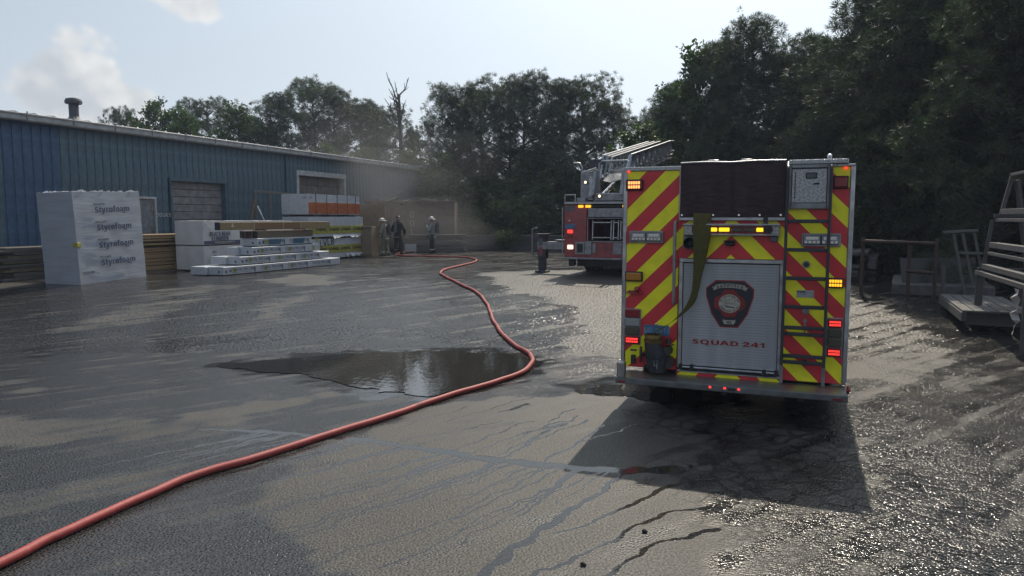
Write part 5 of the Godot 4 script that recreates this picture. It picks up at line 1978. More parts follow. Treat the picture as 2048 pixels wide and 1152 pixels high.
func make_fire_scene() -> void:
	var g := 0.45
	# roll-off container with charred load
	var e := thing("roll_off_container", "rusty brown roll-off container with GOL in pale letters, full of burnt debris", "container", Vector3(-5.75, g, -41.0), 0.0)
	var mb := Mb.new()
	mb.bx(-2.6, 2.6, 0.2, 2.72, 0.94, 1.0)
	mb.bx(-2.6, 2.6, 0.2, 2.72, -1.0, -0.94)
	mb.bx(-2.6, -2.54, 0.2, 2.7, -0.939, 0.939)
	mb.bx(2.54, 2.6, 0.2, 2.7, -0.939, 0.939)
	mb.bx(-2.6, 2.6, 0.12, 0.2, -1.0, 1.0)
	obj("steel_tub", mb, ms.rust, e)
	for x in [-2.56, -1.7, -0.85, 0.0, 0.85, 1.7, 2.56]:
		mb = Mb.new()
		mb.bx(x - 0.05, x + 0.05, 0.2, 2.62, 1.001, 1.09, 0.015)
		obj("side_rib", mb, ms.rust, e)
	mb = Mb.new()
	mb.bx(-2.68, 2.68, 2.63, 2.76, 0.92, 1.1, 0.02)
	mb.bx(-2.68, 2.68, 0.1, 0.25, 0.92, 1.08, 0.02)
	obj("rim_rail", mb, ms.rust, e)
	mb = Mb.new()
	for k in 3:
		mb.text("GOL"[k], 0.34, T(0.25, 1.98 - k * 0.46, 1.008), 0.85, false, 800)
	mb.cyl(Vector3(-2.1, 1.95, 1.0), Vector3(-2.1, 1.95, 1.008), 0.13)
	obj("lettering", mb, ms.stencil, e)
	for x in [-2.2, 2.2]:
		mb = Mb.new()
		mb.cyl(Vector3(x, 0.1, 0.7), Vector3(x, 0.1, 0.95), 0.1)
		obj("roller", mb, ms.black, e)
	var r := RandomNumberGenerator.new()
	r.seed = 4
	mb = Mb.new()
	for i in 60:
		var p := Vector3(r.randf_range(-2.3, 2.3), r.randf_range(2.2, 2.75), r.randf_range(-0.8, 0.8))
		mb.box(Vector3(r.randf_range(0.3, 1.2), r.randf_range(0.05, 0.3), r.randf_range(0.1, 0.5)), Transform3D(Basis.from_euler(Vector3(r.randf_range(-0.4, 0.4), r.randf_range(0, 6), r.randf_range(-0.4, 0.4))), p))
	var ld := obj("charred_load", mb, ms.char, e)
	ld.set_meta("kind", "stuff")
	for q in [[Vector3(-1.35, 2.85, 0.9), Vector3(-0.2, 3.35, 0.6)], [Vector3(0.3, 2.95, 0.7), Vector3(1.5, 2.85, 0.8)], [Vector3(0.5, 2.84, 0.9), Vector3(1.7, 2.78, 0.95)], [Vector3(0.2, 2.78, 1.0), Vector3(1.2, 2.76, 1.12)], [Vector3(-2.3, 2.85, 0.8), Vector3(-1.7, 2.9, 0.7)]]:
		mb = Mb.new()
		mb.bar(q[0], q[1], 0.14, 0.05, 0.005)
		obj("pale_board", mb, ms.weathered, e)
	# plywood crate beside the striped packs
	var c := thing("plywood_crate", "open plywood crate between the striped packs and the first firefighter", "crate", Vector3(-6.72, g, -33.9), -14.0)
	for q in [[-0.35, 0.35, 0.36, 0.38], [-0.35, 0.35, -0.38, -0.36]]:
		mb = Mb.new()
		mb.bx(q[0], q[1], 0.05, 1.42, q[2], q[3], 0.004)
		obj("side", mb, ms.ply, c)
	for x in [-0.35, 0.33]:
		mb = Mb.new()
		mb.bx(x, x + 0.02, 0.05, 1.42, -0.359, 0.359, 0.004)
		obj("side", mb, ms.ply, c)
	mb = Mb.new()
	mb.bx(-0.36, 0.36, 1.3, 1.4, 0.38, 0.4, 0.004)
	mb.bx(-0.36, 0.36, 0.05, 0.15, 0.38, 0.4, 0.004)
	mb.bx(-0.33, 0.33, 0.0, 0.06, -0.35, 0.35)
	obj("cleat", mb, ms.pine_old, c)
	# big plywood sheet leaning on the container's left end
	var s := thing("plywood_sheet", "tall tan plywood sheet leaning upright behind the crate", "plywood sheet", Vector3(-7.35, g, -38.0), -8.0)
	mb = Mb.new()
	mb.box(Vector3(1.5, 2.5, 0.03), Transform3D(rot(Vector3.RIGHT, -4), Vector3(0, 1.25, 0)), 0.003)
	obj("sheet", mb, ms.ply, s)
	# pale carton
	var k := thing("grey_carton", "grey carton on the ground between the dark clad firefighter and the plank pile", "carton", Vector3(-5.35, g, -38.3), 6.0)
	mb = Mb.new()
	mb.bx(-0.3, 0.3, 0.0, 0.45, -0.2, 0.2, 0.008)
	obj("carton", mb, ms.card_white, k)
	# timber frame against the warehouse
	var f := thing("wooden_frame", "open timber wall frame standing behind the white lumber packs", "timber frame", Vector3(-10.6, gh(0, -30), -30.0), 30.0)
	for q in [[Vector3(0, 2.9, 0), Vector3(2.0, 2.75, 0)], [Vector3(0, 1.0, 0), Vector3(2.0, 0.95, 0)], [Vector3(0.05, 0, 0), Vector3(0.05, 2.85, 0)], [Vector3(0.65, 0, 0), Vector3(0.65, 2.82, 0)], [Vector3(1.25, 0, 0), Vector3(1.25, 2.78, 0)], [Vector3(1.9, 0, 0), Vector3(1.9, 2.74, 0)]]:
		mb = Mb.new()
		mb.bar(q[0], q[1], 0.1, 0.1, 0.006)
		obj("stud", mb, ms.weathered, f)
	mb = Mb.new()
	mb.bar(Vector3(-0.65, 0.0, 0.3), Vector3(0.02, 2.6, 0.08), 0.14, 0.08, 0.006)
	obj("brace", mb, ms.pine_old, f)
	mb = Mb.new()
	mb.bar(Vector3(0.75, 0.6, 0.6), Vector3(0.1, 2.3, 0.12), 0.04, 0.04)
	obj("pale_stick", mb, ms.white_paint, f)


func make_right_side() -> void:
	var mb: Mb
	var g := gh(0, -14.6)
	var e := thing("stepped_rack", "tall stepped rack of weathered grey boards at the right edge", "lumber rack", Vector3(9.45, g, -14.6), 68.3)
	var bars := [
		["post", Vector3(0, 0, 0), Vector3(0.02, 1.02, 0), 0.13], ["post", Vector3(-3.4, 0, 0), Vector3(-3.4, 1.02, 0), 0.13],
		["post", Vector3(0.1, 0, 0.78), Vector3(0.1, 1.0, 0.78), 0.12], ["post", Vector3(-3.3, 0, 0.8), Vector3(-3.3, 1.0, 0.8), 0.12],
		["shelf_board", Vector3(-3.7, 1.06, 0), Vector3(0.2, 1.06, 0), 0.12], ["shelf_board", Vector3(-3.7, 1.06, 0.78), Vector3(0.2, 1.06, 0.78), 0.12],
		["shelf_board", Vector3(-3.5, 1.2, 0.06), Vector3(-0.15, 1.2, 0.06), 0.14],
		["shelf_board", Vector3(-3.5, 1.46, 0.12), Vector3(-0.1, 1.46, 0.12), 0.09], ["shelf_board", Vector3(-3.5, 1.63, 0.16), Vector3(-0.2, 1.63, 0.16), 0.15],
		["shelf_board", Vector3(-3.5, 2.12, 0.24), Vector3(-0.05, 2.12, 0.24), 0.09], ["shelf_board", Vector3(-3.5, 2.28, 0.3), Vector3(-0.3, 2.28, 0.3), 0.15],
		["shelf_board", Vector3(-3.5, 3.0, 0.42), Vector3(-0.12, 3.0, 0.42), 0.08],
		["upright", Vector3(0.02, 1.1, 0.05), Vector3(0.0, 2.12, 0.16), 0.1], ["upright", Vector3(-0.12, 2.15, 0.26), Vector3(-0.14, 3.02, 0.42), 0.1],
		["upright", Vector3(-3.3, 1.1, 0.05), Vector3(-3.3, 2.12, 0.16), 0.1], ["upright", Vector3(-3.3, 2.15, 0.26), Vector3(-3.3, 3.02, 0.42), 0.1],
		["brace", Vector3(-0.05, 1.12, 0.78), Vector3(-0.15, 2.9, 0.5), 0.09], ["brace", Vector3(-1.4, 1.12, 0.7), Vector3(-1.2, 2.2, 0.4), 0.09], ["brace", Vector3(-3.3, 1.12, 0.78), Vector3(-3.3, 2.9, 0.5), 0.09],
		["cross_piece", Vector3(0.0, 1.13, -0.05), Vector3(0.0, 1.13, 0.85), 0.08], ["cross_piece", Vector3(-0.15, 2.2, 0.15), Vector3(-0.15, 2.2, 0.7), 0.08],
	]
	for q in bars:
		mb = Mb.new()
		mb.bar(q[1], q[2], q[3], 0.07 if q[0] != "shelf_board" else q[3] * 0.7, 0.006)
		obj(q[0], mb, ms.weathered if q[0] == "shelf_board" else ms.weathered_b, e)
	mb = Mb.new()
	var f := noise(3.0, 2, 3)
	for i in 10:
		var p := []
		for k in [[0, 0], [1, 0], [1, 1], [0, 1]]:
			var t: float = (i + k[0]) / 10.0
			p.append(Vector3(-3.1 + 0.25 * k[1] + f.get_noise_1d(t * 3) * 0.2, 1.0 - t * 0.85, -0.06 - 0.1 * f.get_noise_1d(t * 3 + 9 + k[1])))
		mb.fan(p, Vector3.FORWARD)
	obj("hanging_rag", mb, ms.wrap_white, e)
	# low platform
	e = thing("platform_skid", "low weathered board platform with a rounded end, under the stepped rack", "platform", Vector3(10.0, gh(0, -16.6) - 0.02, -16.9), 66.0)
	for i in 6:
		mb = Mb.new()
		mb.bx(-3.4, -0.05 - 0.1 * (i % 3), 0.26, 0.3, 0.02 + i * 0.2, 0.2 + i * 0.2, 0.006)
		obj("deck_board", mb, ms.weathered, e)
	mb = Mb.new()
	mb.bx(-3.4, -0.12, 0.08, 0.259, 0.0, 0.09, 0.01)
	mb.tube([Vector3(-0.15, 0.17, 0.05), Vector3(0.0, 0.18, 0.12), Vector3(0.05, 0.18, 0.5), Vector3(0.0, 0.18, 1.0), Vector3(-0.15, 0.17, 1.15)], 0.11, 8)
	mb.bx(-3.4, -0.12, 0.08, 0.259, 1.12, 1.2, 0.01)
	for x in [-3.2, -1.7, -0.4]:
		mb.bx(x, x + 0.12, 0.0, 0.24, 0.1, 1.1)
	obj("skid_frame", mb, ms.weathered_b, e)
	mb = Mb.new()
	mb.bar(Vector3(-0.02, 0.1, 0.1), Vector3(-0.05, 0.95, 0.05), 0.08, 0.06)
	obj("stake", mb, ms.weathered_b, e)
	# leaning ladder-like frame
	e = thing("sawhorse_frame", "small leaning frame of grey boards left of the stepped rack", "wooden frame", Vector3(10.95, gh(0, -17.8), -17.7), 0.0)
	for q in [[Vector3(-0.42, 1.62, 0), Vector3(0.45, 1.66, -0.15), 0.14], [Vector3(-0.2, 1.58, 0), Vector3(0.1, 0.0, 0.15), 0.09], [Vector3(0.05, 1.58, -0.05), Vector3(0.38, 0.0, 0.1), 0.09], [Vector3(0.4, 1.6, -0.15), Vector3(0.68, 0.0, 0.05), 0.1], [Vector3(-0.1, 1.12, 0.05), Vector3(0.52, 1.1, 0.0), 0.09]]:
		mb = Mb.new()
		mb.bar(q[0], q[1], q[2], 0.06, 0.006)
		obj("board", mb, ms.weathered, e)
	# dark pipe railing
	e = thing("pipe_railing", "dark pipe railing behind the low slab under the right hand trees", "railing", Vector3(8.9, gh(0, -17.2), -17.2), 0.0)
	for q in [[Vector3(0, 0, -1.2), Vector3(0, 1.5, -1.2)], [Vector3(0.0, 1.42, -1.2), Vector3(1.1, 1.4, 0.1)], [Vector3(1.1, 0.0, 0.1), Vector3(1.1, 1.5, 0.1)], [Vector3(0.75, 0, -0.4), Vector3(0.75, 1.4, -0.4)], [Vector3(0.7, 0.72, -0.4), Vector3(1.1, 0.7, 0.1)]]:
		mb = Mb.new()
		mb.cyl(q[0], q[1], 0.045, 0.045, 8)
		obj("pipe", mb, ms.rust, e)
	# low concrete slab and wall
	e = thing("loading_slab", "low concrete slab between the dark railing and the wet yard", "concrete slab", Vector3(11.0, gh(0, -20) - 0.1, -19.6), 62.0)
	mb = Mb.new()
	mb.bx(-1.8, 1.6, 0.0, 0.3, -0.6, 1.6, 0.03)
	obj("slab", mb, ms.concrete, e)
	for i in 5:
		e = thing("block_wall_segment", "grey concrete wall panel under the right hand trees, %s from the engine" % ["first", "second", "third", "fourth", "fifth"][i], "concrete wall", Vector3(10.6 + i * 1.9, 0.45, -25.2 + i * 0.8), -22.0, "concrete wall panels under the trees")
		mb = Mb.new()
		mb.bx(-0.99, 0.99, -0.1, 1.15 if i != 2 else 1.3, -0.15, 0.15, 0.03)
		obj("panel", mb, ms.concrete, e)
		mb = Mb.new()
		mb.bx(-1.0, -0.92, 0.0, 1.2, 0.15, 0.2, 0.01)
		obj("post", mb, ms.concrete, e)
	e = thing("plywood_board", "grey plywood board lying on edge behind the platform", "plywood board", Vector3(11.0, gh(0, -18.6), -18.6), 10.0)
	mb = Mb.new()
	mb.box(Vector3(2.2, 0.9, 0.03), T(0, 0.45, 0, rot(Vector3.RIGHT, -12)), 0.003)
	obj("sheet", mb, ms.weathered_b, e)
	# stone wall or barrier behind the outrigger
	for i in 4:
		e = thing("board_pile", "long low pile of grey boards at the far edge, %s from left" % ["first", "second", "third", "last"][i], "board pile", Vector3(-1.7 + i * 2.35, 0.45, -42.0 + i * 0.3), r_small(i), "far board piles")
		for j in 5:
			mb = Mb.new()
			mb.bx(-1.15, 1.15, j * 0.17, j * 0.17 + 0.15, -0.4 + 0.05 * (j % 2), 0.4, 0.01)
			obj("board", mb, ms.weathered_b, e)
	# two lumps of dirt in the foreground
	for q in [Vector3(0.95, 0, -5.02), Vector3(0.46, 0, -4.52), Vector3(1.62, 0, -6.4)]:
		mb = Mb.new()
		mb.ball(Vector3(0, 0.012, 0), Vector3(0.018, 0.015, 0.016), 6)
		mb.ball(Vector3(0.012, 0.01, 0.008), Vector3(0.012, 0.012, 0.011), 5)
		var c := thing("clod", "small dark clod on the dry asphalt in the foreground", "clod", q, 0.0, "dark clods on the asphalt")
		obj("lump", mb, ms.char, c)


func r_small(i: int) -> float:
	return [2.0, -3.0, 1.0, -2.0][i]


# ---------------------------------------------------------------- people: tapered capsules joined smoothly, meshed as surface nets
func field(bones: Array, cell: float, k: float, mb: Mb) -> void:
	var lo := Vector3.ONE * 1e9
	var hi := -lo
	for b in bones:
		var r: float = maxf(b[2], b[3]) + k + cell * 2
		lo = lo.min(b[0] - Vector3.ONE * r).min(b[1] - Vector3.ONE * r)
		hi = hi.max(b[0] + Vector3.ONE * r).max(b[1] + Vector3.ONE * r)
	var n := Vector3i((hi - lo) / cell) + Vector3i.ONE * 2
	var val := PackedFloat32Array()
	val.resize(n.x * n.y * n.z)
	val.fill(1.0)
	for b in bones:
		var a: Vector3 = b[0]
		var ba: Vector3 = b[1] - a
		var l2 := maxf(ba.length_squared(), 1e-9)
		var ra: float = b[2]
		var rb: float = b[3]
		var r := maxf(ra, rb) + k + cell * 2
		var i0 := Vector3i(((a.min(b[1]) - Vector3.ONE * r) - lo) / cell).max(Vector3i.ZERO)
		var i1 := Vector3i(((a.max(b[1]) + Vector3.ONE * r) - lo) / cell).min(n - Vector3i.ONE)
		for z in range(i0.z, i1.z + 1):
			for y in range(i0.y, i1.y + 1):
				var row := (z * n.y + y) * n.x
				for x in range(i0.x, i1.x + 1):
					var pa := lo + Vector3(x, y, z) * cell - a
					var t := clampf(pa.dot(ba) / l2, 0.0, 1.0)
					var d := (pa - ba * t).length() - lerpf(ra, rb, t)
					var v := val[row + x]
					var h := clampf(0.5 + 0.5 * (v - d) / k, 0.0, 1.0)
					val[row + x] = lerpf(v, d, h) - k * h * (1.0 - h)
	var id := PackedInt32Array()
	id.resize(val.size())
	id.fill(-1)
	var pts := PackedVector3Array()
	var offs := [0, 1, n.x, n.x + 1, n.x * n.y, n.x * n.y + 1, n.x * n.y + n.x, n.x * n.y + n.x + 1]
	var co := [Vector3(0, 0, 0), Vector3(1, 0, 0), Vector3(0, 1, 0), Vector3(1, 1, 0), Vector3(0, 0, 1), Vector3(1, 0, 1), Vector3(0, 1, 1), Vector3(1, 1, 1)]
	var edges := [[0, 1], [2, 3], [4, 5], [6, 7], [0, 2], [1, 3], [4, 6], [5, 7], [0, 4], [1, 5], [2, 6], [3, 7]]
	for z in n.z - 1:
		for y in n.y - 1:
			for x in n.x - 1:
				var i := (z * n.y + y) * n.x + x
				var m := 0
				for c in 8:
					if val[i + offs[c]] < 0.0:
						m += 1
				if m == 0 or m == 8:
					continue
				var s := Vector3.ZERO
				var q := 0
				for e in edges:
					var va := val[i + offs[e[0]]]
					var vb := val[i + offs[e[1]]]
					if (va < 0.0) != (vb < 0.0):
						s += co[e[0]].lerp(co[e[1]], va / (va - vb))
						q += 1
				id[i] = pts.size()
				pts.append(lo + (Vector3(x, y, z) + s / q) * cell)
	var nrm := PackedVector3Array()
	nrm.resize(pts.size())
	var quads := []
	var st := [1, n.x, n.x * n.y]
	for z in range(1, n.z - 1):
		for y in range(1, n.y - 1):
			for x in range(1, n.x - 1):
				var i := (z * n.y + y) * n.x + x
				for ax in 3:
					var ins := val[i] < 0.0
					if ins != (val[i + st[ax]] < 0.0):
						var u: int = st[(ax + 1) % 3]
						var w: int = st[(ax + 2) % 3]
						var q := [id[i - u - w], id[i - w], id[i], id[i - u]]
						if q.min() < 0:
							continue
						var out := Vector3.ZERO
						out[ax] = 1.0 if ins else -1.0
						quads.append([q, out])
						var fn := (pts[q[2]] - pts[q[0]]).cross(pts[q[3]] - pts[q[1]])
						if fn.dot(out) < 0.0:
							fn = -fn
						for c in q:
							nrm[c] += fn
	for qd in quads:
		var q: Array = qd[0]
		mb.stri(pts[q[0]], pts[q[1]], pts[q[2]], nrm[q[0]].normalized(), nrm[q[1]].normalized(), nrm[q[2]].normalized())
		mb.stri(pts[q[0]], pts[q[2]], pts[q[3]], nrm[q[0]].normalized(), nrm[q[2]].normalized(), nrm[q[3]].normalized())


func hand(w: Vector3, d: Vector3, nrm: Vector3, thumb: float, curl: float) -> Array:
	# palm from the wrist along d, fingers curling towards nrm; thumb is the side it leaves on
	var s := d.cross(nrm).normalized() * thumb
	var out := [[w, w + d * 0.085, 0.03, 0.034], [w + d * 0.03 + s * 0.02, w + d * 0.085 + s * 0.026, 0.02, 0.017], [w + d * 0.03 - s * 0.02, w + d * 0.08 - s * 0.028, 0.02, 0.015]]
	var len := [0.072, 0.08, 0.074, 0.058]
	for i in 4:
		var b := w + d * 0.088 + s * (0.033 - 0.022 * i)
		var c1: Vector3 = b + (d * cos(curl * 0.6) + nrm * sin(curl * 0.6)) * len[i] * 0.45
		var c2: Vector3 = c1 + (d * cos(curl * 1.4) + nrm * sin(curl * 1.4)) * len[i] * 0.32
		var c3: Vector3 = c2 + (d * cos(curl * 2.1) + nrm * sin(curl * 2.1)) * len[i] * 0.25
		out.append_array([[b, c1, 0.0115, 0.011], [c1, c2, 0.011, 0.0102], [c2, c3, 0.0102, 0.009]])
	var t0 := w + d * 0.025 + s * 0.028
	var t1 := t0 + (d * 0.65 + s * 0.6 + nrm * 0.3).normalized() * 0.045
	var t2 := t1 + (d * 0.8 + s * 0.1 + nrm * 0.55).normalized() * 0.04
	out.append_array([[t0, t1, 0.016, 0.0135], [t1, t2, 0.0135, 0.011]])
	return out


func make_person(label: String, at: Vector3, turn: float, pose: Dictionary, look: Dictionary) -> void:
	var e := thing("person", label, "person", at, turn)
	var hip := Vector3(0, 0.93, 0)
	var chest: Vector3 = pose.chest
	var neck: Vector3 = chest + (chest - hip).normalized() * 0.2 + Vector3(0, 0.02, 0.02)
	var head: Vector3 = pose.head
	var sh: Array = [chest + Vector3(0.19, 0.1, 0), chest + Vector3(-0.19, 0.1, 0)]
	var face: Vector3 = pose.face
	var side := Vector3.UP.cross(face).normalized()
	# body: head, neck, hands, and the trunk and limbs under the clothing, in one surface
	var bones := [[neck - Vector3(0, 0.1, 0), head, 0.06, 0.06], [head + Vector3(0, 0.03, 0) - face * 0.015, head + Vector3(0, 0.05, 0) + face * 0.015, 0.092, 0.088], [head + face * 0.04 - Vector3(0, 0.06, 0), head + face * 0.05 - Vector3(0, 0.075, 0), 0.052, 0.042], [head + face * 0.092 + Vector3(0, 0.015, 0), head + face * 0.112 - Vector3(0, 0.02, 0), 0.012, 0.016], [head + side * 0.088 + Vector3(0, 0.0, 0), head + side * 0.092 + Vector3(0, -0.03, 0), 0.018, 0.012], [head - side * 0.088, head - side * 0.092 - Vector3(0, 0.03, 0), 0.018, 0.012], [head + face * 0.094 - Vector3(0, 0.05, 0) + side * 0.015, head + face * 0.094 - Vector3(0, 0.05, 0) - side * 0.015, 0.012, 0.012], [hip, chest, 0.12, 0.13], [chest, neck, 0.11, 0.07]]
	for i in 2:
		var s := 1.0 if i == 0 else -1.0
		bones.append_array([[sh[i], pose.elbow[i], 0.05, 0.042], [pose.elbow[i], pose.wrist[i], 0.042, 0.032], [hip + Vector3(s * 0.1, 0, 0), pose.knee[i], 0.08, 0.058], [pose.knee[i], pose.ankle[i], 0.055, 0.045]])
	var mb := Mb.new()
	field(bones, 0.02, 0.03, mb)
	var body := obj("body", mb, look.skin, e)
	mb = Mb.new()
	for i in 2:
		var d: Vector3 = (pose.wrist[i] - pose.elbow[i]).normalized()
		field(hand(pose.wrist[i] + d * 0.01, d, pose.palm[i], 1.0 if i == 0 else -1.0, pose.curl[i]), 0.008, 0.012, mb)
	obj("gloves", mb, look.gloves, body)
	mb = Mb.new()
	for s in [-1.0, 1.0]:
		mb.ball(head + face * 0.088 + side * s * 0.034 + Vector3(0, 0.03, 0), Vector3(0.011, 0.008, 0.008), 8)
	obj("eyes", mb, ms.ink_black, body)
	# trousers
	mb = Mb.new()
	bones = [[hip + Vector3(0, -0.03, 0), hip + Vector3(0, 0.12, 0), 0.15, 0.155]]
	for i in 2:
		var s := 1.0 if i == 0 else -1.0
		bones.append_array([[hip + Vector3(s * 0.095, -0.04, 0), pose.knee[i], 0.115, 0.09], [pose.knee[i], pose.ankle[i] + Vector3(0, 0.04, 0), 0.09, 0.095]])
	field(bones, 0.024, 0.03, mb)
	obj("trousers", mb, look.trousers, e)
	# coat
	mb = Mb.new()
	bones = [[hip + Vector3(0, -0.1, 0), hip + Vector3(0, 0.1, 0), 0.175, 0.165], [hip + Vector3(0, 0.1, 0), chest, 0.165, 0.175], [chest, chest + Vector3(0, 0.1, 0), 0.17, 0.12], [chest + Vector3(0, 0.12, 0), neck, 0.11, 0.075], [sh[0] - Vector3(0.06, 0, 0), sh[1] + Vector3(0.06, 0, 0), 0.1, 0.1]]
	for i in 2:
		bones.append_array([[sh[i], pose.elbow[i], 0.085, 0.072], [pose.elbow[i], pose.wrist[i], 0.072, 0.058]])
	field(bones, 0.022, 0.035, mb)
	obj("coat", mb, look.coat, e)
	# boots
	for i in 2:
		mb = Mb.new()
		var fw: Vector3 = pose.foot[i]
		field([[pose.ankle[i] + Vector3(0, 0.16, 0), pose.ankle[i] - Vector3(0, 0.02, 0), 0.07, 0.058], [Vector3(pose.ankle[i].x, 0.05, pose.ankle[i].z) - fw * 0.03, Vector3(pose.ankle[i].x, 0.045, pose.ankle[i].z) + fw * 0.17, 0.048, 0.042]], 0.018, 0.02, mb)
		obj("boot", mb, ms.rubber, e)
	# reflective bands
	mb = Mb.new()
	for i in 2:
		for f in [0.75]:
			var a: Vector3 = pose.elbow[i].lerp(pose.wrist[i], f)
			var d: Vector3 = (pose.wrist[i] - pose.elbow[i]).normalized()
			mb.tube([a - d * 0.025, a + d * 0.025], 0.068, 12)
		var a: Vector3 = pose.knee[i].lerp(pose.ankle[i], 0.72)
		mb.tube([a + Vector3(0, 0.03, 0), a - Vector3(0, 0.03, 0)], 0.098, 12)
	mb.tube([hip + Vector3(0, -0.06, 0), hip + Vector3(0, -0.11, 0)], 0.181, 18, false)
	obj("reflective_band", mb, look.band, e)
	# helmet with a long back brim
	mb = Mb.new()
	var up: Vector3 = (Vector3.UP + face * 0.12).normalized()
	var hb := Basis(up.cross(-face).normalized() * -1.0, up, face)
	hb = Basis(side, up, side.cross(up)).orthonormalized()
	var hx := Transform3D(hb, head + Vector3(0, 0.065, 0))
	var dome := []
	for i in 9:
		var a := PI / 2 * i / 8.0
		dome.append(Vector2(0.122 * cos(a), 0.115 * sin(a)))
	mb.lathe(dome, Transform3D(hb * Basis().scaled(Vector3(0.95, 1.0, 1.15)), hx.origin), 18)
	for i in 24:
		var q := []
		var q2 := []
		for c in [[0, 0], [1, 0], [1, 1], [0, 1]]:
			var a: float = TAU * (i + c[0]) / 24.0
			var back := maxf(0.0, -sin(a))
			var r: float = 0.115 + c[1] * (0.04 + 0.07 * back)
			q.append(hx * Vector3(cos(a) * r, -0.005 - c[1] * (0.012 + 0.03 * back), sin(a) * r * 1.12))
			q2.append(hx * Vector3(cos(a) * r, -0.015 - c[1] * (0.012 + 0.03 * back), sin(a) * r * 1.12))
		mb.fan(q, hb.y)
		mb.fan(q2, -hb.y)
		mb.fan([q[3], q[2], q2[2], q2[3]], q[2] - hx.origin)
	mb.bar(hx * Vector3(0, 0.06, -0.13), hx * Vector3(0, 0.125, 0.0), 0.014, 0.02)
	mb.bar(hx * Vector3(0, 0.125, 0.0), hx * Vector3(0, 0.06, 0.13), 0.014, 0.02)
	var hel := obj("helmet", mb, look.helmet, e)
	mb = Mb.new()
	mb.prism(PackedVector2Array([Vector2(-0.045, 0.0), Vector2(0.045, 0.0), Vector2(0.05, 0.08), Vector2(0, 0.12), Vector2(-0.05, 0.08)]), 0.138, 0.146, hx)
	obj("helmet_shield", mb, ms.ink_black, hel)
	# breathing set: bottle, frame, straps
	var bk := chest + Vector3(0, 0.0, -0.2)
	mb = Mb.new()
	mb.tube([bk + Vector3(0, -0.33, -0.06), bk + Vector3(0, -0.28, -0.06), bk + Vector3(0, 0.14, -0.06), bk + Vector3(0, 0.2, -0.06)], [0.05, 0.085, 0.085, 0.035], 14)
	mb.cyl(bk + Vector3(0, 0.18, -0.06), bk + Vector3(0, 0.25, -0.05), 0.025)
	obj("air_bottle", mb, look.bottle, e)
	mb = Mb.new()
	mb.bx(bk.x - 0.12, bk.x + 0.12, bk.y - 0.3, bk.y + 0.12, bk.z, bk.z + 0.03, 0.012)
	for s in [-1.0, 1.0]:
		mb.tube([bk + Vector3(s * 0.1, 0.1, 0.0), chest + Vector3(s * 0.11, 0.2, -0.04), chest + Vector3(s * 0.12, 0.17, 0.13), chest + Vector3(s * 0.11, -0.05, 0.19), chest + Vector3(s * 0.15, -0.25, 0.12)], 0.017, 6)
	obj("harness", mb, ms.black, e)


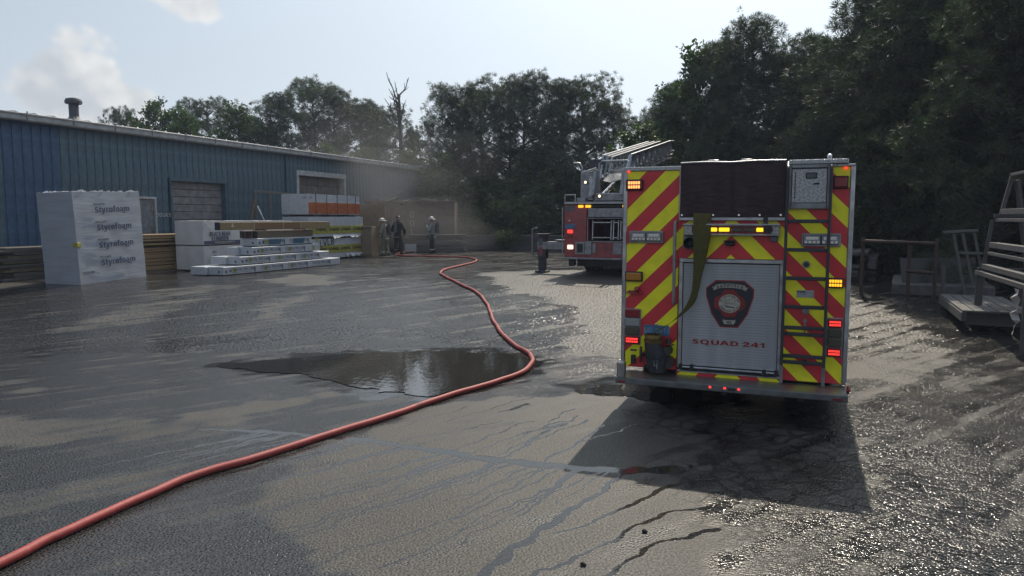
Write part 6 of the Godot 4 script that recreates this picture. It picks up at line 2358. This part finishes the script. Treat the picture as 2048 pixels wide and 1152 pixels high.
func make_people() -> void:
	var skin := mat(0.28, 0.16, 0.11, 0.6, 0.0, {"tex": "none"})
	var tan_gear := mat(0.3, 0.27, 0.2, 0.85, 0.0, {"bump": "fine", "amp": 0.1, "scale": 2.5})
	var tan_dark := mat(0.2, 0.18, 0.13, 0.85, 0.0, {"bump": "fine", "amp": 0.1, "scale": 2.5})
	var black_gear := mat(0.022, 0.024, 0.03, 0.85, 0.0, {"bump": "fine", "amp": 0.1, "scale": 2.5})
	var grey_gear := mat(0.3, 0.3, 0.3, 0.85, 0.0, {"bump": "fine", "amp": 0.1, "scale": 2.5})
	var band := mat(0.5, 0.5, 0.42, 0.4, 0.0, {"tex": "none"})
	var white_h := mat(0.62, 0.6, 0.55, 0.3)
	var bottle := mat(0.06, 0.07, 0.08, 0.4)
	make_person("person in light tan turnout gear and pale helmet, facing left by the crate", Vector3(-6.0, gh(0, -34.3) + 0.005, -34.3), -100.0, {
		"chest": Vector3(0, 1.31, 0.05), "head": Vector3(0, 1.63, 0.14), "face": Vector3(0, -0.18, 0.98).normalized(),
		"elbow": [Vector3(0.3, 1.13, 0.1), Vector3(-0.31, 1.12, 0.06)], "wrist": [Vector3(0.22, 1.0, 0.33), Vector3(-0.26, 0.95, 0.27)],
		"palm": [Vector3(-0.8, -0.3, 0.3).normalized(), Vector3(0.8, -0.3, 0.3).normalized()], "curl": [0.7, 0.6],
		"knee": [Vector3(0.12, 0.5, 0.08), Vector3(-0.13, 0.5, 0.0)], "ankle": [Vector3(0.13, 0.09, 0.05), Vector3(-0.15, 0.09, -0.12)], "foot": [Vector3(0.1, 0, 0.99), Vector3(-0.2, 0, 0.97)]},
		{"skin": skin, "gloves": tan_dark, "coat": tan_gear, "trousers": tan_dark, "band": band, "helmet": white_h, "bottle": bottle})
	make_person("person in black turnout gear and dark helmet, seen from behind in the smoke", Vector3(-5.75, gh(0, -36.6) + 0.005, -36.6), 160.0, {
		"chest": Vector3(0, 1.4, 0.02), "head": Vector3(0.0, 1.74, 0.06), "face": Vector3(-0.25, -0.15, 0.95).normalized(),
		"elbow": [Vector3(0.36, 1.2, 0.02), Vector3(-0.38, 1.2, -0.02)], "wrist": [Vector3(0.24, 1.08, 0.22), Vector3(-0.28, 1.02, 0.18)],
		"palm": [Vector3(-0.7, -0.5, 0.2).normalized(), Vector3(0.7, -0.5, 0.2).normalized()], "curl": [0.9, 0.9],
		"knee": [Vector3(0.15, 0.52, 0.06), Vector3(-0.16, 0.52, 0.03)], "ankle": [Vector3(0.2, 0.09, 0.0), Vector3(-0.2, 0.09, -0.05)], "foot": [Vector3(0.25, 0, 0.97), Vector3(-0.3, 0, 0.95)]},
		{"skin": skin, "gloves": black_gear, "coat": black_gear, "trousers": black_gear, "band": mat(0.2, 0.2, 0.19, 0.5), "helmet": ms.black, "bottle": ms.grey_plastic})
	make_person("person in grey coat, black trousers and white helmet, hand raised to face", Vector3(-4.05, gh(0, -37.0) + 0.005, -37.0), -95.0, {
		"chest": Vector3(0, 1.38, 0.01), "head": Vector3(0, 1.7, 0.05), "face": Vector3(0, -0.05, 1.0).normalized(),
		"elbow": [Vector3(0.32, 1.18, 0.12), Vector3(-0.3, 1.14, 0.02)], "wrist": [Vector3(0.1, 1.42, 0.27), Vector3(-0.27, 0.95, 0.2)],
		"palm": [Vector3(-0.5, 0.1, -0.85).normalized(), Vector3(0.8, -0.3, 0.2).normalized()], "curl": [1.0, 0.6],
		"knee": [Vector3(0.1, 0.51, 0.03), Vector3(-0.11, 0.51, 0.02)], "ankle": [Vector3(0.1, 0.09, 0.0), Vector3(-0.13, 0.09, -0.05)], "foot": [Vector3(0.1, 0, 0.99), Vector3(-0.2, 0, 0.97)]},
		{"skin": skin, "gloves": black_gear, "coat": grey_gear, "trousers": black_gear, "band": band, "helmet": white_h, "bottle": bottle})


# ---------------------------------------------------------------- trees
func tuft_mesh(blades: int, width: float, sd: int, leafy: bool) -> ArrayMesh:
	var r := RandomNumberGenerator.new()
	r.seed = sd
	var mb := Mb.new()
	for i in blades:
		var d := Vector3(r.randfn(), r.randfn() * 0.8 + 0.75, r.randfn()).normalized()
		var s := d.cross(Vector3(r.randfn(), r.randfn(), r.randfn())).normalized()
		var n := s.cross(d)
		if leafy:
			var o := Vector3(r.randf_range(-0.6, 0.6), r.randf_range(-0.4, 0.6), r.randf_range(-0.6, 0.6))
			var l := r.randf_range(0.35, 0.55)
			var q := [o, o + d * l * 0.45 + s * width, o + d * l + n * 0.08, o + d * l * 0.45 - s * width]
			mb.tri(q[0], q[1], q[2], n)
			mb.tri(q[0], q[2], q[3], n)
		else:
			var l := r.randf_range(0.75, 1.1)
			var b := d * 0.08
			mb.tri(b, d * l * 0.5 + s * width, d * l, n)
			mb.tri(b, d * l, d * l * 0.5 - s * width, n)
	return mb.mesh()


func crown(buf: PackedFloat32Array, mesh: Mesh, m: Material, parent: Node3D) -> void:
	var mm := MultiMesh.new()
	mm.transform_format = MultiMesh.TRANSFORM_3D
	mm.use_colors = true
	mm.mesh = mesh
	mm.instance_count = buf.size() / 16
	mm.buffer = buf
	var o := MultiMeshInstance3D.new()
	o.name = "crown"
	o.multimesh = mm
	o.material_override = m
	parent.add_child(o, true)
	o.set_meta("kind", "stuff")


func put_tuft(buf: PackedFloat32Array, p: Vector3, d: Vector3, s: float, tone: float, warm: float) -> void:
	var y := d.normalized()
	var x := y.cross(Vector3(0.31, 0.2, 0.93)).normalized()
	var z := x.cross(y)
	x = x.rotated(y, rng.randf() * TAU)
	z = x.cross(y)
	x *= s
	y *= s
	z *= s
	buf.append_array(PackedFloat32Array([x.x, y.x, z.x, p.x, x.y, y.y, z.y, p.y, x.z, y.z, z.z, p.z, tone * (1.0 + warm), tone, tone * (1.0 - warm * 0.5), 1.0]))


func grow(called: String, sd: int, h: float, spread: float, cb: float, o := {}) -> Node3D:
	# trunk with whorled limbs, twigs along the limbs, a tuft of needles or a spray of leaves at every twig
	rng.seed = sd
	var e := thing(called, "", "tree")
	var wood := Mb.new()
	var buf := PackedFloat32Array()
	var leafy: bool = o.get("leafy", false)
	var size: float = o.get("size", 0.3)
	var step: float = o.get("step", 0.34)
	var n: int = o.get("limbs", 34)
	var trunk := []
	var rad := []
	var sway := Vector3(rng.randf_range(-0.04, 0.04), 0, rng.randf_range(-0.04, 0.04)) * h
	for i in 9:
		var t := i / 8.0
		trunk.append(Vector3(sin(t * 2.6) * sway.x, t * h * 0.97, sin(t * 2.2) * sway.z) + Vector3(rng.randf_range(-0.06, 0.06), 0, rng.randf_range(-0.06, 0.06)) * minf(1.0, t * 4.0))
		rad.append(lerpf(0.012 * h + 0.04, 0.03, pow(t, 0.8)))
	wood.tube(trunk, rad, 8)
	for i in n:
		var t := pow((i + rng.randf() * 0.8) / n, 0.9)
		var f := lerpf(cb, 0.99, t)
		var k := f * 8.0
		var p0: Vector3 = trunk[int(k)].lerp(trunk[mini(8, int(k) + 1)], k - int(k))
		var az := i * 2.4 + rng.randf_range(-0.5, 0.5)
		var prof: float = pow(1.0 - pow(t * 0.98, float(o.get("round", 1.0))), float(o.get("taper", 0.5))) * lerpf(float(o.get("low", 0.6)), 1.0, minf(1.0, t * 3.5))
		var len := maxf(0.5, spread * prof * rng.randf_range(0.7, 1.12))
		var el := lerpf(float(o.get("el0", 0.05)), float(o.get("el1", 1.15)), t * t) + rng.randf_range(-0.15, 0.2)
		var d := Vector3(cos(az) * cos(el), sin(el), sin(az) * cos(el))
		var pts := [p0]
		var rr := [0.018 + len * 0.014]
		var seg := 6
		for s in seg:
			d = (d + Vector3(rng.randf_range(-0.16, 0.16), rng.randf_range(-0.06, 0.17), rng.randf_range(-0.16, 0.16))).normalized()
			pts.append(pts[-1] + d * len / seg)
			rr.append(lerpf(rr[0], 0.01, (s + 1.0) / seg))
		wood.tube(pts, rr, 5, false)
		var m := maxi(3, int(len / step) * 2)
		for j in m:
			var u := lerpf(float(o.get("bare", 0.28)), 1.0, (j + rng.randf()) / m)
			var kk := u * seg
			var p: Vector3 = pts[mini(seg - 1, int(kk))].lerp(pts[mini(seg, int(kk) + 1)], kk - int(kk))
			var ld: Vector3 = (pts[mini(seg, int(kk) + 1)] - pts[mini(seg - 1, int(kk))]).normalized()
			var sd2 := ld.cross(Vector3.UP).normalized() * (1.0 if j % 2 == 0 else -1.0)
			var td := (ld * 0.7 + sd2 * rng.randf_range(0.2, 1.0) + Vector3.UP * rng.randf_range(-0.15, 0.6)).normalized()
			var tl := rng.randf_range(0.25, 0.5) + 0.28 * len * (1.0 - u) * rng.randf()
			if tl > 0.45:
				wood.tube([p, p + td * tl], [0.012, 0.005], 3, false)
			var c := int(tl / (size * 0.62)) + 1
			for q in c:
				var w := (q + 1.0) / c
				var tone := rng.randf_range(0.65, 1.25)
				put_tuft(buf, p + td * tl * w + Vector3(rng.randf_range(-0.06, 0.06), rng.randf_range(-0.05, 0.08), rng.randf_range(-0.06, 0.06)), td + Vector3.UP * 0.5, size * rng.randf_range(0.7, 1.2), tone, rng.randf_range(-0.05, 0.3 if leafy else 0.12))
	obj("trunk", wood, ms.bark, e)
	var tm: ArrayMesh
	if leafy:
		tm = tuft_mesh(int(o.get("blades", 12)), 0.15, sd, true)
	else:
		tm = tuft_mesh(int(o.get("blades", 18)), 0.075, sd, false)
	crown(buf, tm, o.get("mat", ms.leaf if leafy else ms.needle), e)
	return e


func clumps(called: String, sd: int, h: float, spread: float, cb: float, n: int, o := {}) -> Node3D:
	# a round crowned pine: limbs reach up into separate clumps of needle tufts with gaps between them
	rng.seed = sd
	var e := thing(called, "", "tree")
	var wood := Mb.new()
	var buf := PackedFloat32Array()
	var trunk := []
	var rad := []
	var sway := Vector3(rng.randf_range(-0.05, 0.05), 0, rng.randf_range(-0.05, 0.05)) * h
	for i in 9:
		var t := i / 8.0
		trunk.append(Vector3(sin(t * 2.6) * sway.x, t * h * 0.9, sin(t * 2.2) * sway.z))
		rad.append(lerpf(0.013 * h + 0.03, 0.035, pow(t, 0.8)))
	wood.tube(trunk, rad, 8)
	var size: float = o.get("size", 0.36)
	for i in n:
		var u := (i + 0.5) / n
		var f := lerpf(cb, 1.0, pow(u, 0.85))
		var ry := clampf((f - cb) / (1.0 - cb), 0.0, 1.0)
		var wide := spread * pow(maxf(0.0, 1.0 - pow(absf(ry * 1.12 - 0.3) / 0.83, float(o.get("round", 2.4)))), 0.55)
		var az := i * 2.4 + rng.randf_range(-0.35, 0.35)
		var d := wide * (sqrt(rng.randf()) * 0.62 + 0.38) if i % 4 != 0 else wide * rng.randf_range(0.0, 0.5)
		var rc := spread * rng.randf_range(0.17, 0.3)
		var c := Vector3(cos(az) * d, f * h - rc * 0.5, sin(az) * d)
		var y0 := clampf((c.y - d * 0.45) / (h * 0.9), 0.1, 0.97)
		var k := y0 * 8.0
		var p0: Vector3 = trunk[int(k)].lerp(trunk[mini(8, int(k) + 1)], k - int(k))
		var mid := p0.lerp(c, 0.5) + Vector3(rng.randf_range(-0.2, 0.2), d * 0.02, rng.randf_range(-0.2, 0.2))
		wood.tube([p0, p0.lerp(mid, 0.55) + Vector3(0, 0.05, 0), mid, c], [0.03 + d * 0.016, 0.025 + d * 0.012, 0.02 + d * 0.008, 0.012], 5, false)
		var shade := rng.randf_range(0.75, 1.3)
		var m := int(float(o.get("dens", 30)) * (rc * rc) / 0.8) + 14
		for j in m:
			var dr := Vector3(rng.randfn(), rng.randfn() * 0.75 + 0.25, rng.randfn()).normalized()
			var rr := rc * (0.35 + 0.65 * sqrt(rng.randf())) * (rng.randf_range(1.1, 1.6) if rng.randf() < 0.22 else 1.0)
			var p := c + dr * rr * Vector3(1.1, 0.85, 1.1)
			if j % 5 == 0:
				wood.tube([c + dr * rr * 0.1, p], [0.014, 0.006], 3, false)
			put_tuft(buf, p, dr + Vector3.UP * 0.45, size * rng.randf_range(0.7, 1.2), shade * rng.randf_range(0.7, 1.25), rng.randf_range(-0.08, 0.22))
	for i in 14:
		# dead snags below the crown
		var f := rng.randf_range(cb * 0.4, cb + 0.15)
		var k := f / 0.9 * 8.0
		var p: Vector3 = trunk[int(k)].lerp(trunk[mini(8, int(k) + 1)], k - int(k))
		var az := rng.randf() * TAU
		var l := rng.randf_range(0.6, 1.8)
		wood.tube([p, p + Vector3(cos(az) * l * 0.6, 0.05, sin(az) * l * 0.6), p + Vector3(cos(az) * l, rng.randf_range(-0.1, 0.35), sin(az) * l)], [0.03, 0.02, 0.008], 4, false)
	obj("trunk", wood, ms.bark, e)
	crown(buf, tuft_mesh(30, 0.034, sd, false), ms.needle, e)
	return e


func shrub(called: String, sd: int, h: float, w: float, m: Material) -> Node3D:
	rng.seed = sd
	var e := thing(called, "", "shrub")
	var wood := Mb.new()
	var buf := PackedFloat32Array()
	for i in 16:
		var az := i * 2.4
		var tip := Vector3(cos(az) * w * rng.randf_range(0.2, 1.0), h * rng.randf_range(0.5, 1.0), sin(az) * w * rng.randf_range(0.2, 1.0))
		var mid := tip * 0.5 + Vector3(0, h * 0.12, 0)
		wood.tube([Vector3(cos(az), 0, sin(az)) * 0.12, mid, tip], [0.025, 0.018, 0.006], 4, false)
		for j in 26:
			var t := rng.randf_range(0.12, 1.0)
			var p := (mid * 2.0 * t) if t < 0.5 else mid.lerp(tip, t * 2.0 - 1.0)
			put_tuft(buf, p + Vector3(rng.randfn(), rng.randfn() * 0.7, rng.randfn()) * 0.2, Vector3(rng.randfn(), 1.0, rng.randfn()), rng.randf_range(0.2, 0.36), rng.randf_range(0.6, 1.2), rng.randf_range(0.0, 0.3))
	obj("stems", wood, ms.bark, e)
	crown(buf, tuft_mesh(12, 0.15, sd, true), m, e)
	return e


func make_dead_tree(at: Vector3, h: float) -> void:
	rng.seed = 71
	var e := thing("dead_tree", "bare dead pine standing above the living trees behind the warehouse", "tree", at)
	var mb := Mb.new()
	var tr := []
	var rr := []
	for i in 9:
		var t := i / 8.0
		tr.append(Vector3(sin(t * 3.0) * 0.15, h * t * 0.86, cos(t * 2.0) * 0.1))
		rr.append(lerpf(0.28, 0.09, t))
	mb.tube(tr, rr, 7)
	for i in 34:
		var f := rng.randf_range(0.3, 1.0) if i > 7 else rng.randf_range(0.8, 1.0)
		var k := f * 8.0
		var p: Vector3 = tr[int(k)].lerp(tr[mini(8, int(k) + 1)], k - int(k))
		var az := i * 2.4
		var d := Vector3(cos(az), 0.9 + 0.8 * f * f * rng.randf(), sin(az)).normalized() if f > 0.7 else Vector3(cos(az), 0.15, sin(az)).normalized()
		var len := rng.randf_range(0.8, 2.0) * (1.25 - 0.3 * f)
		var pts := [p]
		var r0 := [0.07]
		for s in 5:
			d = (d + Vector3(rng.randfn(), rng.randfn() + 0.25, rng.randfn()) * 0.2).normalized()
			pts.append(pts[-1] + d * len / 5)
			r0.append(0.07 - 0.009 * (s + 1))
			if s > 0:
				var dd := (d + Vector3(rng.randfn(), 0.6, rng.randfn()) * 0.7).normalized()
				mb.tube([pts[-1], pts[-1] + dd * 0.2, pts[-1] + dd * rng.randf_range(0.35, 0.6) + Vector3(0, 0.06, 0)], [0.035, 0.028, 0.016], 4, false)
		mb.tube(pts, r0, 5, false)
	obj("bare_wood", mb, ms.dead, e)


func plant(src: Node3D, called: String, u: float, depth: float, v: float, src_h: float, turn: float, label: String, group := "", wide := 1.0) -> void:
	# u, v: bearing of the trunk and of the treetop; the height follows from the distance
	var x := (u - 1024.0) / 1450.0 * depth
	var h := (1.9 + (436.0 - v) / 1450.0 * depth) * 0.94
	var o := dup(src, called, Vector3(x, gh(x, -depth) - 0.05, -depth), turn, label, 1.0)
	var s := h / src_h
	o.scale = Vector3(s * wide, s, s * wide)
	if group:
		o.set_meta("group", group)


func make_trees() -> void:
	for m in [ms.needle, ms.leaf]:
		m.vertex_color_use_as_albedo = true
	var a := clumps("pine_tree", 11, 12.0, 3.4, 0.36, 34)
	var b := clumps("pine_tree", 23, 12.0, 2.9, 0.3, 38, {"round": 1.8})
	var c := clumps("pine_tree", 37, 11.0, 3.7, 0.44, 32, {"round": 3.0})
	var d := clumps("pine_tree", 51, 12.0, 3.3, 0.06, 62, {"round": 1.7, "size": 0.32, "dens": 40})
	var l := grow("broadleaf_tree", 61, 9.0, 3.2, 0.16, {"limbs": 40, "leafy": true, "size": 0.42, "step": 0.3, "low": 0.8})
	var l2 := grow("broadleaf_tree", 67, 8.0, 2.8, 0.1, {"limbs": 36, "leafy": true, "size": 0.4, "step": 0.3, "low": 0.9})
	var s1 := shrub("shrub", 81, 2.4, 1.5, ms.leaf)
	var s2 := shrub("shrub", 83, 2.0, 1.6, ms.leaf)
	# the first of each kind stands where it is needed too
	var seat := func(o: Node3D, u: float, depth: float, v: float, src_h: float, label: String):
		var x := (u - 1024.0) / 1450.0 * depth
		o.position = Vector3(x, gh(x, -depth) - 0.05, -depth)
		o.scale = Vector3.ONE * ((1.9 + (436.0 - v) / 1450.0 * depth) * 0.94 / src_h)
		o.set_meta("label", label)
	seat.call(a, 625.0, 60.0, 146.0, 12.0, "tallest dark pine rising over the middle of the warehouse roof")
	seat.call(b, 952.0, 50.0, 158.0, 12.0, "dark pine just right of the warehouse's far end, second in its row")
	seat.call(c, 425.0, 57.0, 186.0, 11.0, "round topped dark pine over the warehouse, standing among lighter leafy trees")
	seat.call(d, 1490.0, 35.0, 24.0, 12.0, "tall pointed pine directly behind the chevron engine")
	seat.call(l, 322.0, 55.0, 204.0, 9.0, "light green leafy tree over the warehouse roof, right of the leftmost tree")
	seat.call(l2, 1385.0, 37.0, 92.0, 8.0, "leafy tree with drooping sprays left of the tall pointed pine")
	seat.call(s1, 1020.0, 43.0, 386.0, 2.4, "dark bush at the yard's far edge behind the red hose")
	seat.call(s2, 1010.0, 40.5, 456.0, 2.0, "low sunlit green bush at the yard's far edge")
	plant(c, "pine_tree", 258, 55, 206, 11, 40, "leftmost tree over the warehouse roof, a flat topped pine", "", 0.62)
	plant(l, "broadleaf_tree", 372, 53, 222, 9, 80, "leafy tree close left of the round topped pine")
	plant(l2, "broadleaf_tree", 478, 54, 208, 8, 10, "leafy tree close right of the round topped pine")
	plant(l, "broadleaf_tree", 526, 56, 240, 9, 200, "small leafy tree in the gap before the tallest dark pine over the roof")
	plant(b, "pine_tree", 560, 58, 176, 12, 90, "dark pine left of the tallest one over the warehouse roof", "", 1.1)
	plant(a, "pine_tree", 680, 61, 166, 12, 130, "dark pine right of the tallest one over the warehouse roof")
	plant(b, "pine_tree", 735, 60, 188, 12, 200, "ragged pine half way between the tallest roof pine and the dead tree", "", 1.1)
	plant(c, "pine_tree", 765, 57, 205, 11, 300, "pine immediately left of the bare dead tree")
	plant(b, "pine_tree", 828, 56, 246, 12, 20, "thin pine right of the bare dead tree", "", 0.6)
	plant(l, "broadleaf_tree", 660, 53, 290, 9, 160, "bright green leafy tree low over the warehouse roof, left one", "", 1.25)
	plant(l, "broadleaf_tree", 738, 52, 296, 9, 240, "bright green leafy tree low over the warehouse roof, right one", "", 1.25)
	plant(l2, "broadleaf_tree", 820, 51, 300, 8, 33, "leafy tree at the far end of the warehouse roof, in the smoke")
	make_dead_tree(Vector3(-8.6, 0.4, -56), 13.0)
	plant(a, "pine_tree", 905, 49, 160, 12, 60, "dark pine nearest the warehouse's far end, first in its row")
	plant(c, "pine_tree", 1012, 51, 144, 11, 110, "third dark pine right of the warehouse, broad and flat topped")
	plant(a, "pine_tree", 1058, 50, 138, 12, 170, "fourth and tallest dark pine in the row right of the warehouse")
	plant(b, "pine_tree", 1118, 49, 146, 12, 230, "fifth dark pine right of the warehouse, above the outrigger", "", 1.1)
	plant(c, "pine_tree", 1168, 48, 142, 11, 290, "sixth dark pine right of the warehouse, with open limbs against the sky", "", 0.9)
	plant(b, "pine_tree", 1215, 47, 190, 12, 350, "last pine of the row, above the ladder truck's console", "", 0.9)
	plant(l, "broadleaf_tree", 1262, 42, 292, 9, 120, "low light green tree above the raised ladder")
	plant(b, "pine_tree", 1312, 40, 200, 12, 45, "lower pine at the left foot of the big tree mass behind the engine", "", 1.0)
	plant(d, "pine_tree", 1345, 39, 150, 12, 75, "pine with a small separate crown above the ladder tips", "", 0.9)
	plant(d, "pine_tree", 1435, 37, 66, 12, 130, "pine between the drooping leafy tree and the tall pointed pine")
	plant(d, "pine_tree", 1550, 34, 92, 12, 190, "lower pine right of the tall pointed pine", "", 1.15)
	plant(d, "pine_tree", 1610, 33, 56, 12, 250, "pine over the engine's right hand locker")
	plant(a, "pine_tree", 1665, 31, 66, 12, 15, "pine over the engine's right edge", "", 1.1)
	plant(d, "pine_tree", 1725, 28, -50, 12, 320, "first of the very tall pines cut by the top of the frame")
	plant(d, "pine_tree", 1800, 27, -110, 12, 55, "second of the very tall pines cut by the top of the frame")
	plant(d, "pine_tree", 1880, 25, -170, 12, 105, "third of the very tall pines cut by the top of the frame")
	plant(d, "pine_tree", 1965, 24, -200, 12, 155, "fourth of the very tall pines cut by the top of the frame")
	plant(d, "pine_tree", 2055, 22, -230, 12, 205, "fifth of the very tall pines, at the right edge of the frame")
	plant(d, "pine_tree", 1991, 19.5, -150, 12, 335, "very tall pine right behind the stepped rack")
	plant(d, "pine_tree", 2200, 21, -230, 12, 275, "very tall pine just outside the right edge, shading the rack")
	plant(d, "pine_tree", 2400, 19, -230, 12, 25, "very tall pine outside the right edge, shading the foreground")
	plant(d, "pine_tree", 1835, 24, -90, 12, 222, "tall pine rising from the grey concrete wall, nearest the yard")
	plant(l2, "broadleaf_tree", 1760, 24, 210, 8, 70, "leafy tree low under the very tall pines, left one")
	plant(l2, "broadleaf_tree", 1900, 23, 240, 8, 140, "leafy tree low under the very tall pines, right one")
	# lower storey
	var r := RandomNumberGenerator.new()
	r.seed = 33
	for i in 15:
		var u := 868.0 + i * 27.0 + r.randf_range(-8, 8)
		plant(l2, "broadleaf_tree", u, 45.0 + r.randf_range(-1.5, 3), r.randf_range(300, 370), 8, r.randf_range(0, 360), "young leafy tree in the dark lower storey under the pine row", "young trees under the pine row", 1.35)
	for i in 16:
		var u := 1290.0 + i * 54.0
		plant(l2, "broadleaf_tree", u, 34.0 - i * 0.7 + r.randf_range(0, 3), r.randf_range(240, 350), 8, r.randf_range(0, 360), "young leafy tree in the dark lower storey behind the chevron engine", "young trees behind the engine", 1.3)
	for i in 12:
		plant(s1, "shrub", 1560.0 + i * 50.0, 27.0 - i * 0.4 + r.randf_range(-1, 1), r.randf_range(380, 430), 2.4, r.randf_range(0, 360), "dark bush along the wall under the right hand trees", "bushes under the right hand trees", 1.2)
	for i in 9:
		plant(s1, "shrub", 900.0 + i * 40.0, 43.5 + r.randf_range(-0.6, 1.2), r.randf_range(395, 440), 2.4, r.randf_range(0, 360), "dark bush at the far edge of the yard below the pine row", "bushes below the pine row", 1.2)
	# the wood goes on behind
	for i in 22:
		if i > 4 and i < 8:
			continue
		plant([a, b, c, d][i % 4], "pine_tree", 860.0 + i * 62.0, 62.0 - i * 0.9 + r.randf_range(-2, 2), r.randf_range(270, 330) if i < 9 else r.randf_range(240, 320), [12, 12, 11, 12][i % 4], r.randf_range(0, 360), "pine in the second row of the wood, mostly hidden by the trees before it", "pines in the second row")


# ---------------------------------------------------------------- smoke
func make_smoke() -> void:
	var fm := FogMaterial.new()
	fm.density = 0.06
	fm.albedo = Color(0.86, 0.845, 0.83)
	var spots := []
	var dens := []
	var r := RandomNumberGenerator.new()
	r.seed = 6
	for i in 16:
		var t := i / 15.0
		spots.append([Vector3(-5.6 + r.randf_range(-2.6, 2.2) - t * 1.2, 1.0 + t * 5.5 + r.randf_range(-0.3, 0.4), -38.0 + r.randf_range(-1.2, 0.8)), Vector3(r.randf_range(4.5, 7.0) + t * 2.0, r.randf_range(1.6, 2.6) + t * 2.0, r.randf_range(2.0, 3.2))])
		dens.append(lerpf(0.03, 0.009, t))
	for i in spots.size():
		var f := FogVolume.new()
		f.shape = RenderingServer.FOG_VOLUME_SHAPE_ELLIPSOID
		f.size = spots[i][1]
		f.position = spots[i][0]
		var m := fm.duplicate()
		m.density = dens[i]
		f.material = m
		f.name = fresh("smoke")
		add_child(f)
		tag(f, "drifting grey brown smoke around the firefighters and the container", "smoke", "puffs of smoke", "stuff")


func _ready() -> void:
	# camera
	var cam := Camera3D.new()
	cam.name = "camera"
	add_child(cam)
	cam.position = Vector3(0, 2.25, 0)
	cam.rotation_degrees.x = -5.5
	cam.fov = 43.33
	cam.near = 0.1
	cam.far = 2000.0
	cam.current = true
	# sun
	sun_dir = aim(20.0, 48.0)
	var sun := DirectionalLight3D.new()
	sun.name = "sun"
	add_child(sun)
	sun.look_at_from_position(Vector3.ZERO, -sun_dir)
	sun.light_energy = 1.6
	sun.light_angular_distance = 0.5
	sun.light_color = Color(1.0, 0.95, 0.87)
	sun.shadow_enabled = true
	# sky and air
	var env := Environment.new()
	env.background_mode = Environment.BG_SKY
	env.sky = make_sky()
	env.tonemap_mode = Environment.TONE_MAPPER_LINEAR
	env.tonemap_exposure = 0.92
	env.fog_enabled = true
	env.fog_density = 0.0008
	env.fog_light_color = Color(0.85, 0.9, 1.0)
	env.volumetric_fog_enabled = true
	env.volumetric_fog_density = 0.0
	env.sdfgi_enabled = true
	env.ssao_enabled = true
	env.ssil_enabled = true
	var we := WorldEnvironment.new()
	we.name = "environment"
	we.environment = env
	add_child(we)
	make_textures()
	make_materials()
	var t := Time.get_ticks_msec()
	make_ground()
	make_building()
	make_trees()
	make_engine()
	make_ladder_truck()
	make_red_hose()
	make_foam_bundle()
	make_white_packs()
	make_siding()
	make_insulation()
	make_lumber()
	make_fire_scene()
	make_right_side()
	make_people()
	make_smoke()
